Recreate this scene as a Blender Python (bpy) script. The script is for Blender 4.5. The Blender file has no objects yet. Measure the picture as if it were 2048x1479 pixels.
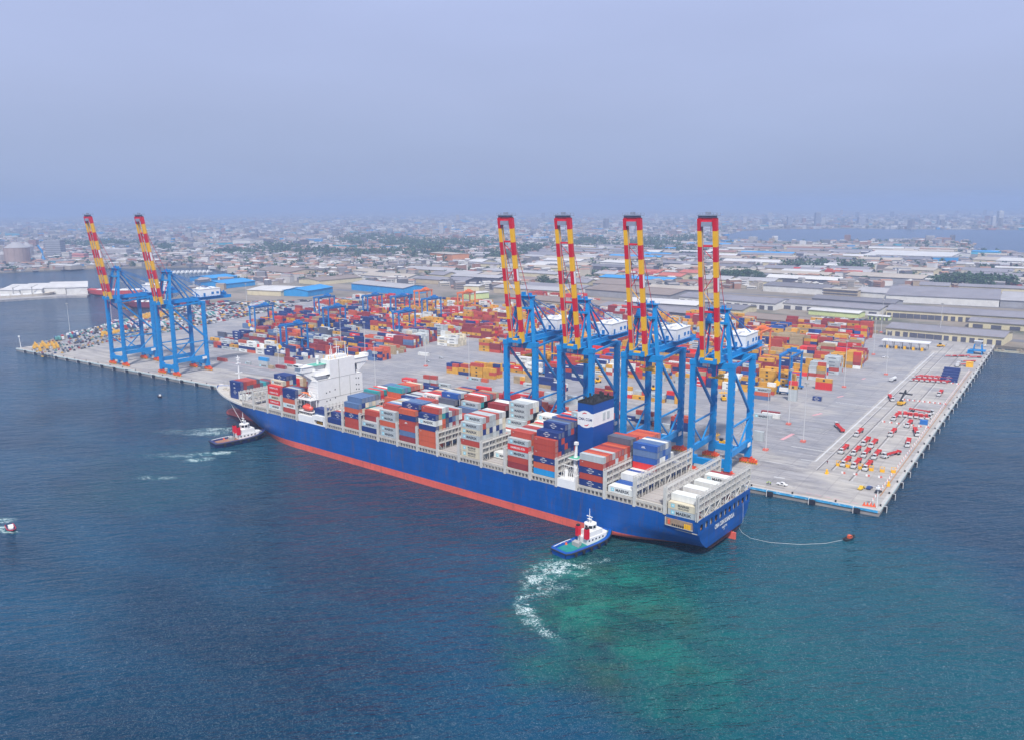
import bpy, math, random
import numpy as np
from mathutils import Matrix, Vector
random.seed(7)
R = math.radians
sc = bpy.context.scene
# ------------------------------------------------------------------ camera
IW, IH = 2048.0, 1479.0
F_PX, PITCH, ROLL, YAW = 1648.105, 0.1973798, -0.0077080, 0.6084128
CAM = np.array([66.986, -391.033, 139.305])
_fw = np.array([-math.sin(YAW)*math.cos(PITCH), math.cos(YAW)*math.cos(PITCH), -math.sin(PITCH)])
_r0 = np.array([math.cos(YAW), math.sin(YAW), 0.0]); _u0 = np.cross(_r0, _fw)
_rt = _r0*math.cos(ROLL)+_u0*math.sin(ROLL); _up = -_r0*math.sin(ROLL)+_u0*math.cos(ROLL)
cd = bpy.data.cameras.new('camera'); cam = bpy.data.objects.new('camera', cd)
sc.collection.objects.link(cam); sc.camera = cam
cd.sensor_fit = 'HORIZONTAL'; cd.sensor_width = 36; cd.lens = F_PX/IW*36
cd.clip_start = 1; cd.clip_end = 60000
M = Matrix.Identity(4)
for i in range(3):
    M[i][0] = _rt[i]; M[i][1] = _up[i]; M[i][2] = -_fw[i]; M[i][3] = CAM[i]
cam.matrix_world = M
def gp(px, py, z=0.0):
    d = _fw*F_PX + _rt*(px-IW/2) + _up*(IH/2-py)
    t = (z-CAM[2])/d[2]; p = CAM+d*t
    return float(p[0]), float(p[1])
# ------------------------------------------------------------------ world, sun, exposure
SUN_EL, SUN_AZ = R(52), R(143)     # azimuth clockwise from +Y
w = bpy.data.worlds.new("World"); sc.world = w; w.use_nodes = True
nt = w.node_tree; nt.nodes.clear()
out = nt.nodes.new('ShaderNodeOutputWorld'); bg = nt.nodes.new('ShaderNodeBackground')
sky = nt.nodes.new('ShaderNodeTexSky'); sky.sky_type = 'NISHITA'; sky.sun_disc = False
sky.sun_elevation = SUN_EL; sky.sun_rotation = SUN_AZ; sky.air_density = 1.0; sky.dust_density = 2.0; sky.ozone_density = 3.0
tc = nt.nodes.new('ShaderNodeTexCoord'); sp = nt.nodes.new('ShaderNodeSeparateXYZ')
rmp = nt.nodes.new('ShaderNodeValToRGB'); mx = nt.nodes.new('ShaderNodeMix'); mx.data_type = 'RGBA'
nt.links.new(tc.outputs['Generated'], sp.inputs[0]); nt.links.new(sp.outputs['Z'], rmp.inputs[0])
SKY = [(0.0, (3.0, 3.75, 5.7)), (0.04, (3.1, 3.8, 5.8)), (0.12, (3.6, 4.2, 6.3)), (0.26, (4.2, 4.85, 7.4)), (0.6, (4.6, 5.3, 7.2)), (1.0, (5.4, 6.0, 7.4))]
rmp.color_ramp.elements[0].position = 0; rmp.color_ramp.elements[1].position = 1
while len(rmp.color_ramp.elements) < len(SKY): rmp.color_ramp.elements.new(0.5)
for e, (p_, c_) in zip(rmp.color_ramp.elements, SKY):
    e.position = p_; e.color = (*[v/10 for v in c_], 1)
vm = nt.nodes.new('ShaderNodeVectorMath'); vm.operation = 'SCALE'; vm.inputs['Scale'].default_value = 10
nt.links.new(rmp.outputs[0], vm.inputs[0])
mx.inputs[0].default_value = 0.92
nt.links.new(sky.outputs[0], mx.inputs[6])
cn = nt.nodes.new('ShaderNodeTexNoise'); cn.inputs['Scale'].default_value = 2.2; cn.inputs['Detail'].default_value = 5; cmp_ = nt.nodes.new('ShaderNodeMapping'); cmp_.inputs['Scale'].default_value = (1, 1, 4)
cr = nt.nodes.new('ShaderNodeMapRange'); cr.inputs[1].default_value = .3; cr.inputs[2].default_value = .7; cr.inputs[3].default_value = .955; cr.inputs[4].default_value = 1.045
cv = nt.nodes.new('ShaderNodeVectorMath'); cv.operation = 'SCALE'
nt.links.new(tc.outputs['Generated'], cmp_.inputs[0]); nt.links.new(cmp_.outputs[0], cn.inputs['Vector']); nt.links.new(cn.outputs[0], cr.inputs[0]); nt.links.new(vm.outputs[0], cv.inputs[0]); nt.links.new(cr.outputs[0], cv.inputs['Scale']); nt.links.new(cv.outputs[0], mx.inputs[7])
nt.links.new(mx.outputs[2], bg.inputs[0]); bg.inputs[1].default_value = 0.10
nt.links.new(bg.outputs[0], out.inputs[0])
sl = bpy.data.lights.new('sun', 'SUN'); sun = bpy.data.objects.new('sun', sl); sc.collection.objects.link(sun)
sl.energy = 4.0; sl.angle = R(6); sl.color = (1, 0.95, 0.88)
sd = Vector((math.sin(SUN_AZ)*math.cos(SUN_EL), math.cos(SUN_AZ)*math.cos(SUN_EL), math.sin(SUN_EL)))
sun.rotation_euler = sd.to_track_quat('Z', 'Y').to_euler(); sun.location = sd*1000
vs = sc.view_settings; vs.view_transform = 'Standard'; vs.look = 'None'; vs.exposure = 0.27; vs.gamma = 1; vs.use_curve_mapping = False
cy = sc.cycles
cy.max_bounces = 5; cy.diffuse_bounces = 2; cy.glossy_bounces = 2; cy.transmission_bounces = 2; cy.volume_bounces = 1
cy.use_denoising = True; cy.sample_clamp_indirect = 4
# ------------------------------------------------------------------ helpers
COL = sc.collection
def tag(o, label=None, cat=None, group=None, kind=None):
    if label: o['label'] = label
    if cat: o['category'] = cat
    if group: o['group'] = group
    if kind: o['kind'] = kind
    return o
def thing(name, loc=(0, 0, 0), rz=0.0, label=None, cat=None, group=None):
    o = bpy.data.objects.new(name, None); COL.objects.link(o)
    o.empty_display_size = 1
    o.location = loc; o.rotation_euler = (0, 0, rz)
    return tag(o, label, cat, group)
def copy_tree(root, loc, rz=0.0, label=None, mats=None):
    kids = children_of(root)
    r = root.copy(); COL.objects.link(r); r.location = loc; r.rotation_euler = (0, 0, rz)
    KIDS[r.name] = []
    if label: r['label'] = label
    for ch in kids:
        c = ch.copy(); COL.objects.link(c); c.parent = r; KIDS[r.name].append(c)
        if mats and ch.name.split('.')[0] in mats:
            c.material_slots[0].link = 'OBJECT'; c.material_slots[0].material = mats[ch.name.split('.')[0]]
        for g in children_of(ch):
            d = g.copy(); COL.objects.link(d); d.parent = c; KIDS.setdefault(c.name, []).append(d)
    return r
KIDS = {}
def children_of(o): return KIDS.get(o.name, [])
class MB:
    def __init__(s): s.v = []; s.f = []; s.m = []; s.c = []; s.cur = 0; s.col = (1, 1, 1)
    def mat(s, i): s.cur = i; return s
    def color(s, c): s.col = c; return s
    def add(s, vs_, fs_):
        b = len(s.v); s.v += [tuple(p) for p in vs_]
        for f in fs_:
            s.f.append(tuple(b+i for i in f)); s.m.append(s.cur); s.c.append(s.col)
    def box(s, x0, x1, y0, y1, z0, z1, bottom=True):
        fs = [(4, 5, 6, 7), (0, 1, 5, 4), (1, 2, 6, 5), (2, 3, 7, 6), (3, 0, 4, 7)]
        if bottom: fs.append((3, 2, 1, 0))
        s.add([(x0, y0, z0), (x1, y0, z0), (x1, y1, z0), (x0, y1, z0), (x0, y0, z1), (x1, y0, z1), (x1, y1, z1), (x0, y1, z1)], fs)
    def obox(s, cx, cy_, z0, L, W, H, a=0.0, bottom=False):   # oriented box, centre, base z
        c, n = math.cos(a), math.sin(a)
        P = [(cx+x*c-y*n, cy_+x*n+y*c) for x, y in ((-L/2, -W/2), (L/2, -W/2), (L/2, W/2), (-L/2, W/2))]
        s.prism(P, z0, z0+H, bottom)
    def prism(s, P, z0, z1, bottom=True):
        n = len(P)
        fs = [tuple(range(n, 2*n))] + [(i, (i+1) % n, n+(i+1) % n, n+i) for i in range(n)]
        if bottom: fs.append(tuple(range(n-1, -1, -1)))
        s.add([(p[0], p[1], z0) for p in P]+[(p[0], p[1], z1) for p in P], fs)
    def beam(s, p, q, w_, h_=None):
        h_ = h_ or w_; p = Vector(p); q = Vector(q); d = (q-p).normalized()
        ref = Vector((0, 0, 1)) if abs(d.z) < .95 else Vector((0, 1, 0))
        a = d.cross(ref).normalized(); b = a.cross(d)
        cs = [(-1, -1), (1, -1), (1, 1), (-1, 1)]
        vs_ = [tuple(e+a*(x*w_/2)+b*(y*h_/2)) for e in (p, q) for x, y in cs]
        s.add(vs_, [(0, 1, 5, 4), (1, 2, 6, 5), (2, 3, 7, 6), (3, 0, 4, 7), (3, 2, 1, 0), (4, 5, 6, 7)])
    def cyl(s, p, q, r, n=8, r2=None, cap=True):
        r2 = r if r2 is None else r2
        p = Vector(p); q = Vector(q); d = (q-p).normalized()
        ref = Vector((0, 0, 1)) if abs(d.z) < .9 else Vector((1, 0, 0))
        a = d.cross(ref).normalized(); b = a.cross(d)
        vs_ = []
        for e, rr in ((p, r), (q, r2)):
            for i in range(n):
                t = 2*math.pi*i/n; vs_.append(tuple(e+a*(rr*math.cos(t))+b*(rr*math.sin(t))))
        fs = [(i, (i+1) % n, n+(i+1) % n, n+i) for i in range(n)]
        if cap: fs += [tuple(range(n-1, -1, -1)), tuple(range(n, 2*n))]
        s.add(vs_, fs)
    def path(s, pts, r, n=6):
        for a, b in zip(pts[:-1], pts[1:]): s.cyl(a, b, r, n)
    def mesh(s, name, mats, smooth=False):
        me = bpy.data.meshes.new(name)
        nv = len(s.v); nf = len(s.f)
        me.vertices.add(nv); me.vertices.foreach_set('co', np.array(s.v, dtype=np.float32).ravel())
        ls = np.array([len(f) for f in s.f], dtype=np.int32); tot = int(ls.sum())
        me.loops.add(tot); me.loops.foreach_set('vertex_index', np.fromiter((i for f in s.f for i in f), dtype=np.int32, count=tot))
        me.polygons.add(nf)
        st = np.concatenate(([0], np.cumsum(ls)[:-1])).astype(np.int32)
        me.polygons.foreach_set('loop_start', st)
        me.polygons.foreach_set('loop_total', ls)
        mats = mats if isinstance(mats, (list, tuple)) else [mats]
        for m in mats: me.materials.append(m)
        me.polygons.foreach_set('material_index', np.array(s.m, dtype=np.int32))
        me.polygons.foreach_set('use_smooth', np.full(nf, bool(smooth)))
        if any(c != (1, 1, 1) for c in s.c):
            at = me.attributes.new('Col', 'FLOAT_COLOR', 'FACE')
            at.data.foreach_set('color', np.array([(c[0], c[1], c[2], 1) for c in s.c], dtype=np.float32).ravel())
        me.update(calc_edges=True); me.validate()
        return me
    def build(s, name, mats, parent=None, smooth=False, loc=(0, 0, 0), rz=0.0):
        o = bpy.data.objects.new(name, s.mesh(name, mats, smooth)); COL.objects.link(o)
        o.location = loc; o.rotation_euler = (0, 0, rz)
        if parent is not None:
            o.parent = parent; KIDS.setdefault(parent.name, []).append(o)
        return o
# ------------------------------------------------------------------ materials
MATS = {}
def paint(name, col, rough=0.5, var=0.12, scale=0.35, metal=0.0, dirt=None, streak=False, bump=0.0):
    if name in MATS: return MATS[name]
    m = bpy.data.materials.new(name); m.use_nodes = True; t = m.node_tree; b = t.nodes['Principled BSDF']
    b.inputs['Roughness'].default_value = rough; b.inputs['Metallic'].default_value = metal
    tcn = t.nodes.new('ShaderNodeTexCoord'); mp = t.nodes.new('ShaderNodeMapping')
    t.links.new(tcn.outputs['Object'], mp.inputs[0])
    if streak: mp.inputs['Scale'].default_value = (1, 1, 0.12)
    no = t.nodes.new('ShaderNodeTexNoise'); no.inputs['Scale'].default_value = scale; no.inputs['Detail'].default_value = 6; no.inputs['Roughness'].default_value = 0.65
    t.links.new(mp.outputs[0], no.inputs['Vector'])
    rp = t.nodes.new('ShaderNodeMapRange'); rp.inputs[1].default_value = 0.3; rp.inputs[2].default_value = 0.7
    rp.inputs[3].default_value = 1-var; rp.inputs[4].default_value = 1+var
    t.links.new(no.outputs[0], rp.inputs[0])
    v = t.nodes.new('ShaderNodeVectorMath'); v.operation = 'SCALE'; v.inputs[0].default_value = col
    t.links.new(rp.outputs[0], v.inputs['Scale']); last = v.outputs[0]
    if dirt:
        n2 = t.nodes.new('ShaderNodeTexNoise'); n2.inputs['Scale'].default_value = scale*4; n2.inputs['Detail'].default_value = 8
        t.links.new(mp.outputs[0], n2.inputs['Vector'])
        r2 = t.nodes.new('ShaderNodeMapRange'); r2.inputs[1].default_value = 0.55; r2.inputs[2].default_value = 0.75; r2.inputs[4].default_value = dirt[1]
        t.links.new(n2.outputs[0], r2.inputs[0])
        mi = t.nodes.new('ShaderNodeMix'); mi.data_type = 'RGBA'; mi.inputs[7].default_value = (*dirt[0], 1)
        t.links.new(r2.outputs[0], mi.inputs[0]); t.links.new(last, mi.inputs[6]); last = mi.outputs[2]
    t.links.new(last, b.inputs['Base Color'])
    MATS[name] = m; return m
def attr_mat(name, rough=0.6, var=0.15, scale=0.3):
    if name in MATS: return MATS[name]
    m = bpy.data.materials.new(name); m.use_nodes = True; t = m.node_tree; b = t.nodes['Principled BSDF']
    b.inputs['Roughness'].default_value = rough
    a = t.nodes.new('ShaderNodeAttribute'); a.attribute_name = 'Col'
    g = t.nodes.new('ShaderNodeNewGeometry'); no = t.nodes.new('ShaderNodeTexNoise'); no.inputs['Scale'].default_value = scale; no.inputs['Detail'].default_value = 5
    t.links.new(g.outputs['Position'], no.inputs['Vector'])
    rp = t.nodes.new('ShaderNodeMapRange'); rp.inputs[1].default_value = 0.3; rp.inputs[2].default_value = 0.7; rp.inputs[3].default_value = 1-var; rp.inputs[4].default_value = 1+var
    t.links.new(no.outputs[0], rp.inputs[0])
    v = t.nodes.new('ShaderNodeVectorMath'); v.operation = 'SCALE'
    t.links.new(a.outputs['Color'], v.inputs[0]); t.links.new(rp.outputs[0], v.inputs['Scale']); t.links.new(v.outputs[0], b.inputs['Base Color'])
    MATS[name] = m; return m
WHITE = paint('white_paint', (.78, .78, .77), .45, .05)
BLACK = paint('black_rubber', (.02, .02, .022), .7)
DARK = paint('dark_glass', (.02, .025, .035), .15, .05)
GREYST = paint('grey_steel', (.36, .36, .35), .55, .12, dirt=((.2, .12, .08), .25))
CRBLUE = paint('crane_blue', (.0, .225, .56), .42, .07, .15)
CRBLUE2 = paint('gantry_blue', (.001, .17, .48), .5, .1)
STRED = paint('stripe_red', (.62, .006, .022), .4, .06)
STYEL = paint('stripe_yellow', (.88, .47, .004), .4, .06)
ORANGE = paint('gantry_orange', (.80, .20, .04), .5, .1)
BOGRED = paint('bogie_red', (.72, .07, .015), .5, .15)
RUST = paint('rust', (.25, .09, .05), .8, .3)
# ------------------------------------------------------------------ water
def water_mat():
    m = bpy.data.materials.new('sea_water'); m.use_nodes = True; t = m.node_tree; b = t.nodes['Principled BSDF']
    N = t.nodes.new; L = t.links.new
    g = N('ShaderNodeNewGeometry'); P = g.outputs['Position']
    def noise(s, d=4, r=.55, stretch=None, rot=0, dist=0):
        mp = N('ShaderNodeMapping'); L(P, mp.inputs[0])
        mp.inputs['Rotation'].default_value = (0, 0, rot)
        mp.inputs['Scale'].default_value = stretch or (1, 1, 1)
        n = N('ShaderNodeTexNoise'); n.inputs['Scale'].default_value = s; n.inputs['Detail'].default_value = d; n.inputs['Roughness'].default_value = r; n.inputs['Distortion'].default_value = dist
        L(mp.outputs[0], n.inputs['Vector']); return n.outputs[0]
    def math_(op, a, b_=None, c_=None, clamp=False):
        n = N('ShaderNodeMath'); n.operation = op; n.use_clamp = clamp
        for i, x in enumerate((a, b_, c_)):
            if x is None: continue
            if hasattr(x, 'links'): L(x, n.inputs[i])
            else: n.inputs[i].default_value = x
        return n.outputs[0]
    def rng(v, a, b_, c_=0., d=1.):
        n = N('ShaderNodeMapRange'); n.interpolation_type = 'SMOOTHSTEP'; L(v, n.inputs[0])
        for i, x in ((1, a), (2, b_), (3, c_), (4, d)): n.inputs[i].default_value = x
        return n.outputs[0]
    def mix(f, a, b_):
        n = N('ShaderNodeMix'); n.data_type = 'RGBA'; L(f, n.inputs[0])
        for i, x in ((6, a), (7, b_)):
            if isinstance(x, tuple): n.inputs[i].default_value = (*x, 1)
            else: L(x, n.inputs[i])
        return n.outputs[2]
    warp = noise(.02, 4, .6)
    def blob(cx, cy_, rx, ry, rot=0., warpk=.5):   # 1 inside an ellipse, ragged edge
        mp = N('ShaderNodeMapping'); mp.vector_type = 'TEXTURE'
        mp.inputs['Location'].default_value = (cx, cy_, -2.75); mp.inputs['Rotation'].default_value = (0, 0, rot); mp.inputs['Scale'].default_value = (rx, ry, 1)
        L(P, mp.inputs[0]); ln = N('ShaderNodeVectorMath'); ln.operation = 'LENGTH'; L(mp.outputs[0], ln.inputs[0])
        return math_('ADD', ln.outputs['Value'], math_('MULTIPLY', math_('SUBTRACT', warp, .5), warpk*2))
    deep = (.0, .023, .054)
    big = noise(.006, 3, .6, (1, 2.2, 1), .5)
    c = mix(rng(big, .35, .7), deep, (.0, .046, .098))
    # churned water behind the tugs: greener, carries sediment
    pl = rng(blob(*PLUME[0], .7), .35, 1.3, 1., 0.)
    pl2 = rng(blob(*PLUME[1], .8), .2, 1.35, .85, 0.)
    pl = math_('MAXIMUM', pl, pl2)
    tex = noise(.05, 6, .65, None, 0, .8)
    gcol = mix(rng(tex, .3, .7), (.0, .042, .042), (.002, .132, .098))
    gcol = mix(rng(noise(.022, 5, .65, None, .4, 1.2), .50, .72), gcol, (.020, .065, .030))
    c = mix(pl, c, gcol)
    pl3 = rng(blob(*PLUME[2]), .4, 1.2, .75, 0.)
    c = mix(pl3, c, (.001, .070, .092))
    pl4 = rng(blob(*PLUME[3], .8), .2, 1.3, .6, 0.)
    c = mix(pl4, c, (.001, .055, .080))
    # foam
    fo = None
    fn = noise(.42, 5, .6, None, 0, 2.2); fl = math_('ABSOLUTE', math_('SUBTRACT', fn, .5))
    fine = noise(1.3, 4, .7, None, 0, 1.); clump = noise(.11, 3, .6, None, 0, 1.5)
    for (cx, cy_, rx, ry, rot, dens) in FOAM:
        mk = math_('MULTIPLY', rng(blob(cx, cy_, rx, ry, rot, .9), .15, 1.15, 1., 0.), dens)
        fo = mk if fo is None else math_('MAXIMUM', fo, mk)
    c = mix(math_('MULTIPLY', math_('MULTIPLY', fo, rng(clump, .2, .7)), .42, None, True), c, (.02, .17, .17))
    fo = math_('MULTIPLY', fo, rng(clump, .36, .62))
    edge = math_('SUBTRACT', math_('MULTIPLY', fo, .034), fl)
    fo = math_('MULTIPLY', rng(edge, -.012, .014), rng(fine, .36, .6, .25, 1.))
    # small whitecaps near the bottom of the view
    wc = rng(noise(.12, 6, .75, (1, 2.5, 1), .7, 2.), .755, .79)
    wc = math_('MULTIPLY', wc, .55)
    fo = math_('MAXIMUM', fo, wc)
    c = mix(fo, c, (.70, .76, .76))
    L(c, b.inputs['Base Color'])
    b.inputs['IOR'].default_value = 1.33; b.inputs['Specular IOR Level'].default_value = .36; b.inputs['Specular Tint'].default_value = (.14, .60, 1.0, 1)
    ro = N('ShaderNodeMapRange'); L(fo, ro.inputs[0]); ro.inputs[3].default_value = .11; ro.inputs[4].default_value = .8
    L(ro.outputs[0], b.inputs['Roughness'])
    bp = N('ShaderNodeBump'); bp.inputs['Strength'].default_value = 1; bp.inputs['Distance'].default_value = 1
    def swell(sc_, long_, rot, amp, d=3, r=.55, dist=.2):      # crests stretched along the wind lines
        mp = N('ShaderNodeMapping'); mp.vector_type = 'TEXTURE'; L(P, mp.inputs[0]); mp.inputs['Rotation'].default_value = (0, 0, rot); mp.inputs['Scale'].default_value = (long_, 1, 1)
        n = N('ShaderNodeTexNoise'); n.inputs['Scale'].default_value = sc_; n.inputs['Detail'].default_value = d; n.inputs['Roughness'].default_value = r; n.inputs['Distortion'].default_value = dist
        L(mp.outputs[0], n.inputs['Vector']); return math_('MULTIPLY', n.outputs[0], amp)
    gust = rng(noise(.011, 3, .6, None, 0, .5), .3, .7, .65, 1.25)
    w1 = swell(.055, 2.2, .45, 1.6); w2 = math_('MULTIPLY', swell(.21, 2.8, .80, 2.1, 3, .6), gust); w3 = math_('MULTIPLY', swell(.62, 2.2, .55, .52, 3, .6), gust)
    L(math_('ADD', math_('ADD', w1, w2), w3), bp.inputs['Height'])
    L(bp.outputs[0], b.inputs['Normal'])
    return m
ZW = -2.75
def gw(px, py): return gp(px, py, ZW)
def ell(px, py, rx, ry, rot, *a):
    x, y = gw(px, py); return (x, y, rx, ry, rot, *a)
PLUME = [ell(1255, 1215, 42, 66, YAW), ell(1400, 1310, 48, 52, YAW), ell(1760, 1280, 75, 150, YAW), ell(390, 935, 70, 80, YAW)]
FOAM = [ell(1122, 1136, 13, 8, .3, 2.2), ell(1090, 1152, 10, 7, .3, 1.6), ell(1064, 1156, 5, 7, .4, 1.7), ell(1048, 1185, 3.6, 7, .2, 1.9), ell(1047, 1212, 3.8, 8, .9, 1.8), ell(1062, 1236, 3.2, 9, 1.15, 1.7), ell(1085, 1262, 3, 9, 1.3, 1.5), ell(1106, 1275, 3, 6, 1.3, 1.2),
        ell(1080, 1180, 7, 9, .3, .9), ell(1110, 1170, 10, 9, .3, .8), ell(1190, 1122, 10, 3, .9, .9),
        ell(446, 858, 26, 6, .62, 1.5), ell(425, 866, 12, 5, .62, 1.6), ell(408, 868, 16, 5, .5, .9), ell(420, 906, 18, 4.5, .75, 2.3), ell(400, 918, 10, 5, .9, 1.9), ell(340, 910, 20, 8, .6, .55), ell(360, 912, 12, 5, .6, .8), ell(6, 1054, 8, 4, .3, 4.), ell(14, 1062, 7, 2.2, .3, 4.), ell(0, 1040, 9, 5, .5, 2.6), ell(385, 862, 24, 8, .6, .55), ell(316, 954, 14, 4, .6, .8)]
WAT = water_mat()
def sheet(name, pts, z, mat):
    mb = MB(); mb.add([(x, y, z) for x, y in pts], [tuple(range(len(pts)))]); o = mb.build(name, mat); o['kind'] = 'structure'; return o
sheet('sea', [(-16000, -2500), (9000, -2500), (9000, 16000), (-16000, 16000)], ZW, WAT)
# ------------------------------------------------------------------ land
def ground_mat(name, cols, s1, s2, rough=.9, lines=0.):
    m = bpy.data.materials.new(name); m.use_nodes = True; t = m.node_tree; b = t.nodes['Principled BSDF']; N = t.nodes.new; L = t.links.new
    b.inputs['Roughness'].default_value = rough
    g = N('ShaderNodeNewGeometry')
    n1 = N('ShaderNodeTexNoise'); n1.inputs['Scale'].default_value = s1; n1.inputs['Detail'].default_value = 8; n1.inputs['Roughness'].default_value = .6; L(g.outputs['Position'], n1.inputs['Vector'])
    r = N('ShaderNodeValToRGB'); L(n1.outputs[0], r.inputs[0])
    while len(r.color_ramp.elements) < len(cols): r.color_ramp.elements.new(.5)
    for i, (e, c) in enumerate(zip(r.color_ramp.elements, cols)):
        e.position = .28+.44*i/(len(cols)-1); e.color = (*c, 1)
    mp = N('ShaderNodeMapping'); mp.inputs['Scale'].default_value = (.12, 1, 1); L(g.outputs['Position'], mp.inputs[0])
    n2 = N('ShaderNodeTexNoise'); n2.inputs['Scale'].default_value = s2; n2.inputs['Detail'].default_value = 6; L(mp.outputs[0], n2.inputs['Vector'])
    mr = N('ShaderNodeMapRange'); L(n2.outputs[0], mr.inputs[0]); mr.inputs[1].default_value = .3; mr.inputs[2].default_value = .7; mr.inputs[3].default_value = .78; mr.inputs[4].default_value = 1.16
    v = N('ShaderNodeVectorMath'); v.operation = 'SCALE'; L(r.outputs[0], v.inputs[0]); L(mr.outputs[0], v.inputs['Scale'])
    last = v.outputs[0]
    if lines:
        br = N('ShaderNodeTexBrick'); br.inputs['Scale'].default_value = 1; br.inputs['Brick Width'].default_value = lines*1.5; br.inputs['Row Height'].default_value = lines; br.inputs['Mortar Size'].default_value = .16; br.inputs['Mortar Smooth'].default_value = .3; br.offset = 0
        br.inputs['Color1'].default_value = (1.04, 1.04, 1.03, 1); br.inputs['Color2'].default_value = (.90, .90, .92, 1); br.inputs['Mortar'].default_value = (.74, .73, .74, 1); L(g.outputs['Position'], br.inputs['Vector'])
        n3 = N('ShaderNodeTexNoise'); n3.inputs['Scale'].default_value = .09; n3.inputs['Detail'].default_value = 8; n3.inputs['Roughness'].default_value = .75; n3.inputs['Distortion'].default_value = 1.5; L(g.outputs['Position'], n3.inputs['Vector'])
        r3 = N('ShaderNodeMapRange'); r3.inputs[1].default_value = .56; r3.inputs[2].default_value = .72; r3.inputs[4].default_value = .55; L(n3.outputs[0], r3.inputs[0])
        m3 = N('ShaderNodeMix'); m3.data_type = 'RGBA'; m3.inputs[7].default_value = (.15, .14, .145, 1); L(r3.outputs[0], m3.inputs[0]); L(last, m3.inputs[6])
        mu = N('ShaderNodeMix'); mu.data_type = 'RGBA'; mu.blend_type = 'MULTIPLY'; mu.inputs[0].default_value = 1; L(m3.outputs[2], mu.inputs[6]); L(br.outputs['Color'], mu.inputs[7]); last = mu.outputs[2]
    L(last, b.inputs['Base Color']); return m
CONC = ground_mat('quay_concrete', [(.25, .245, .265), (.36, .34, .325), (.42, .395, .365), (.30, .29, .30), (.40, .37, .34)], .016, .3, lines=9)
ASPH = ground_mat('yard_asphalt', [(.22, .22, .25), (.33, .32, .33), (.27, .27, .29), (.38, .36, .345), (.25, .25, .275)], .014, .35, lines=12)
LAND = ground_mat('city_ground', [(.05, .075, .04), (.18, .155, .12), (.26, .22, .18), (.09, .10, .07), (.30, .27, .23)], .006, .03)
COPE = paint('coping_concrete', (.46, .45, .43), .8, .12, .3, dirt=((.3, .25, .2), .5))
EAST = 9000
XR = 6.0   # land east of the quay
land_pts = [(-825, 22), (-836, 30), (-875, 88), (-921, 158), (-947, 196), (-985, 262), (-1086, 346), (-1210, 470), (-1330, 600), (-1328, 660), (-1420, 720),
            (-1680, 818), (-1760, 740), (-1850, 655), (-1930, 473), (-2300, 300), (-2800, 100), (-3600, -300), (-5200, -900), (-15000, -900), (-15000, 14500), (8500, 14500), (8500, 2100), (900, 1500), (400, 540), (26, 534), (-.3, 539), (-.3, 22)]
mb = MB(); n = len(land_pts)
mb.add([(x, y, -.03) for x, y in land_pts], [tuple(range(n))][::1])
mb.add([(x, y, -.03) for x, y in land_pts]+[(x, y, -4) for x, y in land_pts], [(i, n+i, n+(i+1) % n, (i+1) % n) for i in range(n)])
land = mb.build('ground', LAND); land['kind'] = 'structure'
# terminal pavement and quay apron
sheet('yard_pavement', [(-822, 46), (-866, 80), (-910, 140), (-940, 190), (-975, 250), (-860, 560), (-130, 556), (-2.0, 539), (-2.0, 46)], 0.10, ASPH)
mb = MB()
mb.mat(0); mb.box(-821, 0, 0, 46, -3.6, 0.12); mb.box(-46, 0, 46.0, 539, -3.6, 0.121)
mb.mat(1); mb.box(-821.1, .3, -.3, 1.3, -.9, .34); mb.box(-1.3, .3, 1.3, 539, -.9, .34)
q = mb.build('quay', [CONC, COPE]); q['kind'] = 'structure'
# painted coping face
BLUEF = paint('faded_blue_paint', (.05, .36, .66), .7, .35, .25, dirt=((.65, .72, .72), .8)); PALE = paint('pale_paint', (.50, .60, .60), .7, .2, .2, dirt=((.3, .3, .28), .5))
mb = MB(); mb.mat(0); mb.box(-150, -.5, -.45, -.302, -.85, .25)
mb.mat(1); mb.box(-820, -150.0, -.44, -.302, -.85, .25); mb.box(.302, .42, 1, 400, -.8, .2)
q2 = mb.build('quay_face', [BLUEF, PALE]); q2['kind'] = 'structure'
# lagoon, far water
lag = [gp(1424, 478), gp(1480, 481), gp(1540, 482), gp(1620, 484), gp(1700, 483), gp(1830, 481), gp(1900, 483), gp(1950, 489), gp(1946, 497), gp(1998, 506), gp(2060, 512), (2200, 2300), (6500, 3400), (5200, 7000), (900, 5200), gp(2048, 461), gp(1930, 459.5), gp(1800, 459), gp(1700, 457.5), gp(1600, 458.5), gp(1540, 459), gp(1480, 463)]
LAGW = paint('lagoon_water', (.02, .055, .11), .25, .15, .004)
mb = MB(); mb.add([(x, y, .35) for x, y in lag], [tuple(range(len(lag)))]); o = mb.build('lagoon', LAGW); o['kind'] = 'structure'
# a thin far channel seen left of centre
# rocky shore east of the quay
rx = random.Random(3); mb = MB()
for i in range(420):
    x = rx.uniform(0, 330); y = 531-rx.random()*13 - (0 if x > 8 else 0); s = rx.uniform(1.2, 3.2)
    mb.obox(x+.5, y, ZW-.4, s, s*rx.uniform(.6, 1), rx.uniform(.6, 2.6)*(.4+.6*(y-518)/13), rx.random()*3)
for i in range(700):
    t = rx.random(); k = rx.randrange(0, 10); a = land_pts[k]; b_ = land_pts[k+1]; x = a[0]+(b_[0]-a[0])*t; y = a[1]+(b_[1]-a[1])*t; s = rx.uniform(1, 2.6)
    mb.obox(x-rx.random()*4, y-rx.random()*2, ZW-.3, s, s*.8, rx.uniform(.8, 2.9), rx.random()*3)
o = mb.build('rock_armour', paint('rock', (.30, .25, .19), .95, .3, .5)); o['kind'] = 'stuff'; o['label'] = 'loose brown rocks heaped along the shore beside the quay'; o['category'] = 'rocks'
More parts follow.
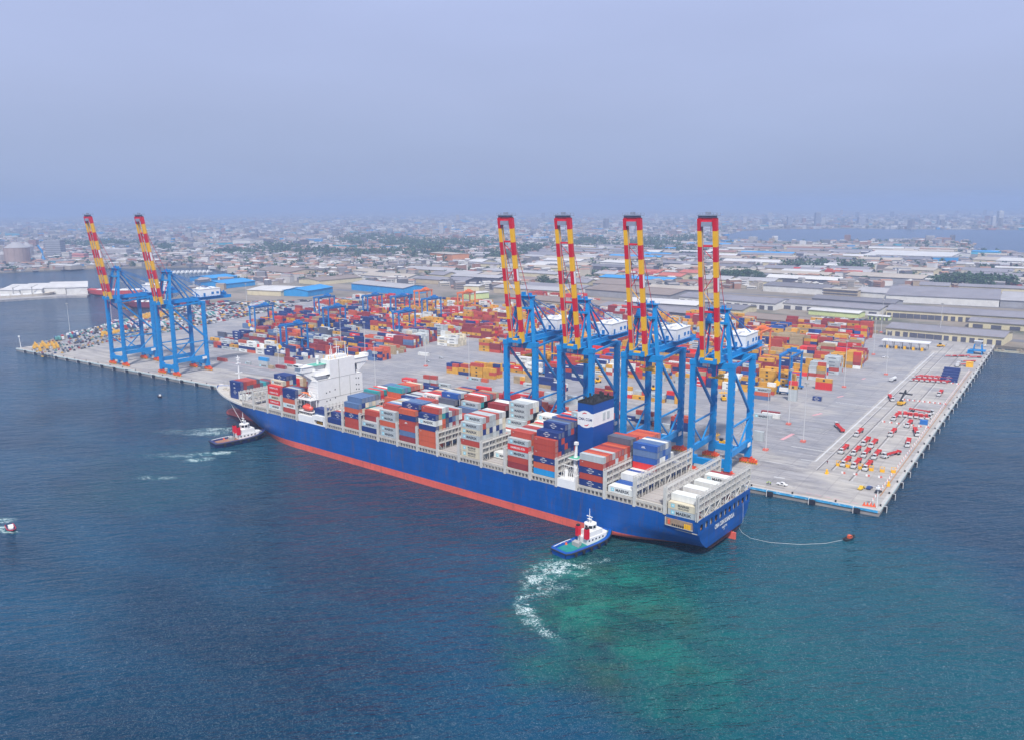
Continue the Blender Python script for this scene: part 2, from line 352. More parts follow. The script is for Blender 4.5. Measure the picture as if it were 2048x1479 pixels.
sheet('shoal', [(2, 516), (60, 512), (150, 508), (260, 512), (330, 531), (0.5, 531)], ZW+.06, paint('shoal_sand', (.28, .27, .20), .6, .25, .05))
# ------------------------------------------------------------------ markings
MW = paint('marking_white', (.53, .53, .53), .8, .15, .6); MBR = paint('cable_trench', (.34, .19, .10), .8, .15); MRAIL = paint('rail_steel', (.10, .085, .08), .6, .2); MPINK = paint('marking_pink', (.62, .32, .34), .8, .15)
mk = MB()
def strip(x0, x1, y0, y1, z=.128): mk.add([(x0, y0, z), (x1, y0, z), (x1, y1, z), (x0, y1, z)], [(0, 1, 2, 3)])
def line_px(a, b, w_, z=.128):
    p = Vector(gp(*a, z)); q = Vector(gp(*b, z)); d = (q-p).normalized(); nn = Vector((-d.y, d.x))*w_/2
    mk.add([(*(p+nn), z), (*(p-nn), z), (*(q-nn), z), (*(q+nn), z)], [(0, 1, 2, 3)])
mk.mat(1); strip(-820, -14, 3.0, 3.45); strip(-4.1, -3.5, 21, 385)
mk.mat(2)
for y in (6.8, 37.3):
    strip(-820, -45, y-.22, y+.22, .132)
for x0, ya in ((-39.8, 45), (-33.6, 49), (-21.5, 36)): strip(x0-.25, x0+.25, ya, 520, .132)
mk.mat(0)
strip(-40.6, -40.3, 46, 500); strip(-32.8, -32.5, 50, 500); strip(-20.6, -20.3, 37, 330)
for y in (16, 22, 28): strip(-820, -100, y-.08, y+.08, .130)
def zp(x, y): return (1480+x/3.606, 680+y/3.606)
line_px(zp(545, 870), zp(1400, 90), 1.0, .134); line_px(zp(440, 856), zp(545, 872), .8, .136)
line_px(zp(720, 1003), zp(1040, 1062), .45, .136); line_px(zp(735, 1014), zp(1030, 1068), .25, .138)
line_px(zp(100, 855), zp(408, 906), .5, .134); line_px(zp(272, 930), zp(390, 948), .35, .136); line_px(zp(245, 982), zp(322, 992), 1.4, .136)
for (a, b, nz) in ((zp(375, 765), zp(700, 815), 30), (zp(695, 447), zp(1050, 492), 34), (zp(990, 232), zp(1220, 250), 30)):
    p = Vector(gp(*a)); q_ = Vector(gp(*b))
    for i in range(nz):
        c = p.lerp(q_, i/(nz-1)); dx = (q_-p).length/(nz-1)*.45
        strip(c.x-dx/2, c.x+dx/2, c.y-1.1, c.y+1.1, .14)
rm = random.Random(5)
for i in range(170):
    x = rm.uniform(-440, -50); y = rm.choice([60, 70, 80, 95, 108, 118, 128]) if x > -380 else rm.uniform(50, 420)
    if x < -380 and not (-440 < x < -378): continue
    strip(x, x+rm.uniform(.8, 3), y, y+.35, .137)
mk.mat(3)
for a, b, wd in ((zp(300, 715), zp(385, 672), 2.2), (zp(525, 540), zp(590, 525), 2.), (zp(700, 410), zp(745, 400), 1.8), (zp(880, 280), zp(905, 272), 1.5)): line_px(a, b, wd, .139)
for i in range(6): line_px((1612+18.5*i, 984+3.9*i), (1624+18.5*i, 986.4+3.9*i), .45, .137)
line_px((400, 714), (560, 742), .5, .137); line_px((560, 742), (700, 775), .5, .137)
mk.mat(0); line_px((455, 728), (600, 757), .5, .141)
mk.mat(4); rt_ = random.Random(31)
for i in range(240):
    x = rt_.uniform(-440, -8) if i % 3 else rt_.uniform(-800, -440); y = rt_.uniform(9, 125) if x < -50 else rt_.uniform(6, 380); a = rt_.choice([0, 0, .15, -.2, 1.57, .6]) if x < -50 else rt_.choice([1.57, 1.5, 1.3, .3, 1.0]); cu_ = rt_.uniform(-.06, .06); L_ = rt_.randint(4, 12)
    for w_ in (0, 1.9):
        px_, py_, aa = x-w_*math.sin(a), y+w_*math.cos(a), a
        for k in range(L_):
            qx, qy = px_+3*math.cos(aa), py_+3*math.sin(aa); nx_, ny_ = -math.sin(aa)*.16, math.cos(aa)*.16
            if qy < 3 or qx > -2 or qy > 535: break
            mk.add([(px_-nx_, py_-ny_, .1252), (qx-nx_, qy-ny_, .1252), (qx+nx_, qy+ny_, .1252), (px_+nx_, py_+ny_, .1252)], [(0, 1, 2, 3)]); px_, py_ = qx, qy; aa += cu_
o = mk.build('pavement_markings', [MW, MBR, MRAIL, MPINK, paint('tyre_mark', (.17, .165, .17), .9, .2)]); o['kind'] = 'structure'
# ------------------------------------------------------------------ ship-to-shore cranes
def make_crane(label):
    t = thing('container_crane', (0, 0, .12), 0, label, 'container crane', 'raised ship to shore cranes on the quay')
    YW, YL, X = 6.8, 37.3, 10.3
    for y in (YW, YL):
        for x in (-X, X):
            m = MB(); m.box(x-1.45, x+1.45, y-1.25, y+1.25, 4.2, 58.5); m.box(x-1.7, x+1.7, y-1.5, y+1.5, 57.6, 60.2)
            m.box(x-1.6, x+1.6, y-1.45, y+1.45, 3.8, 7.5)
            for z in range(8, 56, 4): m.box(x+1.46, x+1.95, y-.3, y+.3, z, z+2.2)   # ladder cages
            m.build('leg', CRBLUE, t)
    for y, s in ((YW, -1), (YL, 1)):     # sill beams along the rail
        m = MB(); m.box(-X+1.4, X-1.4, y-1.1, y+1.1, 5.2, 8.4)
        for sx in (-1, 1): m.prism([(sx*(X-1.4), y-1.0), (sx*(X-3.6), y-1.0), (sx*(X-3.6), y+1.0), (sx*(X-1.4), y+1.0)][::sx], 8.0, 9.6)
        m.box(-1.0, 1.0, y-.8, y+.8, 2.2, 5.4)
        m.build('sill_beam', CRBLUE, t)
    for x in (-X, X):
        m = MB()
        m.beam((x, YW, 12), (x, YL, 12), 1.7, 3.2)          # portal ties
        m.beam((x, YW, 26), (x, YL, 26), .85)
        m.beam((x-.2, YW+1, 57.0), (x-.2, YL-1, 30.0), 1.25)     # big diagonal
        m.beam((x, YW+1, 25), (x, 22, 13), .75); m.beam((x, YL-1, 25), (x, 22, 13), .75)
        m.beam((x, YW+1, 57.6), (x, YL, 59.5), .9, 1.2)
        m.build('brace', CRBLUE, t)
    for y in (YW, YL):
        m = MB(); m.box(-X, X, y-1.3, y+1.3, 56.4, 59.9); m.build('cross_beam', CRBLUE, t)
    for y in (YW, YL):
        for x in (-X-.4, X+.4):
            b = MB()
            for k in (-1, 1):
                b.prism([(x+k*2.6-2.2, y-.9), (x+k*2.6+2.2, y-.9), (x+k*2.6+2.2, y+.9), (x+k*2.6-2.2, y+.9)], .9, 2.4)
            b.box(x-3.6, x+3.6, y-.7, y+.7, 2.3, 3.1); b.box(x-2, x+2, y-.8, y+.8, 3.05, 3.9)
            bo = b.build('bogie', BOGRED, t)
            wv = MB()
            for i in range(8): wv.cyl((x-4.6+i*1.3, y-.5, .55), (x-4.6+i*1.3, y+.5, .55), .52, 8)
            wv.build('wheel', STYEL, bo)
            sp_ = MB()
            for i in range(6): sp_.beam((x-4.1+i*1.5, y-.93, .95), (x-3.3+i*1.5, y-.93, 2.4), .34, .06); sp_.beam((x-4.1+i*1.5, y-.5, 2.44), (x-3.4+i*1.5, y+.6, 2.44), .34, .06)
            sp_.build('warning_stripe', STYEL, bo)
    # back girder
    YB = 71
    m = MB()
    for x in (-3.4, 3.4): m.box(x-.75, x+.75, -.5, YB, 59.9, 62.6)
    for y in (0, 12, 24, 36, 48, 60, YB-.6): m.box(-2.65, 2.65, y-.35, y+.35, 60.1, 61.6)
    for x in (-5.3, 5.3): m.box(x-.9, x+.9, 2, YB-2, 60.2, 60.45); m.beam((x*1.15, 2, 61.7), (x*1.15, YB-2, 61.7), .09)
    for y in range(2, 70, 3):
        for x in (-6.1, 6.1): m.beam((x, y, 60.4), (x, y, 61.7), .08)
    m.build('back_girder', CRBLUE, t)
    # machinery house
    m = MB(); m.box(-5.4, 5.4, 39, 59, 63.0, 69.2); m.box(-5.7, 5.7, 38.7, 59.3, 69.2, 69.6); m.box(-3, 3, 41, 45, 69.6, 71.0); m.box(-2, 2, 52, 56, 69.6, 70.6)
    mh = m.build('machinery_house', WHITE, t)
    for q_ in ((5.41, 5.5, 42, 44, 63.2, 66), (-1, 1, 38.9, 38.99, 63.2, 65.6)): d = MB(); d.box(*q_); d.build('door', CRBLUE2, mh)
    for q_ in ((5.41, 5.5, 50, 52.5, 64.5, 66.5), (5.41, 5.48, 55, 57.6, 64.5, 66.5)): d = MB(); d.box(*q_); d.build('vent', CRBLUE2, mh)
    m = MB(); m.box(-6.6, 6.6, 37, 62, 62.62, 62.95)
    for y in range(37, 63, 3):
        for x in (-6.5, 6.5): m.beam((x, y, 62.9), (x, y, 64.1), .08)
    for x in (-6.5, 6.5): m.beam((x, 37, 64.1), (x, 62, 64.1), .1)
    m.box(-3, 3, 61, 67, 62.95, 65.2); m.cyl((-2, 64, 65.2), (-2, 64, 67.4), .8); m.cyl((2, 65, 65.2), (2, 65, 66.6), .7)
    m.build('platform', CRBLUE2, t)
    # apex frame
    m = MB()
    for x in (-1, 1):
        m.beam((x*9.2, YW, 60), (x*4.2, 12, 85.0), 1.7, 1.7); m.beam((x*3.8, YL-8, 62), (x*3.6, 13.5, 84.6), .95)
        m.beam((x*3.6, 7, 62), (x*4.0, 12, 84), .9)
    m.box(-5.4, 5.4, 11, 14.0, 84.4, 86.4); m.box(-5.8, 5.8, 10, 15.2, 86.4, 86.7)
    for x in (-5.5, -2.7, 0, 2.7, 5.5): m.beam((x, 10.2, 86.7), (x, 10.2, 88), .1); m.beam((x, 15, 86.7), (x, 15, 88), .1)
    m.beam((-5.5, 10.2, 87.9), (5.5, 10.2, 87.9), .1); m.box(-3, -1.2, 12, 14, 86.7, 88.6); m.box(1.4, 3.2, 12, 14, 86.7, 88.2)
    m.box(-6, 6, 8.6, 10.2, 79, 80.2); m.beam((0, 12.5, 86), (0, 12.5, 91), .15)
    m.build('apex_frame', CRBLUE, t)
    m = MB()
    for x in (-4, 4):
        m.beam((x, 13, 85.5), (x*.9, YB-3, 62.8), .42); m.beam((x*.95, 13, 85.2), (x*.9, 40, 63), .62)
        m.beam((x, 14, 85.8), (x*1.2, 56, 69.6), .16)
    m.build('backstay', CRBLUE2, t)
    # raised boom : hinge (y 3, z 60) tip (y -8, z 133)
    L = math.hypot(11, 73); ay = Vector((0, -11/L, 73/L)); by = Vector((0, -73/L, -11/L))
    zs = [0]+[(z-60)/73*L for z in (66.7, 74, 81.5, 88.9, 96.4, 103.8, 111.3, 118.6, 126.2)]+[L-1.0]
    hinge = Vector((0, 3, 60))
    m = MB()
    for x in (-3.85, 3.85):
        for i in range(10):
            m.mat(1 if i % 2 == 0 else 0)
            if i == 5 and x > 0: pass
            a = hinge+ay*zs[i]; b = hinge+ay*zs[i+1]
            vsx = []
            for p in (a, b):
                for dx, dd in ((-1, -1), (1, -1), (1, 1), (-1, 1)):
                    vsx.append(tuple(p+Vector((x+dx*1.02, 0, 0))+by*(dd*1.25)))
            m.add(vsx, [(0, 1, 5, 4), (1, 2, 6, 5), (2, 3, 7, 6), (3, 0, 4, 7), (3, 2, 1, 0), (4, 5, 6, 7)])
    def P(s, x, d=0): return tuple(hinge+ay*s+by*d+Vector((x, 0, 0)))
    m.mat(1); m.beam(P(1.2, -3), P(1.2, 3), 1.6, 1.9)
    m.mat(0); m.beam(P(L-1.7, -4.6), P(L-1.7, 4.6), 1.5, 2.2); m.beam(P(59.5, -3), P(59.5, 3), .9); m.beam(P(26.5, -3), P(26.5, 3), .9)
    bm_ = m.build('boom', [STRED, STYEL], t)
    m = MB()
    for i, (s0, s1, f) in enumerate(((58, 52, 1), (45, 37, -1), (36, 29, 1), (17, 10, 1), (9, 3, -1))):
        m = MB(); m.beam(P(s0, -2.8*f, -.6), P(s1, 2.8*f, -.6), .28); m.build('lattice_bar', STYEL if i in (2, 4) else STRED, bm_)
    m = MB(); m.beam(P(2, -2.65, .5), P(L-4, -2.65, .5), .42); m.beam(P(2, 5.3, -.4), P(L-6, 5.3, -.4), .12)
    m.build('rail', GREYST, bm_)
    m = MB(); m.beam(P(L+.1, -4.6), P(L+.1, 4.6), 1.0, 1.5); m.box(-4.9, 5.6, -9.6, -5.6, 133.3, 133.5)
    for x in (-4.8, -2, 1, 3.5, 5.5): m.beam((x, -9.5, 133.5), (x, -9.5, 134.7), .09); m.beam((x, -5.7, 133.5), (x, -5.7, 134.7), .09)
    m.beam((-4.8, -9.5, 134.6), (5.5, -9.5, 134.6), .09); m.beam((-4.8, -5.7, 134.6), (5.5, -5.7, 134.6), .09); m.box(-1, 1.2, -8.4, -7, 133.5, 135.1)
    m.box(-2.6, 2.6, -9.4, -6.2, 128.2, 130.4)
    for x in (-2.4, 1.6): m.beam((x, -7.6, 128.3), (x, -7.5, 124), .12)
    m.build('tip_platform', paint('tip_grey', (.22, .25, .33), .6, .1), bm_)
    pn = MB(); z0, z1 = zs[5]+.3, zs[6]-.3; x = 4.89
    pn.add([P(z0, x, -1.0), P(z0, x, 1.0), P(z1, x, 1.0), P(z1, x, -1.0)], [(0, 1, 2, 3)]); pn.build('sign_panel', WHITE, bm_)
    m = MB()
    for x in (-1, 1): m.beam(P(3, x*3.5, -1.3), (x*3.9, 10.5, 80), .3); m.beam((x*4, 10.4, 84.5), P(59, x*3.9, -1.2), .22)
    m.beam((-1, 2.5, 59.8), (-1, 2.2, 52), .2); m.beam((3.9, 2.3, 59), (3.9, 2.2, 53.6), .16)
    m.build('forestay', STRED, t)
    # trolley, cab, spreader parked behind the waterside legs
    m = MB(); m.box(-3.3, 3.3, 14, 20, 58.4, 60.1); tr = m.build('trolley', CRBLUE2, t)
    c = MB(); c.box(-1.3, 1.3, 20.3, 23, 55.6, 58.3); cb = c.build('cab', WHITE, t)
    g = MB(); g.box(-1.32, 1.32, 19.9, 20.28, 55.8, 57.9); g.box(1.31, 1.36, 20.6, 22.6, 56.3, 57.8); g.build('window', DARK, cb)
    s = MB(); s.box(-1.2, 1.2, 13, 21, 50.2, 51.2); s.box(-6, 6, 16.4, 17.6, 49.4, 50.0)
    for x in (-1, 1):
        for y in (14, 20): s.beam((x, y, 51), (x, y, 58.5), .06)
    s.build('spreader', STYEL, t)
    # festoon / checker cabin and signs at ground
    m = MB(); m.box(-2.2, 3.8, YL+1.3, YL+4.2, 5.0, 7.8); m.build('electrical_room', WHITE, t)
    for q_ in ((X+1.46, X+1.55, YL-5.6, YL-1.3, 10.4, 12.6), (-5.0, -1.0, YW-1.42, YW-1.31, 57.2, 58.9)): m = MB(); m.box(*q_); m.build('sign', WHITE, t)
    return t
crane0 = make_crane('blue crane beside the ship stern, first of six counted from the near quay corner')
crane0.location = (-85.0, 0, .12)
for X_, lab in ((-124.9, 'blue crane with raised striped boom, second from the quay corner'),
                (-166.0, 'blue crane with raised striped boom, third from the quay corner, behind the funnel'),
                (-203.6, 'blue crane with raised striped boom, fourth from the quay corner'),
                (-565.4, 'blue crane beyond the ship bow, fifth from the near quay corner, boom raised'),
                (-642.6, 'blue crane beside the vehicle park, sixth and last from the near quay corner')):
    copy_tree(crane0, (X_, 0, .12), 0, lab)
# ------------------------------------------------------------------ yard gantries
def make_rtg(mat, name='yard_gantry_crane'):
    t = thing(name, (0, 0, .1), 0, None, 'gantry crane', 'rubber tyred gantries over the container blocks')
    H, W2, S = 29, 4.2, 12.8
    for y in (-S, S):
        for x in (-W2, W2):
            m = MB(); m.box(x-.65, x+.65, y-.6, y+.6, 2.2, H-1); m.build('leg', mat, t)
            wv = MB()
            for k in (-1.1, 1.1): wv.cyl((x+k, y-.45, .75), (x+k, y+.45, .75), .75, 10)
            wv.build('wheel', BLACK, t)
        m = MB(); m.box(-W2-2.6, W2+2.6, y-.7, y+.7, 1.5, 2.6); m.beam((-W2, y, 8), (0, y, 2.6), .35); m.beam((W2, y, 8), (0, y, 2.6), .35)
        m.beam((-W2, y, 12), (W2, y, 12), .4); m.build('sill_beam', mat, t)
    for x in (-W2, W2):
        m = MB(); m.box(x-.7, x+.7, -S-1.2, S+1.2, H-1.6, H+.2); m.beam((x*1.3, -S, H+1.2), (x*1.3, S, H+1.2), .09)
        for y in range(-12, 13, 3): m.beam((x*1.3, y, H), (x*1.3, y, H+1.2), .08)
        m.box(min(x, x*1.35), max(x, x*1.35), -S, S, H+.2, H+.3)
        m.build('girder', mat, t)
    m = MB(); m.box(-4.6, 4.6, 3.5, 7.5, H+.2, H+1.9); m.box(-2, 2, 4.2, 6.8, H+1.9, H+3.3); m.build('trolley', mat, t)
    m = MB(); m.box(-1, 1, 8, 10, H-3.8, H-1.7); m.build('cab', WHITE, t)
    m = MB(); m.box(-6.1, 6.1, 4.8, 6.2, 14.6, 15.1)
    for x in (-2, 2):
        for y in (4.8, 6.2): m.beam((x, y, 15), (x, y, H), .07)
    m.build('spreader', STYEL, t)
    m = MB(); m.box(-3.1, 3.1, -S-2.4, -S-.7, 2.7, 5.4); m.build('generator_box', WHITE, t)
    m = MB(); m.cyl((-W2-1.2, -S-.9, 8.2), (-W2-1.2, -S-.2, 8.2), 2.2, 16); m.cyl((-W2-1.2, -S-1.0, 8.2), (-W2-1.2, -S-.1, 8.2), .6, 10); m.build('cable_reel', STYEL, t)
    return t
rtgB = make_rtg(CRBLUE2); rtgO = make_rtg(ORANGE, 'orange_gantry_crane')
RTG = [(-700, 212, 'blue yard gantry farthest left, above the red and white stacks'), (-552, 132, 'blue yard gantry at the near left front of the container yard'),
       (-712, 318, 'blue yard gantry beside yellow containers, at the back left of the yard'), (-622, 250, 'blue yard gantry just right of centre left, white box at its foot'),
       (-672, 362, 'blue yard gantry at the back, left of the two touching gantries'), (-528, 262, 'blue yard gantry over the cream stacks, yellow reel on its leg'),
       (-583, 372, 'blue yard gantry at the back right, before the orange gantries'), (-634, 372, 'blue yard gantry between two others at the back centre of the yard'),
       (-108, 226, 'blue yard gantry at the right edge of the yard beside red and yellow stacks'), (-300, 190, 'blue yard gantry half hidden behind the leftmost of the four big cranes')]
for i, (x, y, l) in enumerate(RTG):
    if i == 0: rtgB.location = (x, y, .1); rtgB['label'] = l
    else: copy_tree(rtgB, (x, y, .1), 0, l)
for i, (x, y, l) in enumerate([(-655, 440, 'orange gantry crane at the back of the yard, left of the other orange one'), (-590, 450, 'orange gantry crane at the back of the yard, right of the other orange one'), (-165, 330, 'orange gantry crane standing behind the rightmost big blue crane')]):
    if i == 0: rtgO.location = (x, y, .1); rtgO['label'] = l
    else: copy_tree(rtgO, (x, y, .1), 0, l)
# ------------------------------------------------------------------ container ship
SX, SY, TH = -48.0, -68.5, R(-4.35)
SROT = math.pi+TH
ship = thing('container_ship', (SX, SY, ZW), SROT, 'long blue and red container ship alongside the quay, white bridge forward, blue funnel aft', 'container ship')
_c, _s = math.cos(SROT), math.sin(SROT)
def sw(a, yp_): return SX+a*_c-yp_*_s, SY+a*_s+yp_*_c      # ship local (a forward, y to port) -> world
HB = 25.4
def a_stem(z): return 354+33*max(0, min(1, z/17.7))**1.15
def a_stern(z): return 0 if z >= 2.2 else (2.2-z)*9
def tr_half(z):
    T = [(-4, 6), (0, 8), (2.2, 12.5), (3.7, 17), (6, 20.5), (9, 23.3), (13, 24.8), (17.8, 25.2)]
    for (z0, h0), (z1, h1) in zip(T[:-1], T[1:]):
        if z <= z1: return h0+(h1-h0)*max(0, (z-z0))/(z1-z0)
    return 25.2
def halfb(a, z):
    zf = max(0, min(1, z/17.7))
    ent = 92-8*zf; p = 1.35-.6*zf**.8
    u = (a_stem(z)-a)/ent
    f = 1 if u >= 1 else (math.sin(math.pi/2*max(0, u))**p if u > 0 else 0)
    a0 = a_stern(z); k = min(1, (a-a0)/(40 if z < 9 else 30)); k = k*k*(3-2*k) if k > 0 else 0
    st = tr_half(z)+(HB-tr_half(z))*k
    return min(HB, st)*f
def stain(mat):     # rust and scuff marks low on the side, running down from the sheer
    t = mat.node_tree; N = t.nodes.new; L = t.links.new; b = t.nodes['Principled BSDF']; src = b.inputs['Base Color'].links[0].from_socket
    tcn = N('ShaderNodeTexCoord'); mp = N('ShaderNodeMapping'); mp.inputs['Scale'].default_value = (.35, 1, .05); L(tcn.outputs['Object'], mp.inputs[0])
    n1 = N('ShaderNodeTexNoise'); n1.inputs['Scale'].default_value = 1.3; n1.inputs['Detail'].default_value = 7; n1.inputs['Roughness'].default_value = .7; L(mp.outputs[0], n1.inputs['Vector'])
    r = N('ShaderNodeMapRange'); r.inputs[1].default_value = .54; r.inputs[2].default_value = .72; r.inputs[4].default_value = .7; L(n1.outputs[0], r.inputs[0])
    mi = N('ShaderNodeMix'); mi.data_type = 'RGBA'; mi.inputs[7].default_value = (.13, .085, .09, 1); L(r.outputs[0], mi.inputs[0]); L(src, mi.inputs[6])
    br = N('ShaderNodeTexBrick'); br.inputs['Scale'].default_value = 1; br.inputs['Brick Width'].default_value = 9; br.inputs['Row Height'].default_value = 2.9; br.inputs['Mortar Size'].default_value = .09; br.inputs['Color1'].default_value = (1, 1, 1, 1); br.inputs['Color2'].default_value = (.90, .90, .90, 1); br.inputs['Mortar'].default_value = (.78, .78, .78, 1)
    sx = N('ShaderNodeSeparateXYZ'); cx = N('ShaderNodeCombineXYZ'); L(tcn.outputs['Object'], sx.inputs[0]); L(sx.outputs['X'], cx.inputs['X']); L(sx.outputs['Z'], cx.inputs['Y']); L(cx.outputs[0], br.inputs['Vector'])
    mu = N('ShaderNodeMix'); mu.data_type = 'RGBA'; mu.blend_type = 'MULTIPLY'; mu.inputs[0].default_value = 1; L(mi.outputs[2], mu.inputs[6]); L(br.outputs['Color'], mu.inputs[7]); L(mu.outputs[2], b.inputs['Base Color'])
def hull_part(name, zs_, mat, parent):
    m = MB(); NT = 96; rows = []
    for z in zs_:
        a0, a1 = a_stern(z), a_stem(z); row = []
        for i in range(NT+1):
            t = i/NT; t = t if t < .7 else .7+.3*(1-max(0.0, 1-(t-.7)/.3)**1.6)
            a = a0+(a1-a0)*t; row.append((a, halfb(a, z), z))
        rows.append(row)
    for sgn in (1, -1):
        base = len(m.v); m.v += [(a, sgn*b, z) for row in rows for a, b, z in row]
        for j in range(len(zs_)-1):
            for i in range(NT):
                q_ = [base+j*(NT+1)+i, base+j*(NT+1)+i+1, base+(j+1)*(NT+1)+i+1, base+(j+1)*(NT+1)+i]
                m.f.append(tuple(q_ if sgn < 0 else q_[::-1])); m.m.append(0); m.c.append((1, 1, 1))
    n1 = len(rows)*(NT+1)
    for j in range(len(zs_)-1):     # transom closing
        a, b = j*(NT+1), (j+1)*(NT+1)
        if name == 'hull' and rows[j+1][0][2] > 11.6 and rows[j][0][2] < 15.9 and rows[j][0][2] > 11.4: continue
        m.f.append((a, n1+a, n1+b, b)); m.m.append(0); m.c.append((1, 1, 1))
    return m.build(name, mat, parent, smooth=True)
HULLB = paint('hull_blue', (.0, .085, .37), .42, .2, .08, dirt=((.035, .075, .17), .6), streak=True)
HULLR = paint('antifouling_red', (.74, .13, .09), .6, .12, .12, dirt=((.45, .12, .09), .6))
stain(HULLB); stain(HULLR)
ho = hull_part('hull', [3.7, 5, 7, 9, 11.5, 13, 15.2, 17.7], HULLB, ship)
hull_part('boot_top', [-4, -2, 0, 1.2, 2.2, 3.7], HULLR, ship)
for o in (ho,):
    md = o.modifiers.new('split', 'EDGE_SPLIT'); md.split_angle = R(40)
# openings in transom: blue frames between, dark deck behind
m = MB(); ys_ = np.linspace(-24.2, 24.2, 12)
wz0, wz1 = 12.8, 15.6
m.box(-.02, .3, -25, 25, 11.45, wz0); m.box(-.02, .3, -25, 25, wz1, 17.7)
for y in ys_: m.box(-.03, .34, y-.85, y+.85, wz0-.01, wz1+.01)
m.build('transom_frame', HULLB, ship)
BEIGE = paint('deck_beige', (.50, .47, .42), .7, .14, .3, dirt=((.28, .2, .15), .3)); DECKG = paint('hatch_grey', (.40, .37, .35), .75, .12, .15, dirt=((.3, .24, .2), .4))
m = MB(); m.box(.5, 15.5, -24.6, 24.6, 11.5, 11.8); m.box(.5, 15.6, -24.8, 24.8, 15.55, 15.75)
for i, y in enumerate(ys_[:-1]):
    if i % 3 != 1: m.box(.8, 1.1, y+.9, y+2.4+(i % 2), 11.8, 15.5)
m.build('mooring_deck', BEIGE, ship)
m = MB(); rg = random.Random(11)
for i in range(16): y = -23+i*3.05; m.cyl((1.6, y, 12.6), (1.6, y+1.6, 12.6), .6, 8); m.box(1.9, 2.6, y, y+1.4, 11.8, 12.9)
m.build('mooring_winch', paint('winch_brown', (.35, .16, .06), .6, .3), ship)
# quarter opening: dark recess box set 3 mm proud with its own frame
m = MB(); m.mat(0); m.box(2.6, 14.4, 24.2, 25.62, 13.3, 16.25)
m.mat(1)
m.box(2.3, 14.7, 25.3, 25.72, 13.0, 13.32); m.box(14.4, 14.75, 25.3, 25.72, 13, 16.4)
m.mat(2)
for i in range(4): m.box(3.2+i*.75, 3.75+i*.75, 25.63, 25.8, 13.35, 15.4)
m.mat(3); m.box(12.4, 13.4, 25.63, 25.8, 13.8, 15.8)
m.mat(4)
for i in range(6): m.cyl((6.5+i*.95, 25.7, 13.6), (6.5+i*.95, 25.7, 14.3), .3, 8)
m.build('quarter_opening', [paint('recess_brown', (.30, .21, .14), .8, .25, .6), BEIGE, STYEL, paint('orange_red', (.75, .12, .04), .5), BLACK], ship)
# main deck
m = MB(); pts = []
for i in range(60):
    a = 0.3+(a_stem(17.5)-1)*i/59; pts.append((a, halfb(a, 17.5)-.15))
m.add([(a, b, 17.3) for a, b in pts]+[(a, -b, 17.3) for a, b in pts[::-1]], [tuple(range(120))[::-1]])
m.build('main_deck', BEIGE, ship)
# bulb and rudder
m = MB(); rings = []; NB = 20
prof = [(318, 2.4, 3.4), (332, 4.2, 4.2), (345, 5.0, 4.4), (356, 5.0, 4.4), (365, 4.8, 4.2), (371, 4.2, 3.7), (374.5, 2.8, 2.6), (375.8, .5, .5)]
for (a, ry, rz) in prof:
    for i in range(NB):
        t = 2*math.pi*i/NB; m.v.append((a, ry*math.cos(t), -.9+(0 if a < 350 else (a-350)*.03)+rz*math.sin(t)))
for j in range(len(prof)-1):
    for i in range(NB):
        m.f.append((j*NB+i, (j+1)*NB+i, (j+1)*NB+(i+1) % NB, j*NB+(i+1) % NB)); m.m.append(0); m.c.append((1, 1, 1))
m.build('bulbous_bow', HULLR, ship, smooth=True)
m = MB(); m.prism([(-2.0, -7.4), (6, -7.7), (8, -7.0), (6, -6.2), (-2.0, -6.6)], -6, 3.0); m.build('rudder', HULLR, ship)
# bulwark along forecastle, rails, coaming side band
m = MB(); prv = None
for i in range(40):
    a = 318+(386.6-318)*i/39; zt = 18.4
    if i:
        for s in (1, -1):
            b0 = halfb(prv, 17.7)+.05; b1 = halfb(a, 17.7)+.05
            m.beam((prv, s*b0, 18.05), (a, s*b1, 18.05), .25, 1.2)
    prv = a
m.build('bulwark', paint('bulwark_white', (.66, .64, .6), .6, .1), ship)
m = MB()
for i in range(14):       # tall starboard and port frames of the forecastle screen
    a = 350+i*2.6
    if a > 385: break
    b = halfb(a, 17.7)-.3; m.beam((a, -b, 17.4), (a, -b, 21.2), .22); m.beam((a, -b, 17.4), (a, -b+1.4, 17.4), .2)
    if i:
        bp_ = halfb(a-2.6, 17.7)-.3
        for z in (18.6, 19.8, 21.1): m.beam((a-2.6, -bp_, z), (a, -b, z), .16)
m.build('forecastle_railing', GREYST, ship)
m = MB()
m.prism([(352, -13), (357, 0), (352, 13), (351.2, 13), (356, 0), (351.2, -13)], 17.3, 20.8)
for s in (-1, 1):
    for k in range(3): m.cyl((362+k*5, s*3.2, 17.9), (362+k*5, s*5.2, 17.9), .8, 10); m.box(360.6+k*5, 361.4+k*5, s*3.0-.2, s*3.0+2, 17.3, 19)
m.box(366, 370, -1.5, 1.5, 17.3, 19.2)
m.build('breakwater', BEIGE, ship)
m = MB(); m.cyl((359.5, 0, 17.3), (359.5, 0, 27), .75, 10, .6); m.cyl((359.5, 0, 27), (359.5, 0, 42), .55, 8, .35); m.box(358.6, 360.4, -1.6, 1.6, 36.4, 36.7); m.box(359, 360, -2.6, 2.6, 30.0, 30.25); m.box(359, 360, -1.3, 1.3, 40.2, 40.6); m.cyl((359.5, 0, 38.5), (359.5, 0, 39.6), 1.0, 8)
m.build('foremast', WHITE, ship)
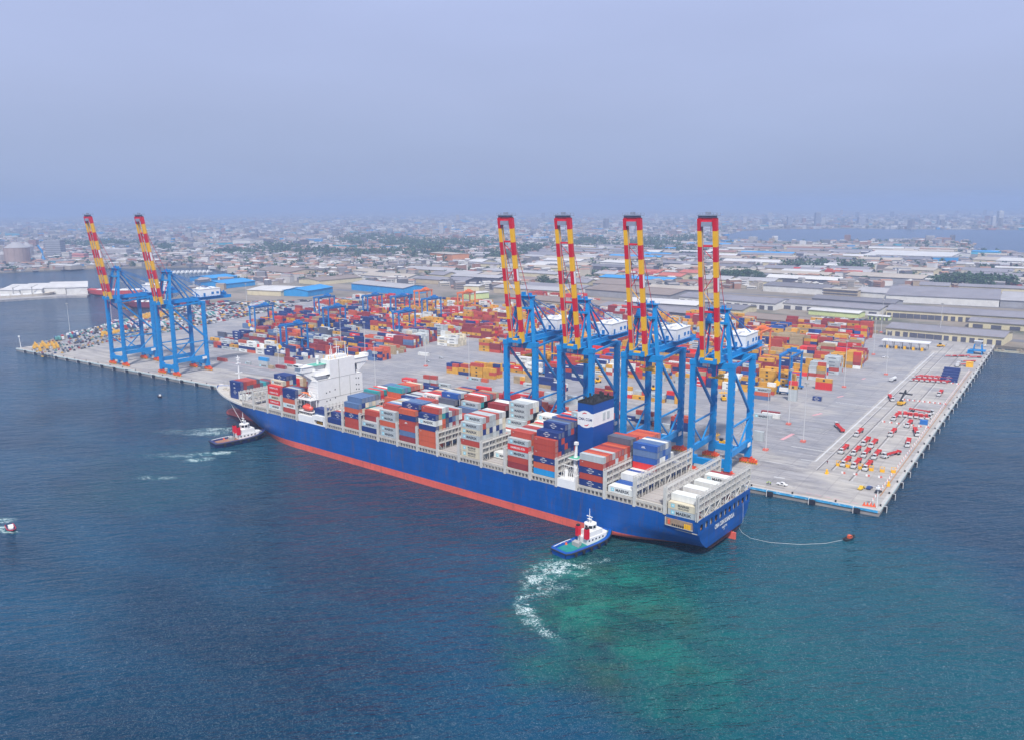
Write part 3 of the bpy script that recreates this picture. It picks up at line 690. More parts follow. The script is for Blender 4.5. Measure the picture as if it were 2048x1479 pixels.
# ---- bays
BAYS = [('stern', 1.7), ('P', 16.2), ('N', 30.6), ('M', 45.6), ('L', 71.2), ('K', 86.6), ('V', 101.6), ('J', 116.4), ('U', 131.2), ('H', 146.0), ('G', 160.6), ('F', 175.6), ('E', 190.7), ('D', 204.9), ('C', 220.2), ('R', 235.2), ('B', 262.2), ('A', 277.2), ('T', 291.6), ('S', 306.4), ('S2', 320.6), ('S1', 335.2)]
BA = dict(BAYS)
for n_, a in [b for b in BAYS[1:20] if b[0] != 'R']:
    m = MB(); m.box(a+.05, a+12.4, -22.7, 22.7, 17.3, 20.6)
    for k in range(8): m.box(a+.3, a+12.1, -21.5+k*6-.15, -21.5+k*6+.15, 20.6, 20.8)
    for k in range(3): m.box(a+.1, a+12.35, -11.4+k*11.4-.25, -11.4+k*11.4+.25, 20.6, 20.66)
    m.build('hatch_cover', DECKG, ship)
m = MB(); m.box(320.4, 332.6, -17, 17, 17.3, 18.7); m.build('hatch_cover', DECKG, ship)
m = MB()
for a in np.arange(16.5, 318, 2.05):     # side passage: pedestals and upper rail
    if 234.5 < a < 260 or 59 < a < 70: continue
    for s in (-1, 1): m.box(a, a+.5, s*24.9-.3, s*24.9+.3, 17.3, 20.5)
for s in (-1, 1):
    for (x0, x1) in ((16, 58.5), (70.5, 234.5), (260, 318)):
        m.box(x0, x1, s*24.9-.35, s*24.9+.35, 19.7, 20.75); m.box(x0, x1, s*25.25-.06, s*25.25+.06, 18.2, 18.32); m.box(x0, x1, s*23.0-.2, s*23.0+.2, 17.3, 20.3)
        m.box(x0, x1, s*25.2-.12, s*25.2+.12, 17.5, 17.95)
m.build('side_passage', BEIGE, ship)
LBG = paint('lashing_beige', (.55, .54, .51), .65, .1, .5, dirt=((.3, .2, .13), .25))
def lashing(a, w0, ztop, posts=True, half=25.4, z0=17.3, braces=True):
    m = MB(); zt = ztop
    for y in np.arange(-half+.3, half, 2.5*2):
        for da in (-w0/2, w0/2): m.box(a+da-.17, a+da+.17, y-.17, y+.17, z0, zt)
    for s in (-1, 1): m.box(a-w0/2-.05, a-w0/2+.3, s*half-.2, s*half+.2, z0, zt+1.0); m.box(a+w0/2-.3, a+w0/2+.05, s*half-.2, s*half+.2, z0, zt+1.0)
    lv = [z for z in (zt-.3, zt-3.1, zt-5.9) if z > z0+3]
    for z in lv:
        m.box(a-w0/2, a+w0/2, -half, half, z, z+.28)
        for da in (-w0/2, w0/2): m.box(a+da-.05, a+da+.05, -half, half, z+1.0, z+1.12)
    for y in np.arange(-half+.3, half, 2.5):
        m.box(a-.12, a+.12, y-.1, y+.1, lv[-1], zt+1.5)
        for da in (-w0/2, w0/2): m.box(a+da-.07, a+da+.07, y-.07, y+.07, lv[-1], zt+1.2)
    if braces:
        ys2 = list(np.arange(-half+.3, half, 5.0))
        for i in range(0, len(ys2)-1, 1):
            if i in (0, len(ys2)-2, 4, 5) or not posts:
                y0_, y1_ = ys2[i], ys2[i+1]; f = i % 2
                for da in (-w0/2, w0/2): m.beam((a+da, y0_ if f else y1_, z0+.4), (a+da, y1_ if f else y0_, lv[-1]), .26)
    return m.build('lashing_bridge', LBG, ship)
LBS = [(.75, 1.0, 27.2), (15.2, 1.3, 28.6), (29.6, 1.3, 29.6), (44.4, 1.4, 29.6), (70.2, 1.2, 29.6), (85.2, 1.3, 29.6), (100.3, 1.3, 29.6), (115.2, 1.3, 29.6), (130, 1.3, 29.6), (144.8, 1.3, 29.6), (159.5, 1.2, 29.6),
       (174.3, 1.3, 29.6), (189.4, 1.3, 29.6), (204.1, 1.0, 29.6), (218.9, 1.3, 29.6), (233.6, 1.2, 29.6), (261.1, 1.2, 29.6), (275.9, 1.3, 29.6), (290.5, 1.3, 29.6), (305.1, 1.3, 28)]
for a, w0, zt in LBS: lashing(a, w0, zt, posts=(a > 5), braces=True)
lashing(319.4, 1.0, 26, half=23.6); lashing(333.8, 1.0, 22.5, half=17, braces=False)
for a, w0, zt in LBS[1:]:     # buttresses at both ends of the lashing bridges
    for s in (-1, 1): m = MB(); m.box(a-.38, a+.38, s*25.35-.25, s*25.35+.25, 17.2, zt+.3); m.build('side_pillar', LBG, ship)
# ---- funnel
FB = paint('funnel_blue', (.003, .065, .30), .45, .06, .2)
m = MB(); m.mat(0); m.box(61.5, 70.0, -8.4, 9.0, 17.3, 53.2); fn_ = m.build('funnel', FB, ship)
m = MB(); m.box(61.45, 70.05, -8.45, 9.05, 43.0, 49.0); m.build('funnel_band', WHITE, fn_)
m = MB(); m.box(61.9, 69.6, -8.0, 8.6, 53.21, 53.4)
for k, (a, y, r, h) in enumerate(((63.5, 5, .7, 1.6), (65, 2.5, .8, 2.2), (66.2, -.5, .7, 1.8), (64, -3, .6, 2.4), (67.5, 6, .6, 1.5), (66.8, -5.5, .7, 2.0), (63.3, -6.5, .5, 1.4), (68, 1.5, .5, 2.2), (64.5, 7.5, .4, 1.2))): m.cyl((a, y, 53.3), (a+.3, y, 53.3+h+1), r, 10)
for (x0, x1, y0, y1) in ((61.5, 61.75, -8.4, 9), (69.75, 70, -8.4, 9), (61.5, 70, 8.75, 9), (61.5, 70, -8.4, -8.15)): m.box(x0, x1, y0, y1, 53.2, 54.2)
m.build('exhaust_pipe', paint('soot_black', (.018, .018, .02), .7, .2), fn_)
m = MB()
m.cyl((64.9, 9.06, 46.0), (64.9, 9.12, 46.0), 1, 4)
# white disc with two red arcs
m = MB(); m.mat(0); pd = []
for i in range(40):
    t = 2*math.pi*i/40; pd.append((65.75+4.2*max(-1, min(1, 1.12*math.cos(t))), 9.07, 46+4.0*math.sin(t)))
m.add(pd, [tuple(range(40))])
m.mat(1)
for s in (1, -1):
    for k in range(8):
        t0 = (1.15+k*.12)*s-.25; t1 = t0+.12*s; r0, r1 = 2.35, 2.35+.12+.06*min(k, 7-k)
        q4 = [(65.75+1.05*r*math.cos(t), 9.10, 46+1.15*r*math.sin(t)) for r, t in ((r0, t0), (r1+.15, t0), (r1+.15, t1), (r0, t1))]
        m.add(q4, [(0, 1, 2, 3)])
m.build('emblem', [WHITE, STRED], fn_)
m = MB()
for y in (-3.4, .2): m.box(61.2, 61.44, y-1, y+1, 44.8, 48.2)
m.build('vent_grille', paint('grille_grey', (.45, .5, .5), .6), fn_)
# ---- crane mast and casing aft port
m = MB(); m.box(60.2, 69.6, 20.5, 25.3, 17.3, 21.6); m.box(59.8, 60.2, 20.5, 25.3, 17.3, 24)
m.build('deck_house', WHITE, ship)
m = MB(); m.mat(0)
m.cyl((64, 19, 17.3), (64, 19, 31), 1.3, 10, 1.0); m.cyl((64, 19, 31), (63.5, 19, 37.5), .8, 8, .4); m.box(61.5, 66.5, 16.5, 21.5, 30.2, 30.6); m.box(62.9, 64.5, 18.3, 19.7, 36.6, 37.9)
for i in range(9):
    a = 60.4+i*1.1; m.beam((a, 25.2, 21.6), (a, 25.2, 23), .12); m.beam((a, 20.7, 21.6), (a+.4, 22, 25.5), .2); m.beam((a, 23, 21.6), (a+.6, 21, 27), .14)
m.beam((60, 25.2, 23), (69.6, 25.2, 23), .12); m.beam((61, 22, 27), (69, 22, 27.4), .3); m.cyl((67, 22, 21.6), (67, 22, 25), .9, 8)
m.mat(1); m.box(61.8, 66.2, 16.8, 21.2, 30.6, 30.75); m.beam((64, 19, 33), (69, 10, 34), .3)
m.build('provision_crane', [WHITE, paint('mast_green', (.08, .40, .26), .5)], ship)
# ---- superstructure
m = MB()
m.box(249, 259.2, -16, 18, 17.3, 30); m.box(249, 258.5, -16, 18, 30, 41.5); m.box(249.0, 257.5, -10.5, 8.6, 41.5, 52.3)
m.box(249.6, 250.2, 8.6, 17.5, 30, 34); m.box(252.4, 258.6, 8.4, 17.6, 41.5, 47)
ss = m.build('superstructure', WHITE, ship)
m = MB(); m.box(254.0, 260.6, -25.2, 25.2, 46.6, 49.4); m.box(253.6, 260.9, -25.4, 25.4, 49.4, 49.75)
m.prism([(255, 24.4), (259.5, 24.4), (259.5, 18), (255, 18)], 45.6, 46.6)
for s in (-1, 1):
    m.add([(254.4, s*25, 46.6), (260.2, s*25, 46.6), (260.2, s*16.5, 40.5), (254.4, s*16.5, 40.5), (254.4, s*16.5, 46.6), (260.2, s*16.5, 46.6)],
          [(0, 3, 4), (1, 5, 2), (0, 1, 2, 3), (0, 4, 5, 1)])
    m.box(254.6, 259.8, s*25-1.6, s*25+1.6, 49.7, 51.4)
m.build('bridge_wing', WHITE, ss)
m = MB(); m.box(252, 260, -9, 17, 49.76, 49.9); m.build('bridge_roof', paint('roof_green', (.12, .42, .32), .7), ss)
m = MB(); m.box(260.62, 260.7, -20, 20, 47.6, 49.0); m.build('bridge_window', DARK, ss)
for (a, y, z) in ((248.97, 12, 33), (248.97, 9.5, 33.4), (248.97, 5.5, 34), (248.97, 12, 28), (248.97, 9.5, 28.4), (248.97, 5.5, 29), (248.97, 7.5, 24), (248.97, 10, 24), (248.97, -13, 34), (248.97, -11, 34.3), (248.97, -13, 31), (248.97, -11, 31.3), (248.97, -13, 38), (248.97, -11, 38.3)):
    m = MB(); m.box(a-.02, a+.04, y-.35, y+.35, z, z+.8); m.build('window', DARK, ss)
for z in (35, 38.4, 43.0): m = MB(); m.box(249.3, 258, 8.62, 8.72, z, z+1.2); m.build('window', DARK, ss)
for s in (-1, 1): m = MB(); m.box(254.9, 259.6, s*26.6-.03*s, s*26.62, 50.2, 51.1); m.build('window', DARK, ss)
m = MB()
for z in (34.2, 37.6, 41.0, 44.4):       # open decks on the port side with rails
    m.box(249.5, 259, 9, 18.2, z-.2, z)
    for k in range(8): m.beam((249.6+k*1.3, 18.1, z), (249.6+k*1.3, 18.1, z+1.1), .08)
    m.beam((249.6, 18.1, z+1.1), (259, 18.1, z+1.1), .1)
m.build('side_balcony', WHITE, ss)
m = MB(); m.mat(0)
m.box(251, 256, -6, 6, 52.3, 54.2)
for (a, y, h) in ((253, 4, 7.5), (254, -1, 9), (252, -6, 7.8), (255, 1.8, 4), (251, 6.5, 5), (256, -4, 5), (253.5, -9, 4)): m.cyl((a, y, 52.3), (a, y, 53.5+h), .28, 6, .16)
m.box(253.8, 254.2, -3.4, 1.4, 58.4, 58.7); m.cyl((256, 12, 49.9), (256, 12, 53.4), .7, 10); m.cyl((256, 12, 53.4), (256, 12, 54.8), 1.3, 10); m.cyl((252, 1, 54), (252, 1, 55.4), .8, 8)
m.mat(1)
for i in range(18): rr = random.Random(i); a, y = 250+rr.random()*7, -9+rr.random()*17; m.beam((a, y, 52.3), (a+rr.uniform(-.6, .6), y, 54.4), .22)
m.build('radar_mast', [WHITE, STYEL], ss)
m = MB()
for z in (30, 41.5): m.box(248.93, 249.0, -16, 18, z-.12, z+.12)
m.beam((248.8, 2, 30), (248.8, 2, 52), .18); m.beam((248.8, -6, 18), (248.8, -6, 41), .14)
for k in range(9): m.beam((249.1, -10.3+k*2.3, 52.3), (249.1, -10.3+k*2.3, 53.4), .1)
m.beam((249.1, -10.3, 53.4), (249.1, 8.1, 53.4), .12)
m.build('trim', GREYST, ss)
# port side casing with opening, lifeboat
m = MB(); m.mat(0); m.box(244.6, 259.6, 23.2, 25.35, 17.6, 21.8); m.box(236, 244.6, 23.2, 25.35, 20.6, 23.4); m.box(235.2, 236.4, 23.2, 25.35, 17.6, 23.4); m.box(236, 244.6, 24.9, 25.35, 17.6, 18.3); m.box(244.6, 246.4, 23.2, 25.35, 21.8, 23)
m.mat(1); m.box(236.4, 244.6, 22.8, 23.1, 17.6, 20.6)
m.mat(2)
for i in range(8): m.cyl((237.4+i*.9, 23.8, 18.2), (237.4+i*.9, 23.8, 19.8-(i % 3)*.4), .25, 6)
m.build('side_casing', [WHITE, paint('recess_dark', (.2, .17, .13), .8), STYEL], ship)
m = MB(); m.mat(0)
for (x0, r0), (x1, r1) in zip(((248.6, .5), (250, 1.5), (252, 1.8), (254.5, 1.8), (256.4, 1.3), (257.4, .4)), ((250, 1.5), (252, 1.8), (254.5, 1.8), (256.4, 1.3), (257.4, .4), (257.6, .2))): m.cyl((x0, 23, 26.0), (x1, 23, 26.0), r0, 12, r1)
m.box(251, 254, 22.2, 23.8, 27.4, 28.5)
m.build('lifeboat', paint('lifeboat_orange', (.78, .10, .06), .4), ship)
m = MB()
for a in (248.5, 257.5, 260): m.beam((a, 20, 18), (a, 20, 34), .5); m.beam((a, 20, 33), (a, 24.5, 31), .4); m.beam((a, 24.5, 31), (a, 24, 27), .2)
m.box(248, 260, 18.5, 24.5, 30.8, 31.1); m.box(248, 260, 18.5, 24.5, 23.6, 23.9)
for k in range(10): m.beam((248+k*1.3, 24.4, 31), (248+k*1.3, 24.4, 32.2), .1); m.beam((248+k*1.3, 24.4, 21.8), (248+k*1.3, 23.4, 24), .12)
m.beam((248, 24.4, 32.2), (260, 24.4, 32.2), .12); m.cyl((253, 21, 31), (253, 21, 36), .5, 8); m.beam((253, 21, 36), (249, 21, 33), .3)
m.build('davit', WHITE, ship)
m = MB(); m.box(254, 259, 20.5, 23, 34.2, 34.4); m.beam((255, 22, 34.4), (250.5, 22.5, 33.2), .35); m.build('davit_arm', ORANGE, ship)
# small machinery aft of the bridge
m = MB(); rg = random.Random(2)
for i in range(26): a = rg.uniform(236, 248); y = rg.uniform(-20, 20); s = rg.uniform(.5, 2.4); m.box(a, a+s, y, y+s*rg.uniform(.5, 2), 17.3, 17.3+rg.uniform(.6, 3))
m.build('deck_machinery', BEIGE, ship)
# ------------------------------------------------------------------ lettering
TXT = {}
def text_mesh(body, size=1.0, bold=.02, sx=1.0):
    k = (body, size, bold, sx)
    if k in TXT: return TXT[k]
    cu = bpy.data.curves.new('lettering', 'FONT'); cu.body = body; cu.size = size; cu.offset = bold*size; cu.align_x = 'CENTER'; cu.align_y = 'CENTER'; cu.resolution_u = 2
    ob = bpy.data.objects.new('tmp_text', cu); COL.objects.link(ob); bpy.context.view_layer.update()
    me = bpy.data.meshes.new_from_object(ob.evaluated_get(bpy.context.evaluated_depsgraph_get()))
    bpy.data.objects.remove(ob); me.name = 'lettering'
    if sx != 1:
        for v in me.vertices: v.co.x *= sx
    TXT[k] = me; return me
TEXTM = {'black': paint('letter_black', (.03, .035, .05), .6, .02), 'white': paint('letter_white', (.75, .75, .75), .6, .02), 'navy': paint('letter_navy', (.01, .03, .14), .6, .02)}
def put_text(parent, body, size, pos, xdir, ydir, color='black', bold=.02, sx=1.0):
    o = bpy.data.objects.new('lettering', text_mesh(body, size, bold, sx)); COL.objects.link(o)
    o.material_slots and None
    if not o.data.materials: o.data.materials.append(TEXTM[color])
    o.material_slots[0].link = 'OBJECT'; o.material_slots[0].material = TEXTM[color]
    X_ = Vector(xdir); Y_ = Vector(ydir); Z_ = X_.cross(Y_); mt = Matrix.Identity(4)
    for i in range(3): mt[i][0] = X_[i]; mt[i][1] = Y_[i]; mt[i][2] = Z_[i]; mt[i][3] = pos[i]
    o.parent = parent; o.matrix_local = mt; KIDS.setdefault(parent.name, []).append(o); return o
put_text(ship, 'CMA CGM SCANDOLA', 2.7, (-.06, .6, 10.4), (0, -1, 0), (0, 0, 1), 'white', .045, .68)
put_text(ship, 'VALLETTA', 1.35, (-.06, .6, 8.0), (0, -1, 0), (0, 0, 1), 'white', .04, .8)
put_text(ship, 'IMO', .7, (-.06, .8, 6.8), (0, -1, 0), (0, 0, 1), 'white', .02)
put_text(fn_, 'CMA CGM', 1.75, (65.75, 9.12, 46), (-1, 0, 0), (0, 0, 1), 'navy', .02, .92)
# ------------------------------------------------------------------ containers
CC = {'rust red': (.44, .062, .035), 'orange red': (.56, .11, .045), 'bright red': (.66, .03, .022), 'maroon': (.28, .035, .035), 'navy blue': (.012, .036, .17), 'mid blue': (.02, .09, .34),
      'grey blue': (.10, .17, .32), 'light grey': (.44, .48, .49), 'white': (.70, .71, .68), 'cream': (.62, .56, .42), 'tan': (.38, .29, .17), 'sky blue': (.015, .28, .62), 'teal': (.03, .30, .32),
      'yellow': (.62, .32, .03), 'green': (.03, .19, .11), 'dark grey': (.10, .11, .15)}
def cmat(c): return paint('container_'+c.replace(' ', '_'), CC[c], .55, .12, .5, dirt=((CC[c][0]*.6+.08, CC[c][1]*.6+.06, CC[c][2]*.6+.05), .4), streak=True)
HARD = paint('door_hardware', (.30, .30, .30), .5)
def cont_mesh(L, name):
    m = MB(); h = 2.83; w2 = 1.219; l2 = L/2
    m.mat(0); m.box(-l2+.06, l2-.05, -w2+.05, w2-.05, .12, h-.06)
    for x in (-l2, l2-.16):
        for y in (-w2, w2-.14): m.box(x, x+.16, y, y+.14, 0, h)
    for y in (-w2+.005, w2-.125):
        m.box(-l2+.16, l2-.16, y, y+.12, 0.01, .16); m.box(-l2+.16, l2-.16, y, y+.12, h-.13, h-.01)
    for x in (-l2+.01, l2-.13):
        m.box(x, x+.12, -w2+.14, w2-.14, .01, .14); m.box(x, x+.12, -w2+.14, w2-.14, h-.14, h-.01)
    nr = int(L/1.1)
    for i in range(nr):      # side corrugations and roof ribs
        x = -l2+.5+i*(L-1)/(nr-1)
        for y in (-w2+.02, w2-.05): m.box(x-.22, x+.22, y, y+.03, .17, h-.14)
        m.box(x-.25, x+.25, -w2+.2, w2-.2, h-.06, h-.03)
    m.mat(1)
    for y in (-.75, -.32, .32, .75): m.box(-l2+.0, -l2+.05, y-.04, y+.04, .15, h-.15)
    m.box(-l2+.02, -l2+.055, -.03, .03, .15, h-.15)
    return m.mesh(name, [cmat('rust red'), HARD])
CM40 = cont_mesh(12.19, 'container_body'); CM20 = cont_mesh(6.06, 'container_body_short')
star = MB(); star.add([(-.75, -.75, 0), (.75, -.75, 0), (.75, .75, 0), (-.75, .75, 0)], [(0, 1, 2, 3)])
sp4 = []
for i in range(14): t = 2*math.pi*i/14; r = .58 if i % 2 == 0 else .26; sp4.append((r*math.cos(t), r*math.sin(t), .01))
star.mat(1).add(sp4, [tuple(range(14))])
STAR = star.mesh('emblem', [paint('pale_cyan', (.20, .62, .74), .6, .02), WHITE])
arc = MB()
for s in (1, -1):
    for k in range(6):
        t0 = math.pi/2*s-.75+k*.25; t1 = t0+.25; r = 1.0; w_ = .12*(1-abs(k-2.5)/3.5)+.03
        arc.add([((r-w_)*math.cos(t0)*1.5, (r-w_)*math.sin(t0), 0), ((r+w_)*math.cos(t0)*1.5, (r+w_)*math.sin(t0), 0), ((r+w_)*math.cos(t1)*1.5, (r+w_)*math.sin(t1), 0), ((r-w_)*math.cos(t1)*1.5, (r-w_)*math.sin(t1), 0)], [(0, 1, 2, 3)])
ARC = arc.mesh('emblem', [TEXTM['white']])
blob_ = MB(); blob_.add([(-.7, -.8, 0), (.7, -.8, 0), (.8, 0, 0), (.5, .8, 0), (-.5, .8, 0), (-.8, 0, 0)], [(0, 1, 2, 3, 4, 5)]); BLB = blob_.mesh('emblem', [TEXTM['black']])
def put_mesh(parent, me, name, pos, xdir=(-1, 0, 0), ydir=(0, 0, 1), s=1.0):
    o = bpy.data.objects.new(name, me); COL.objects.link(o)
    X_ = Vector(xdir); Y_ = Vector(ydir); Z_ = X_.cross(Y_); mt = Matrix.Identity(4)
    for i in range(3): mt[i][0] = X_[i]*s; mt[i][1] = Y_[i]*s; mt[i][2] = Z_[i]*s; mt[i][3] = pos[i]
    o.parent = parent; o.matrix_local = mt; KIDS.setdefault(parent.name, []).append(o); return o
def container(x, y, z, rz, color, label, brand=None, short=False, group='shipping containers'):
    o = bpy.data.objects.new('shipping_container', CM20 if short else CM40); COL.objects.link(o)
    o.location = (x, y, z); o.rotation_euler = (0, 0, rz)
    o.material_slots[0].link = 'OBJECT'; o.material_slots[0].material = cmat(color)
    tag(o, label, 'container', group)
    yf = 1.228; k = .5 if short else 1
    if brand == 'M': put_mesh(o, STAR, 'emblem', (3.9*k, yf, 1.45), s=.7 if short else 1); put_text(o, 'MAERSK', 1.75*(.6 if short else 1), (-.9*k, yf, 1.4), (-1, 0, 0), (0, 0, 1), 'black', .03, 1.05)
    elif brand == 'MS': put_mesh(o, STAR, 'emblem', (3.9, yf, 1.5)); put_text(o, 'MAERSK', 1.3, (-.9, yf, 1.9), (-1, 0, 0), (0, 0, 1), 'black', .03, 1.1); put_text(o, 'SEALAND', .95, (-.9, yf, .8), (-1, 0, 0), (0, 0, 1), 'black', .02, 1.2)
    elif brand == 'H': put_text(o, 'HAMBURG SÜD', 1.45, (0, yf, 1.4), (-1, 0, 0), (0, 0, 1), 'white', .02, .85)
    elif brand == 'C': put_mesh(o, ARC, 'emblem', (.5*k, yf, 1.45)); put_text(o, 'CMA CGM', .8, (.5*k, yf, 1.45), (-1, 0, 0), (0, 0, 1), 'white', .02); (short or put_text(o, 'CMAU', .5, (-4.4, yf, .9), (-1, 0, 0), (0, 0, 1), 'white', .02))
    elif brand == 'A': put_text(o, 'APL', 1.2, (0.8, yf, 1.4), (-1, 0, 0), (0, 0, 1), 'white', .03)
    elif brand == 'S': put_text(o, 'Safmarine', 1.7, (0, yf, 1.4), (-1, 0, 0), (0, 0, 1), 'white', .02)
    elif brand == 'Y': put_mesh(o, BLB, 'emblem', (0, yf, 1.45))
    elif brand == 'D': put_text(o, 'CAI', .55, (4.6*k, yf, 2.1), (-1, 0, 0), (0, 0, 1), 'white', .02)
    return o
ORD = ['first', 'second', 'third', 'fourth', 'fifth', 'sixth', 'seventh', 'eighth', 'ninth', 'tenth', 'eleventh', 'twelfth', 'thirteenth', 'fourteenth', 'fifteenth', 'sixteenth', 'seventeenth', 'eighteenth', 'nineteenth', 'twentieth', 'twenty-first', 'twenty-second', 'twenty-third']
HT = {'A': [5, 6, 7, 7, 7, 6, 6, 6, 6, 6, 5, 5, 5, 5, 5, 5, 5, 5, 5, 5], 'B': [5, 5, 5, 5, 4, 4, 4, 4, 4, 4, 4, 4, 5, 5, 5, 5, 5, 5, 5, 5],
      'C': [1, 2, 2, 2, 1, 1, 1, 1, 1, 1, 1, 5, 5, 5, 5, 5, 5, 5, 5, 5], 'R': [0, 2, 2, 1]+[0]*16, 'D': [5, 6, 6, 6, 6, 6, 2, 2, 2, 2, 2, 2, 4, 6, 6, 6, 6, 6, 6, 6],
      'E': [2, 4, 4, 4, 4, 4, 3, 3, 3, 4, 4, 4, 5, 5, 5, 5, 5, 5, 5, 5], 'F': [5, 6, 6, 6, 6, 6, 6, 6, 5, 5, 5, 5, 5, 6, 6, 6, 6, 6, 6, 6],
      'G': [6, 7, 7, 7, 7, 7, 7, 5, 4, 4, 5, 5, 6, 7, 7, 7, 7, 7, 7, 7], 'H': [6, 7, 7, 7, 6, 6, 6, 6, 3, 3, 4, 4, 5, 6, 7, 7, 7, 7, 7, 7],
      'U': [0]*13+[3, 5, 6, 6, 6, 6, 6], 'J': [6, 7, 7, 7, 7, 7, 7, 7, 3, 3, 3, 3, 3, 3, 4, 7, 7, 7, 7, 7],
      'V': [0, 0, 0, 1, 1]+[0]*9+[3, 3, 4, 5, 5, 5], 'K': [5, 6, 6, 6, 6, 6, 6, 6, 6, 4, 4, 5, 5, 5, 6, 6, 6, 6, 6, 6],
      'L': [6, 7, 7, 8, 8, 8, 8, 8, 8, 7, 7, 7, 8, 8, 7, 7, 7, 7, 7, 7], 'M': [5, 5, 5, 5, 5, 5, 5, 5, 5, 6, 6, 6, 5, 5, 5, 5, 5, 5, 5, 5],
      'N': [1, 1, 1, 1, 2, 2, 2, 2, 6, 6, 6, 6, 6, 4, 2, 1, 1, 1, 1, 1], 'stern': [2, 3, 3, 2, 1, 3, 3, 0, 0, 3, 3, 0, 0, 3, 3, 3, 0, 1, 1, 0],
      'S2': [0, 0, 0, 1, 1, 0, 0, 1, 1, 1, 0, 0, 0, 0, 0, 0, 0, 0, 0, 0], 'S1': [0, 0, 0, 0, 4, 4, 4, 4, 4, 4, 3, 3, 3, 3, 3, 0, 0, 0, 0, 0]}
PORT = {'A': ['white M', 'bright red H', 'cream M', 'bright red H', 'bright red H'], 'B': ['rust red', 'white M', 'orange red', 'navy blue C', 'navy blue'],
        'C': ['navy blue'], 'D': ['rust red', 'rust red', 'navy blue C', 'orange red', 'grey blue'], 'E': ['navy blue', 'light grey M'],
        'F': ['light grey M', 'light grey M', 'orange red', 'light grey M', 'light grey M'], 'G': ['maroon', 'grey blue', 'rust red', 'rust red A', 'navy blue D', 'orange red'],
        'H': ['orange red', 'orange red', 'orange red D', 'navy blue', 'white M', 'navy blue C'], 'J': ['cream MS', 'cream MS', 'rust red D', 'light grey M', 'cream M', 'light grey M'],
        'K': ['maroon', 'rust red', 'light grey M', 'bright red H', 'light grey M'], 'L': ['sky blue', 'orange red', 'navy blue C', 'rust red D', 'rust red', 'rust red D'],
        'M': ['navy blue C', 'rust red', 'navy blue C', 'rust red D', 'light grey'], 'N': ['white M'], 'stern': ['light grey M', 'cream MS']}
TOPS = {('A', 2): 'navy blue C', ('A', 3): 'navy blue', ('A', 4): 'navy blue', ('A', 1): 'cream M', ('B', 1): 'light grey', ('D', 1): 'grey blue', ('D', 2): 'grey blue', ('D', 3): 'grey blue', ('D', 4): 'grey blue', ('C', 1): 'navy blue C',
        ('E', 1): 'rust red', ('F', 1): 'rust red D', ('F', 2): 'grey blue', ('F', 3): 'light grey', ('G', 1): 'navy blue C', ('G', 2): 'grey blue', ('G', 3): 'grey blue', ('G', 4): 'grey blue', ('G', 5): 'rust red', ('G', 13): 'mid blue A',
        ('H', 1): 'rust red D', ('H', 2): 'white', ('H', 3): 'light grey', ('H', 4): 'light grey', ('H', 14): 'rust red D', ('H', 15): 'white', ('H', 16): 'bright red', ('J', 1): 'light grey M', ('J', 15): 'light grey M', ('J', 16): 'light grey', ('J', 17): 'white',
        ('K', 1): 'rust red D', ('K', 2): 'rust red', ('K', 3): 'light grey', ('L', 1): 'navy blue C', ('L', 2): 'navy blue', ('L', 3): 'navy blue C', ('L', 4): 'grey blue', ('L', 5): 'dark grey', ('L', 12): 'light grey', ('L', 13): 'rust red',
        ('M', 9): 'dark grey', ('M', 10): 'dark grey', ('N', 8): 'mid blue A', ('N', 9): 'grey blue', ('N', 10): 'grey blue', ('stern', 1): 'white', ('stern', 2): 'white', ('stern', 3): 'maroon', ('stern', 5): 'white', ('stern', 6): 'white', ('stern', 9): 'white', ('stern', 13): 'white', ('stern', 14): 'white', ('V', 3): 'white', ('V', 4): 'white', ('S2', 3): 'white', ('S2', 4): 'white', ('S2', 8): 'cream', ('S1', 4): 'navy blue A', ('S1', 5): 'maroon', ('S1', 6): 'rust red', ('S1', 7): 'rust red', ('S1', 8): 'rust red', ('S1', 11): 'teal'}
BAYPAL = {'R': ['grey blue', 'navy blue'], 'J': ['light grey', 'light grey', 'white', 'cream', 'light grey', 'navy blue', 'rust red'], 'L': ['navy blue', 'navy blue', 'dark grey', 'grey blue', 'navy blue', 'rust red'], 'N': ['white', 'mid blue', 'grey blue', 'white'], 'M': ['rust red', 'orange red', 'light grey', 'rust red', 'dark grey', 'maroon'],
          'stern': ['white', 'cream', 'white', 'maroon'], 'V': ['white'], 'S2': ['cream', 'white'], 'S1': ['dark grey', 'navy blue', 'maroon', 'dark grey'], 'U': ['light grey', 'maroon', 'white', 'navy blue']}
GENPAL = ['rust red', 'rust red', 'orange red', 'maroon', 'navy blue', 'grey blue', 'light grey', 'white', 'light grey', 'navy blue', 'dark grey', 'orange red', 'cream', 'bright red', 'tan', 'teal']
rc = random.Random(21)
cand = []
order = [n_ for n_, _ in BAYS]
TZ = 2.9
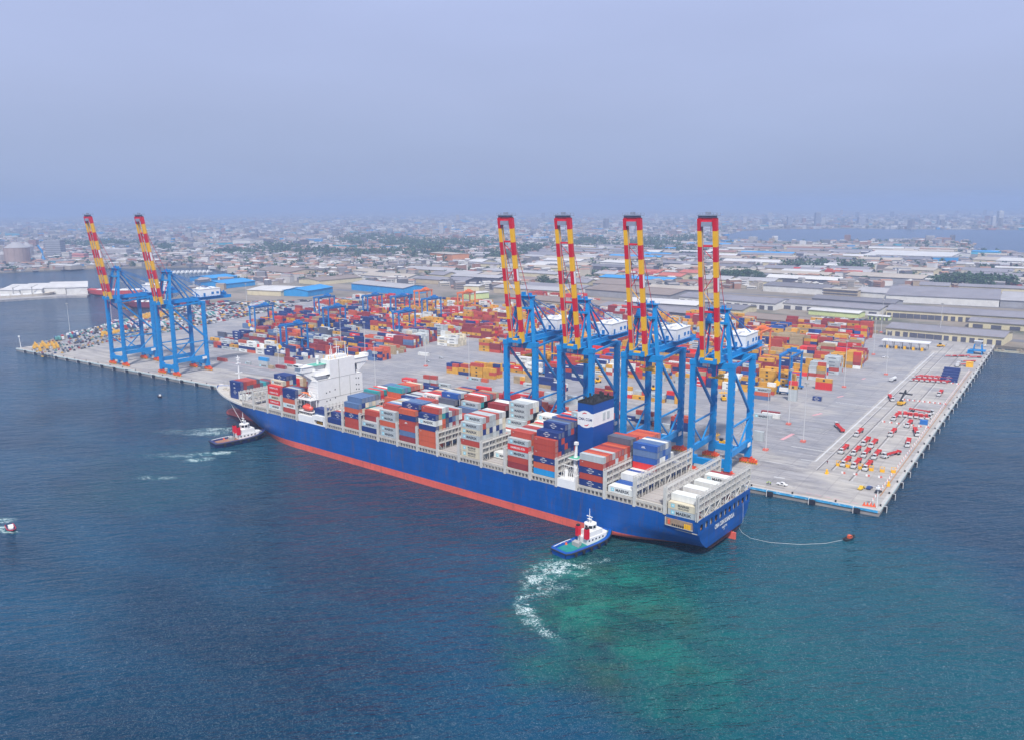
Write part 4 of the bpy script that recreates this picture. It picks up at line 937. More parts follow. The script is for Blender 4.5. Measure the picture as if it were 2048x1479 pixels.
for bi, (bn, a0) in enumerate(BAYS):
    if bn not in HT: continue
    H_ = HT[bn]; base = 17.35 if bn in ('stern',) else (17.3 if bn == 'S1' else (18.75 if bn == 'S2' else 20.95))
    aft = HT.get(order[bi-1], [0]*20) if bi and abs(BAYS[bi-1][1]-a0) < 16 else [0]*20
    fwd = HT.get(order[bi+1], [0]*20) if bi+1 < len(order) and abs(BAYS[bi+1][1]-a0) < 16 else [0]*20
    for r in range(20):
        for k in range(H_[r]):
            top = k == H_[r]-1; pex = r == 0 or H_[r-1] <= k; aex = aft[r] <= k; sex = r == 19 or H_[r+1] <= k; fex = fwd[r] <= k
            pal = BAYPAL.get(bn, GENPAL); s = rc.choice(pal)
            if r == 0 and bn in PORT: s = PORT[bn][k]
            elif bn == 'S1' and r == 4: s = 'navy blue A' if k != 1 else 'navy blue C'
            elif top and (bn, r) in TOPS: s = TOPS[(bn, r)]
            elif bn == 'N' and r == 8: s = ['white', 'navy blue C', 'bright red', 'mid blue', 'grey blue', 'mid blue A'][k]
            elif bn == 'J' and r == 15: s = ['rust red', 'maroon', 'light grey M', 'rust red', 'light grey M', 'light grey M', 'light grey M'][k]
            elif bn == 'H' and r == 13 : s = ['navy blue S', 'navy blue S', 'light grey M', 'navy blue S', 'light grey M', 'light grey M'][k]
            if not (top or pex or aex or sex or fex): continue
            b = -23.75+2.5*r
            score = 12*pex*(1.0 if r == 0 else .85)+6*top+(4.0*aex)
            if bn in ('stern',) and not pex: score = min(score, 6)
            cand.append([score*(1.35-.35*a0/387), bn, bi, a0, r, k, H_[r], s, b, base, top])
cand.sort(key=lambda c: -c[0])
NSHIP = 250
STK = MB()          # merged rest of the containers, ship and yard
PAT = attr_mat('container_paint_mix', .55, .14, .35)
def stk_box(x, y, z, L, rz, color, mark=0):
    c = CC[color]; j = rc.uniform(.82, 1.15); col = (min(1, c[0]*j), min(1, c[1]*j), min(1, c[2]*j)); STK.color(col)
    STK.obox(x, y, z, L, 2.44, 2.78, rz)
    if mark:      # dark or light brand patch on the side that faces the water
        ca, sa = math.cos(rz), math.sin(rz)
        def wp(u, v, h): return (x+u*ca-v*sa, y+u*sa+v*ca, z+h)
        if mark == 1: STK.color((.06, .05, .03)); w1, h0, h1 = .9, .7, 2.1
        elif mark == 2: STK.color((.10, .12, .15)); w1, h0, h1 = 3.0, 1.1, 1.8
        else: STK.color((.75, .75, .75)); w1, h0, h1 = 2.2, 1.1, 1.8
        if mark > 1 or True:
            s_ = -1 if abs(rz) < 1 else 1
            STK.add([wp(-w1*s_*-1, 1.235*s_, h0), wp(w1*s_*-1, 1.235*s_, h0), wp(w1*s_*-1, 1.235*s_, h1), wp(-w1*s_*-1, 1.235*s_, h1)], [(0, 1, 2, 3)])
def split_sc(s):
    for c in sorted(CC, key=len, reverse=True):
        if s.startswith(c): return c, (s[len(c):].strip() or None)
for i, (score, bn, bi, a0, r, k, hmax, s, b, base, top) in enumerate(cand):
    color, brand = split_sc(s)
    x, y = sw(a0+6.1, -b); z = ZW+base+TZ*k
    if i < NSHIP:
        if brand is None and color in ('light grey', 'white') and r > 0 and rc.random() < .5: brand = 'M'
        tier = 'top tier' if top else f'{ORD[k]} tier up'
        bayn = f'{ORD[bi]} bay from the stern' if bi else 'bay nearest the stern'
        rown = 'port side row' if r == 0 else f'{ORD[r]} row from port'
        container(x, y, z, SROT, color, f'{color} container, {bayn}, {rown}, {tier}', brand)
    else: stk_box(x, y, z, 12.19, SROT, color)
# ------------------------------------------------------------------ yard containers
nY = 0
def ystack(x, y, cols, label, short=False, rz=math.pi):
    global nY
    for k, s in enumerate(cols):
        color, brand = split_sc(s)
        pos = ' at the bottom' if k == 0 and len(cols) > 1 else (' on top' if k == len(cols)-1 and len(cols) > 1 else (f' {ORD[k]} from the ground' if len(cols) > 1 else ''))
        container(x, y, .12+k*2.86, rz, color, f'{color} container{pos}, {label}', brand, short); nY += 1
ystack(-523, 72, ['light grey M', 'light grey', 'sky blue'], 'in the sky blue topped stack by the bow')
ystack(-504, 85, ['light grey M', 'bright red', 'maroon'], 'in the red stack left of the bridge')
ystack(-512, 71, ['tan'], 'low tan box beside the sky blue topped stack', True)
ystack(-505.5, 76, ['maroon'], 'behind the low tan box'); ystack(-580, 70, ['rust red'], 'lying alone left of the bow mast')
ystack(-545, 72, ['light grey M'], 'lying alone by the sky blue topped stack', True)
ystack(-373, 97, ['bright red H'], 'alone behind the white bridge tower'); ystack(-373, 94.3, ['bright red H'], 'nearer one behind the white bridge tower')
ystack(-351, 92, ['navy blue', 'light grey', 'rust red'], 'in the small stack beyond the ship forward bays', True); ystack(-344.5, 93, ['maroon', 'light grey', 'rust red'], 'in the taller small stack beyond the ship', True)
ystack(-337, 96, ['light grey M'], 'lying beyond the forward ship stacks'); ystack(-331, 128, ['light grey M'], 'alone in front of the yellow stacks'); ystack(-321, 128, ['orange red'], 'short box before the yellow stacks', True)
ystack(-441, 192, ['white'], 'lying alone in the middle aisle of the yard')
ystack(-117, 189, ['grey blue', 'orange red', 'light grey M'], 'stack left of the right yard gantry')
ystack(-99, 137, ['light grey M'], 'lying behind the rightmost crane leg'); ystack(-95, 142, ['white'], 'long one behind the rightmost crane leg'); ystack(-97, 147, ['maroon'], 'behind the long white one right of the crane')
ystack(-82.5, 207, ['navy blue C'], 'short dark box alone on the open yard', True)
ystack(-84, 84, ['light grey', 'light grey'], 'by the crane beside the stern', True)
ystack(-97, 197, ['light grey', 'light grey', 'light grey', 'yellow Y', 'bright red'], 'stack beside the white box of the right gantry', True)
ystack(-88, 246, ['bright red', 'bright red', 'yellow Y'], 'front stack at the right edge of the yard')
NAVYT = [(1405, 330), (1430, 290), (1440, 262), (1455, 235), (1480, 212)]
yr = random.Random(5)
def blk(x0, x1, y0, nrow, hmin, hmax, pal, fill=.92, cl=3, mark=True):
    nx = int((x1-x0)/12.85)
    for i in range(nx):
        base = yr.uniform(hmin, hmax); colr = yr.choice(pal) if i == 0 or yr.random() > .45 else colr
        for r in range(nrow):
            if yr.random() > fill: continue
            h = max(1, min(hmax, int(round(base+yr.uniform(-1.2, 1.2)))))
            tw = yr.random() < .22
            for k in range(h):
                if k < h-2 and 0 < r < nrow-1 and 0 < i < nx-1 and False: continue
                c = colr if yr.random() < .55 else yr.choice(pal)
                mk_ = 0
                if mark and (r == 0 or k == h-1):
                    mk_ = 1 if c == 'yellow' else (2 if c in ('light grey', 'white', 'cream') else (3 if c in ('navy blue', 'bright red') and yr.random() < .6 else 0))
                X_ = x0+6.4+i*12.85; Y_ = y0+1.3+r*2.72; Z_ = .12+k*2.82
                if tw:
                    stk_box(X_-3.1, Y_, Z_, 6.0, 0, c); stk_box(X_+3.1, Y_, Z_, 6.0, 0, yr.choice(pal))
                else: stk_box(X_, Y_, Z_, 12.19, 0, c, mk_)
PL = ['rust red', 'maroon', 'navy blue', 'navy blue', 'maroon', 'light grey', 'light grey', 'navy blue', 'navy blue', 'orange red', 'bright red', 'white', 'rust red', 'dark grey', 'yellow', 'tan', 'grey blue']
PY = ['yellow', 'yellow', 'yellow', 'maroon', 'maroon', 'rust red', 'rust red', 'bright red', 'light grey', 'navy blue', 'white']
PR = ['yellow', 'yellow', 'yellow', 'yellow', 'maroon', 'rust red', 'rust red', 'white', 'light grey', 'mid blue', 'navy blue', 'bright red', 'tan']
bands = [112+34*i for i in range(12)]
def xl_left(y): return np.interp(y, [100, 200, 300, 400, 500], [-655, -735, -765, -790, -810])
for i, y0 in enumerate(bands):
    xa = float(xl_left(y0)); xb = -520 if i == 0 else (-456 if i < 3 else -470)
    x = xa
    while x < xb-13:
        n_ = yr.choice([2, 3, 4]); x1 = min(x+n_*12.85+1, xb)
        pal = PL if (i < 5 or x < -700) else (PY if i > 6 or x > -600 else PL+PY)
        if yr.random() < .97: blk(x, x1, y0, 6, 1.4, 5 if i > 3 else 4, pal, .94)
        x = x1+(8 if yr.random() < .3 else .6)
blk(-468, -430, 244, 6, 3, 5, ['cream', 'cream', 'white'], .95); blk(-505, -470, 232, 5, 3, 5, ['cream', 'white', 'light grey'], .95); blk(-545, -506, 252, 5, 2, 4, ['cream', 'white'], .9)
blk(-480, -430, 300, 6, 3, 5, ['maroon', 'yellow', 'yellow', 'maroon'], .95)
blk(-468, -455, 149, 5, 4, 4, ['mid blue', 'orange red', 'rust red', 'navy blue'], 1); blk(-480, -468, 149, 3, 2, 2, ['green', 'rust red', 'light grey'], 1)
def xr_right(y): return float(np.interp(y, [200, 240, 275, 308, 352, 410, 520], [-104, -100, -84, -80, -78, -90, -115]))
blk(-371, -316, 140, 4, 2, 4, ['yellow', 'yellow', 'navy blue', 'rust red', 'yellow'], .95)
blk(-300, -240, 132, 3, 1, 3, PL, .8); blk(-235, -150, 140, 3, 1, 3, PR, .7); blk(-300, -200, 66, 3, 1, 4, ['bright red', 'light grey', 'rust red', 'navy blue', 'bright red', 'orange red'], .8); blk(-190, -120, 78, 3, 1, 4, ['light grey', 'rust red', 'navy blue', 'orange red'], .6)
blk(-350, -310, 70, 2, 1, 2, PL, .6); blk(-268, -190, 100, 2, 1, 3, ['maroon', 'light grey', 'rust red'], .6)
for i, y0 in enumerate([172, 206, 240, 274, 308, 342, 376, 410, 444, 478, 506]):
    xa = -340 if y0 < 230 else (-412 if y0 < 300 else -452); xb = xr_right(y0)
    x = xa
    while x < xb-13:
        n_ = yr.choice([2, 3, 4, 5]); x1 = min(x+n_*12.85+1, xb)
        hm = 5 if x > -200 or y0 > 400 else 4
        if y0 == 172 and x > -260: break
        if yr.random() < .95: blk(x, x1, y0, 6, 2, hm+(1 if y0 > 440 else 0), PR if x > -350 else PY, .93)
        x = x1+(8 if yr.random() < .2 else .6)
blk(-200, -110, 520, 3, 5, 6, ['maroon', 'maroon', 'rust red', 'yellow', 'white'], 1)
blk(-150, -100, 556, 2, 1, 2, PL, .8, mark=False)
# far stacks in other depots behind
blk(-820, -770, 395, 5, 2, 4, ['maroon', 'rust red'], .9, mark=False); blk(60, 150, 560, 4, 1, 3, ['mid blue', 'teal', 'orange red', 'white', 'sky blue'], .8, mark=False); blk(30, 62, 545, 1, 1, 1, ['yellow'], 1)
for (X0, X1, Y0) in ((-360, -260, 1260), (-700, -560, 1050), (-520, -400, 2050), (-1000, -840, 900), (-120, 40, 1180), (-420, -300, 1300), (-620, -500, 640)): blk(X0, X1, Y0, 8, 1, 4, ['orange red', 'rust red', 'bright red', 'white', 'maroon'], .8, mark=False)
so = STK.build('container_stacks', PAT); tag(so, 'many more stacked containers in red, yellow, white and blue filling the yard', 'containers', None, 'stuff')
# ------------------------------------------------------------------ tugs and boats
def boat_hull(m, L, B, zk, z0, z1, sheer, full=.62, n=14, flat_stern=.78):
    rows = []
    for (z, f) in ((zk, .72), (z0, .9), (z1, 1.0)):
        row = []
        for i in range(n+1):
            t = i/n; x = -L/2+L*t
            if t < .12: w_ = B/2*(flat_stern+(1-flat_stern)*math.sin(t/.12*math.pi/2))
            elif t < full: w_ = B/2
            else: u = (t-full)/(1-full); w_ = B/2*max(0, 1-u**2.4)
            xx = x*(f if x > 0 else .97) if z < z1 else x
            row.append((xx, w_*f, z+(sheer*max(0, (t-.45)/.55)**2 if z >= z0 else 0)))
        rows.append(row)
    for s in (1, -1):
        b = len(m.v); vs_ = [(x, s*y, z) for r in rows for x, y, z in r]
        fs = []
        for j in range(2):
            for i in range(n):
                q4 = (j*(n+1)+i, j*(n+1)+i+1, (j+1)*(n+1)+i+1, (j+1)*(n+1)+i); fs.append(q4 if s < 0 else q4[::-1])
        m.add(vs_, fs)
    m.add([(rows[j][0][0], s*rows[j][0][1], rows[j][0][2]) for j in (0, 2) for s in (1, -1)], [(0, 1, 3, 2)])
    return rows[2]
def make_tug(stern_px, bow_px, hullm, deckm, label, L=31, B=11.5):
    sx, sy = gw(*stern_px); bx_, by_ = gw(*bow_px); ang = math.atan2(by_-sy, bx_-sx)
    D = math.hypot(bx_-sx, by_-sy); L = D
    t = thing('tugboat', ((sx+bx_)/2, (sy+by_)/2, ZW), ang, label, 'tugboat', 'tugs working beside the ship')
    B = L*.36; k = L/31
    m = MB(); rim = boat_hull(m, L, B, -1.5, .4, 2.5*k, 1.8*k); m.build('hull', hullm, t)
    m = MB(); P_ = [(x*.90, y*.70, z-.75) for x, y, z in rim]; m.add(P_+[(x, -y, z) for x, y, z in P_[::-1]], [tuple(range(2*len(P_)))[::-1]]); m.build('deck', deckm, t)
    m = MB()
    for s in (1, -1):
        pts = [(x, s*(y+.12), z-.3) for x, y, z in rim]; m.path(pts, .28*k)
    m.path([(rim[0][0]-.1, -rim[0][1], rim[0][2]-.3), (rim[0][0]-.1, rim[0][1], rim[0][2]-.3)], .28*k)
    m.build('fender', BLACK, t)
    m = MB(); n_ = len(rim)
    for s in (1, -1):
        ou = [(x, s*y, z+.03) for x, y, z in rim]; inn = [(x*.905, s*y*.74, z+.03) for x, y, z in rim]; dn = [(x*.90, s*y*.70, z-.8) for x, y, z in rim]
        m.add(ou+inn+dn, [((i, i+1, n_+i+1, n_+i) if s < 0 else (n_+i, n_+i+1, i+1, i)) for i in range(n_-1)]+[((n_+i, n_+i+1, 2*n_+i+1, 2*n_+i) if s < 0 else (2*n_+i, 2*n_+i+1, n_+i+1, n_+i)) for i in range(n_-1)])
    r0 = rim[0]; m.box(r0[0], r0[0]*.90, -r0[1]*.95, r0[1]*.95, r0[2]-.8, r0[2]+.02)
    m.build('bulwark', hullm, t)
    m = MB()
    for i in (2, 4, 6, 8, 10):
        for s in (1, -1):
            x, y, z = rim[i]; m.cyl((x, s*(y+.15), z-1.1), (x, s*(y+.55), z-1.1), .75*k, 10)
    m.build('tyre', BLACK, t)
    dz = 1.9*k
    m = MB(); m.box(-1.6*k, 9.5*k, -2.9*k, 2.9*k, dz-.2, dz+2.7*k); m.prism([(9.5*k, -2.9*k), (11.4*k, -1.4*k), (11.4*k, 1.4*k), (9.5*k, 2.9*k)], dz-.1, dz+2.5*k); m.box(0, 7.4*k, -2.6*k, 2.6*k, dz+2.7*k, dz+5.0*k)
    ho_ = m.build('deckhouse', WHITE, t)
    for i in range(5):
        for s in (1, -1): m = MB(); m.box(-1.0*k+i*2*k, -.2*k+i*2*k, s*2.91*k-.02, s*2.91*k+.02, dz+1.2*k, dz+1.9*k); m.build('window', DARK, ho_)
    m = MB(); oc = [(2.9*k+2.5*k*math.cos(a), 2.5*k*math.sin(a)) for a in [math.pi/8+i*math.pi/4 for i in range(8)]]
    m.prism(oc, dz+5.0*k, dz+5.9*k); m.prism([(2.9*k+(x-2.9*k)*1.08, y*1.08) for x, y in oc], dz+7.3*k, dz+7.7*k)
    for x, y in oc: m.beam((x, y, dz+5.9*k), (x, y, dz+7.3*k), .28*k)
    wh = m.build('wheelhouse', WHITE, t)
    m = MB(); m.prism([(2.9*k+(x-2.9*k)*.95, y*.95) for x, y in oc], dz+5.88*k, dz+7.32*k); m.build('window', DARK, wh)
    for s in (1, -1):
        m = MB(); m.mat(0); m.box(-2.6*k, -.9*k, s*2.5*k-.8*k, s*2.5*k+.8*k, dz+2.7*k, dz+6.9*k); m.mat(1); m.box(-2.4*k, -1.1*k, s*2.5*k-.6*k, s*2.5*k+.6*k, dz+6.9*k, dz+7.6*k); m.build('funnel', [STRED, BLACK], t)
    m = MB(); m.cyl((2.4*k, 0, dz+7.7*k), (2.4*k, 0, dz+14*k), .22*k, 8, .1*k); m.box(2.2*k, 2.6*k, -1.6*k, 1.6*k, dz+10.5*k, dz+10.75*k); m.cyl((3.6*k, .8*k, dz+7.7*k), (3.6*k, .8*k, dz+9.0*k), .7*k, 10); m.box(2, 3, -1*k, 1*k, dz+9.4*k, dz+9.6*k)
    m.build('mast', WHITE, t)
    m = MB(); m.cyl((-4.6*k, -1.5*k, dz+1.0*k), (-4.6*k, 1.5*k, dz+1.0*k), 1.0*k, 12); m.box(-6*k, -5.2*k, -1.8*k, 1.8*k, dz-.2, dz+1.6*k); m.beam((-3.4*k, 0, dz), (-3.4*k, 0, dz+4*k), .4*k); m.build('winch', GREYST, t)
    m = MB(); m.cyl((12.4*k, -1.2*k, 3.0*k), (12.4*k, 1.2*k, 3.0*k), .7*k, 12); m.box(11.6*k, 13.2*k, -1.6*k, 1.6*k, 2.0*k, 2.6*k); m.build('bow_winch', GREYST, t)
    m = MB(); m.path([(-14*k, 3.9*k, dz+.9*k), (-9*k, 4.6*k, dz+.9*k), (-4*k, 4.8*k, dz+.9*k)], .15*k)
    for i in range(6): m.beam((-14*k+i*2*k, 4.2*k, dz-.3), (-14*k+i*2*k, 4.2*k, dz+.9*k), .12)
    m.build('railing', WHITE, t)
    m = MB(); m.cyl((-7.5*k, 3.6*k, dz-.3), (-7.5*k, 3.6*k, dz+.7), .6*k, 8, .4*k); m.build('buoy', paint('orange_red', (.75, .12, .04)), t)
    return t
make_tug((1116, 1112), (1222, 1072), paint('tug_blue', (.001, .075, .36), .45, .15), paint('deck_turquoise', (.01, .22, .20), .6, .2), 'blue tug with turquoise aft deck, pushing the ship side near the stern')
make_tug((425, 893), (534, 871), paint('tug_navy', (.02, .03, .13), .5, .2), paint('deck_brown', (.30, .15, .09), .7, .2), 'navy tug with brown aft deck and two red funnels, at the ship bow')
def small_boat(px, py, L, ang, hullm, topm, label, name='motor_boat'):
    x, y = gw(px, py); t = thing(name, (x, y, ZW), ang, label, 'boat')
    m = MB(); rim = boat_hull(m, L, L*.33, -.4, .1, .75, .4); P_ = [(a, b*.9, c-.2) for a, b, c in rim]; m.add(P_+[(a, -b, c) for a, b, c in P_[::-1]], [tuple(range(2*len(P_)))[::-1]]); m.build('hull', hullm, t)
    m = MB(); m.box(-L*.12, L*.08, -L*.1, L*.1, .5, 1.9); m.prism([(L*.08, -L*.1), (L*.2, -L*.06), (L*.2, L*.06), (L*.08, L*.1)], .5, 1.3); c = m.build('cabin', topm, t)
    m = MB(); m.box(-L*.1, L*.06, -L*.102, L*.102, 1.2, 1.7); m.build('window', DARK, c)
    m = MB()
    for s in (1, -1): m.path([(a, s*b, c_) for a, b, c_ in rim], .15 if name == 'pilot_boat' else .22)
    m.build('fender', STRED if name == 'pilot_boat' else BLACK, t)
    return t
small_boat(1699, 1077, 7.0, R(70), BLACK, paint('boat_orange', (.75, .13, .05), .5, .1), 'small orange work boat holding the mooring line off the quay corner', 'work_boat')
small_boat(22, 1057, 10.5, R(-16), paint('boat_navy', (.01, .015, .06), .4), WHITE, 'small red pilot boat speeding at the left edge, white wake behind', 'pilot_boat')
small_boat(320, 793, 7.5, R(-20), paint('boat_maroon', (.10, .01, .02), .5), paint('boat_white', (.6, .6, .6), .5), 'tiny dark red boat alone on the water left of the bow', 'launch')
m = MB(); pts = []
P0 = Vector((*sw(-.2, -17.5), ZW+13.4)); ends = [(1476, 1052), (1484, 1064), (1500, 1075), (1540, 1084), (1600, 1088), (1650, 1086), (1690, 1078)]
pts = [tuple(P0), tuple(P0+Vector((.5, -.5, -9)))]+[(*gw(*e), ZW+.12) for e in ends]
m.path(pts, .05, 5); o = m.build('mooring_line', WHITE); tag(o, 'long white mooring line hanging from the ship stern across the water', 'rope')
m = MB(); a = Vector((*sw(371.0, 13), ZW+17)); b_ = Vector((*gw(489, 875), ZW+8)); m.path([tuple(Vector((*sw(352, 14.5), ZW+16))), tuple(b_)], .1, 5); o = m.build('tow_line', WHITE); tag(o, 'thin tow line from the ship bow down to the navy tug', 'rope')
# ------------------------------------------------------------------ quay furniture
def place(o0, spots, label):
    res = []
    for i, (x, y, z, rz) in enumerate(spots):
        if i == 0: o = o0; o.location = (x, y, z); o.rotation_euler = (0, 0, rz)
        else: o = copy_tree(o0, (x, y, z), rz)
        o['label'] = label(i) if callable(label) else label; res.append(o)
    return res
FEND = thing('quay_fender', (0, 0, 0), 0, '', 'fender', 'black rubber fenders along the quay wall')
m = MB(); m.box(-1.5, 1.5, -1.9, -1.5, -2.2, .1); m.build('panel', paint('fender_panel', (.02, .022, .035), .6, .2), FEND)
m = MB(); m.cyl((0, -.3, -.9), (0, -1.5, -.9), .8, 10); m.build('rubber_cone', BLACK, FEND)
m = MB(); m.beam((-1.6, -1.95, -2.6), (-1.6, -1.95, .5), .22); m.beam((-1.6, -1.95, .5), (-1.6, -.4, .5), .16); m.build('side_bar', WHITE, FEND)
spots = [(-(9.26+20.27*k), -.15, 0, 0) for k in range(40) if not (4 <= k < 28 and False)]+[(.15, 8.5+20.25*k, 0, math.pi/2) for k in range(25)]
place(FEND, spots, lambda i: (f'black fender on the front quay wall, {ORD[i]} from the near corner' if i < 21 else (f'black fender on the far front quay wall, {ORD[39-i]} from the far end' if i < 40 else (f'black fender on the right quay wall, {ORD[i-40]} from the corner' if i < 59 else f'black fender on the right quay wall, {ORD[64-i]} from its far end'))))
BOL = thing('bollard', (0, 0, 0), 0, '', 'bollard', 'black mooring bollards along the quay edge')
m = MB(); m.cyl((0, 0, .34), (0, 0, .95), .34, 10, .28); m.cyl((0, 0, .95), (0, 0, 1.2), .5, 10, .42); m.build('post', BLACK, BOL); m = MB(); m.cyl((0, 0, .32), (0, 0, .42), .55, 10); m.build('base_plate', BLACK, BOL)
spots = [(-(19.5+20.27*k), 1.0, 0, 0) for k in range(39)]+[(-.7, 6.6+20.25*k, 0, 0) for k in range(26)]
place(BOL, spots, lambda i: (f'black bollard on the front quay edge, {ORD[i]} from the near corner' if i < 21 else (f'black bollard on the far front quay edge, {ORD[38-i]} from the far end' if i < 39 else (f'black bollard on the right quay edge, {ORD[i-39]} from the corner' if i < 60 else f'black bollard on the right quay edge, {ORD[64-i]} from its far end'))))
# red and white barrier blocks along the right apron
BAR = thing('barrier_block', (0, 0, .12), 0, '', 'barrier', 'red and white barrier blocks along the right quay'); BPK = paint('barrier_red', (.62, .16, .12), .7, .2)
m = MB(); m.mat(0); m.prism([(-1, -.3), (0, -.3), (0, .3), (-1, .3)], 0, .35); m.prism([(-1, -.15), (0, -.15), (0, .15), (-1, .15)], .35, .95); m.mat(1); m.prism([(0, -.3), (1, -.3), (1, .3), (0, .3)], 0, .35); m.prism([(0, -.15), (1, -.15), (1, .15), (0, .15)], .35, .95); m.build('block', [WHITE, BPK], BAR)
spots = [(-5.4, 8+5.6*k, .12, math.pi/2) for k in range(68)]
for (a, b_, n_) in ((zp(1035, 590), zp(1350, 630), 7), (zp(1180, 430), zp(1475, 462), 9), (zp(1410, 300), zp(1570, 318), 5), (zp(745, 960), zp(1010, 990), 4)):
    for k in range(n_):
        x, y = np.array(gp(*a))+(np.array(gp(*b_))-np.array(gp(*a)))*k/(n_-1); spots.append((float(x), float(y), .12, 0))
def bl(i):
    if i < 20: return f'red and white barrier block beside the right quay edge, {ORD[i]} from the corner'
    if i < 68: return 'red and white barrier block in the long line beside the far right quay edge'
    if i < 75: return 'red and white barrier block in the row beside the small blue box'
    if i < 84: return 'red and white barrier block in the row right of the yellow reach stacker'
    if i < 89: return 'red and white barrier block in front of the parked navy containers'
    return 'red and white barrier block in front of the first tractor row'
place(BAR, spots, bl)
# yellow rail stops and safety frames
STP = thing('rail_stop', (0, 0, .12), 0, '', 'rail stop', 'yellow buffers at the rail ends')
m = MB(); m.box(-.7, .7, -1, 1.6, 0, .8); m.prism([(-.45, -.4), (.45, -.4), (.45, .5), (-.45, .5)], .8, 2.4); m.build('buffer', STYEL, STP)
place(STP, [(*gp(*zp(625, 962)), .12, 0), (*gp(*zp(1070, 1050)), .12, 0)], lambda i: ['yellow rail stop in front of the parked tractors', 'yellow rail stop near the right quay edge'][i])
for i, (px, py) in enumerate((zp(708, 905), zp(777, 915), zp(868, 928), zp(945, 940), zp(1025, 950), zp(1105, 955))):
    x, y = gp(px, py); m = MB(); 
    for s in (-1, 1): m.beam((s*1.1, 0, 0), (s*1.1, 0, 2.9), .22)
    m.beam((-1.1, 0, 2.9), (1.1, 0, 2.9), .2); m.beam((-1.1, 0, 1.4), (1.1, 0, 1.4), .2); m.box(-.9, .9, -.5, .5, 0, 1.2); m.beam((-1.1, 0, .2), (1.1, 0, 2.8), .14)
    o = m.build('safety_frame', STYEL, None, loc=(x, y, .12)); tag(o, ['yellow safety frame left of the front tractor row', 'yellow safety frame between the first two front tractors', 'yellow safety frame between the second and third front tractors', 'yellow safety frame just right of the third front tractor', 'yellow safety frame standing apart, right of the front tractors', 'faded yellow safety frame nearest the right quay rail'][i], 'frame', 'yellow safety frames around the tractors')
# floodlight masts
MAST = thing('floodlight_mast', (0, 0, .12), 0, '', 'mast', 'thin floodlight masts over the terminal')
m = MB(); m.cyl((0, 0, 1), (0, 0, 36), .30, 6, .14); m.build('pole', paint('galvanised', (.55, .56, .56), .5, .05), MAST)
m = MB(); m.box(-1.4, 1.4, -1.4, 1.4, 0, 1.05); m.build('base_block', BPK, MAST)
m = MB(); m.cyl((0, 0, 35.6), (0, 0, 36.1), 1.1, 10)
for i in range(6): a = i*math.pi/3; m.box(1.0*math.cos(a)-.3, 1.0*math.cos(a)+.3, 1.0*math.sin(a)-.3, 1.0*math.sin(a)+.3, 35.0, 35.6)
m.build('lamp_ring', GREYST, MAST)
MS_ = [(-80, 130, 'behind the rightmost crane'), (-61, 95, 'on a red and white block left of the parked tractors'), (-74, 66, 'just right of the rightmost crane leg'), (-88, 420, 'at the back right corner of the container yard'), (-77, 262, 'at the right edge of the yard, front stacks'), (-110, 566, 'before the long grey warehouse at the back'),
       (-468, 142, 'beyond the bridge, left of the middle aisle'), (-382, 66, 'right behind the white bridge tower'), (-404, 152, 'in the middle of the open aisle'), (-341, 133, 'in front of the yellow stacks'), (-648, 160, 'between the two left yard gantries'), (-512, 79, 'beside the sky blue topped stack'), (-516, 158, 'right behind the ship bridge'),
       (-52, 560, 'in front of the cream warehouse wall'), (-60, 330, 'on the open yard left of the long rails'), (-859, 75, 'on a red block at the far left corner'), (-905, 150, 'at the left edge of the vehicle park'), (-880, 330, 'behind the far pair of cranes')]
place(MAST, [(x, y, .12, 0) for x, y, _ in MS_], lambda i: 'thin white floodlight mast '+MS_[i][2])
# ------------------------------------------------------------------ vehicles
RC = paint('chassis_red', (.52, .03, .02), .5, .2); CABW = paint('cab_white', (.62, .63, .63), .4, .05)
def wheels(m, xs, w_, r=.5):
    for x in xs:
        for s in (-1, 1): m.cyl((x, s*w_-.22, r), (x, s*w_+.22, r), r, 8)
def make_tractor():     # cab end at -x, trailer towards +x
    t = thing('yard_tractor', (0, 0, .12), 0, '', 'yard tractor', 'parked yard tractors with red trailers')
    m = MB(); m.box(-8.6, -4.2, -1.2, 1.2, .6, 1.25); m.box(-8.7, -6.9, -1.25, 1.25, 1.25, 1.75); m.build('tractor_chassis', CABW, t)
    m = MB(); m.box(-8.3, -6.6, -1.15, .55, 1.75, 3.1); m.box(-8.4, -6.5, -1.2, .6, 3.1, 3.25); c = m.build('cab', CABW, t)
    m = MB(); m.box(-8.33, -8.29, -1.0, .4, 2.1, 3.0); m.box(-8.1, -6.8, -1.18, -1.14, 2.1, 3.0); m.box(-8.1, -6.8, .54, .58, 2.1, 3.0); m.box(-6.62, -6.57, -1, .4, 2.1, 3.0); m.build('window', DARK, c)
    m = MB(); m.box(-6.5, -4.4, -.6, .6, 1.25, 1.7); m.box(-8.2, -7, .62, 1.2, 1.75, 2.3); m.build('fifth_wheel', BLACK, t)
    m = MB(); wheels(m, (-7.9, -5.3), 1.1, .55); m.build('wheel', BLACK, t)
    m = MB()
    for s in (-1, 1): m.box(-6.2, 6.6, s*.75-.22, s*.75+.22, 1.7, 2.1)
    for x in (-6, -3, 0, 3, 6.2): m.box(x-.25, x+.25, -1.28, 1.28, 1.55, 2.12)
    m.box(-6.2, 6.6, -.5, .5, 1.66, 1.78); m.box(-6.25, -5.9, -1.3, 1.3, 2.1, 2.6); m.box(6.3, 6.7, -1.3, 1.3, 1.0, 2.4)
    tr = m.build('trailer', RC, t)
    m = MB(); wheels(m, (4.2, 5.5), 1.05, .55); m.build('wheel', BLACK, tr)
    m = MB(); m.beam((-3.5, 0, 1.5), (-3.5, 0, .1), .2); m.box(-8.72, -8.69, -1.1, -.6, 1.35, 1.6); m.box(-8.72, -8.69, .6, 1.1, 1.35, 1.6); m.build('headlight', WHITE, t)
    return t
TR = make_tractor(); UP = R(90)
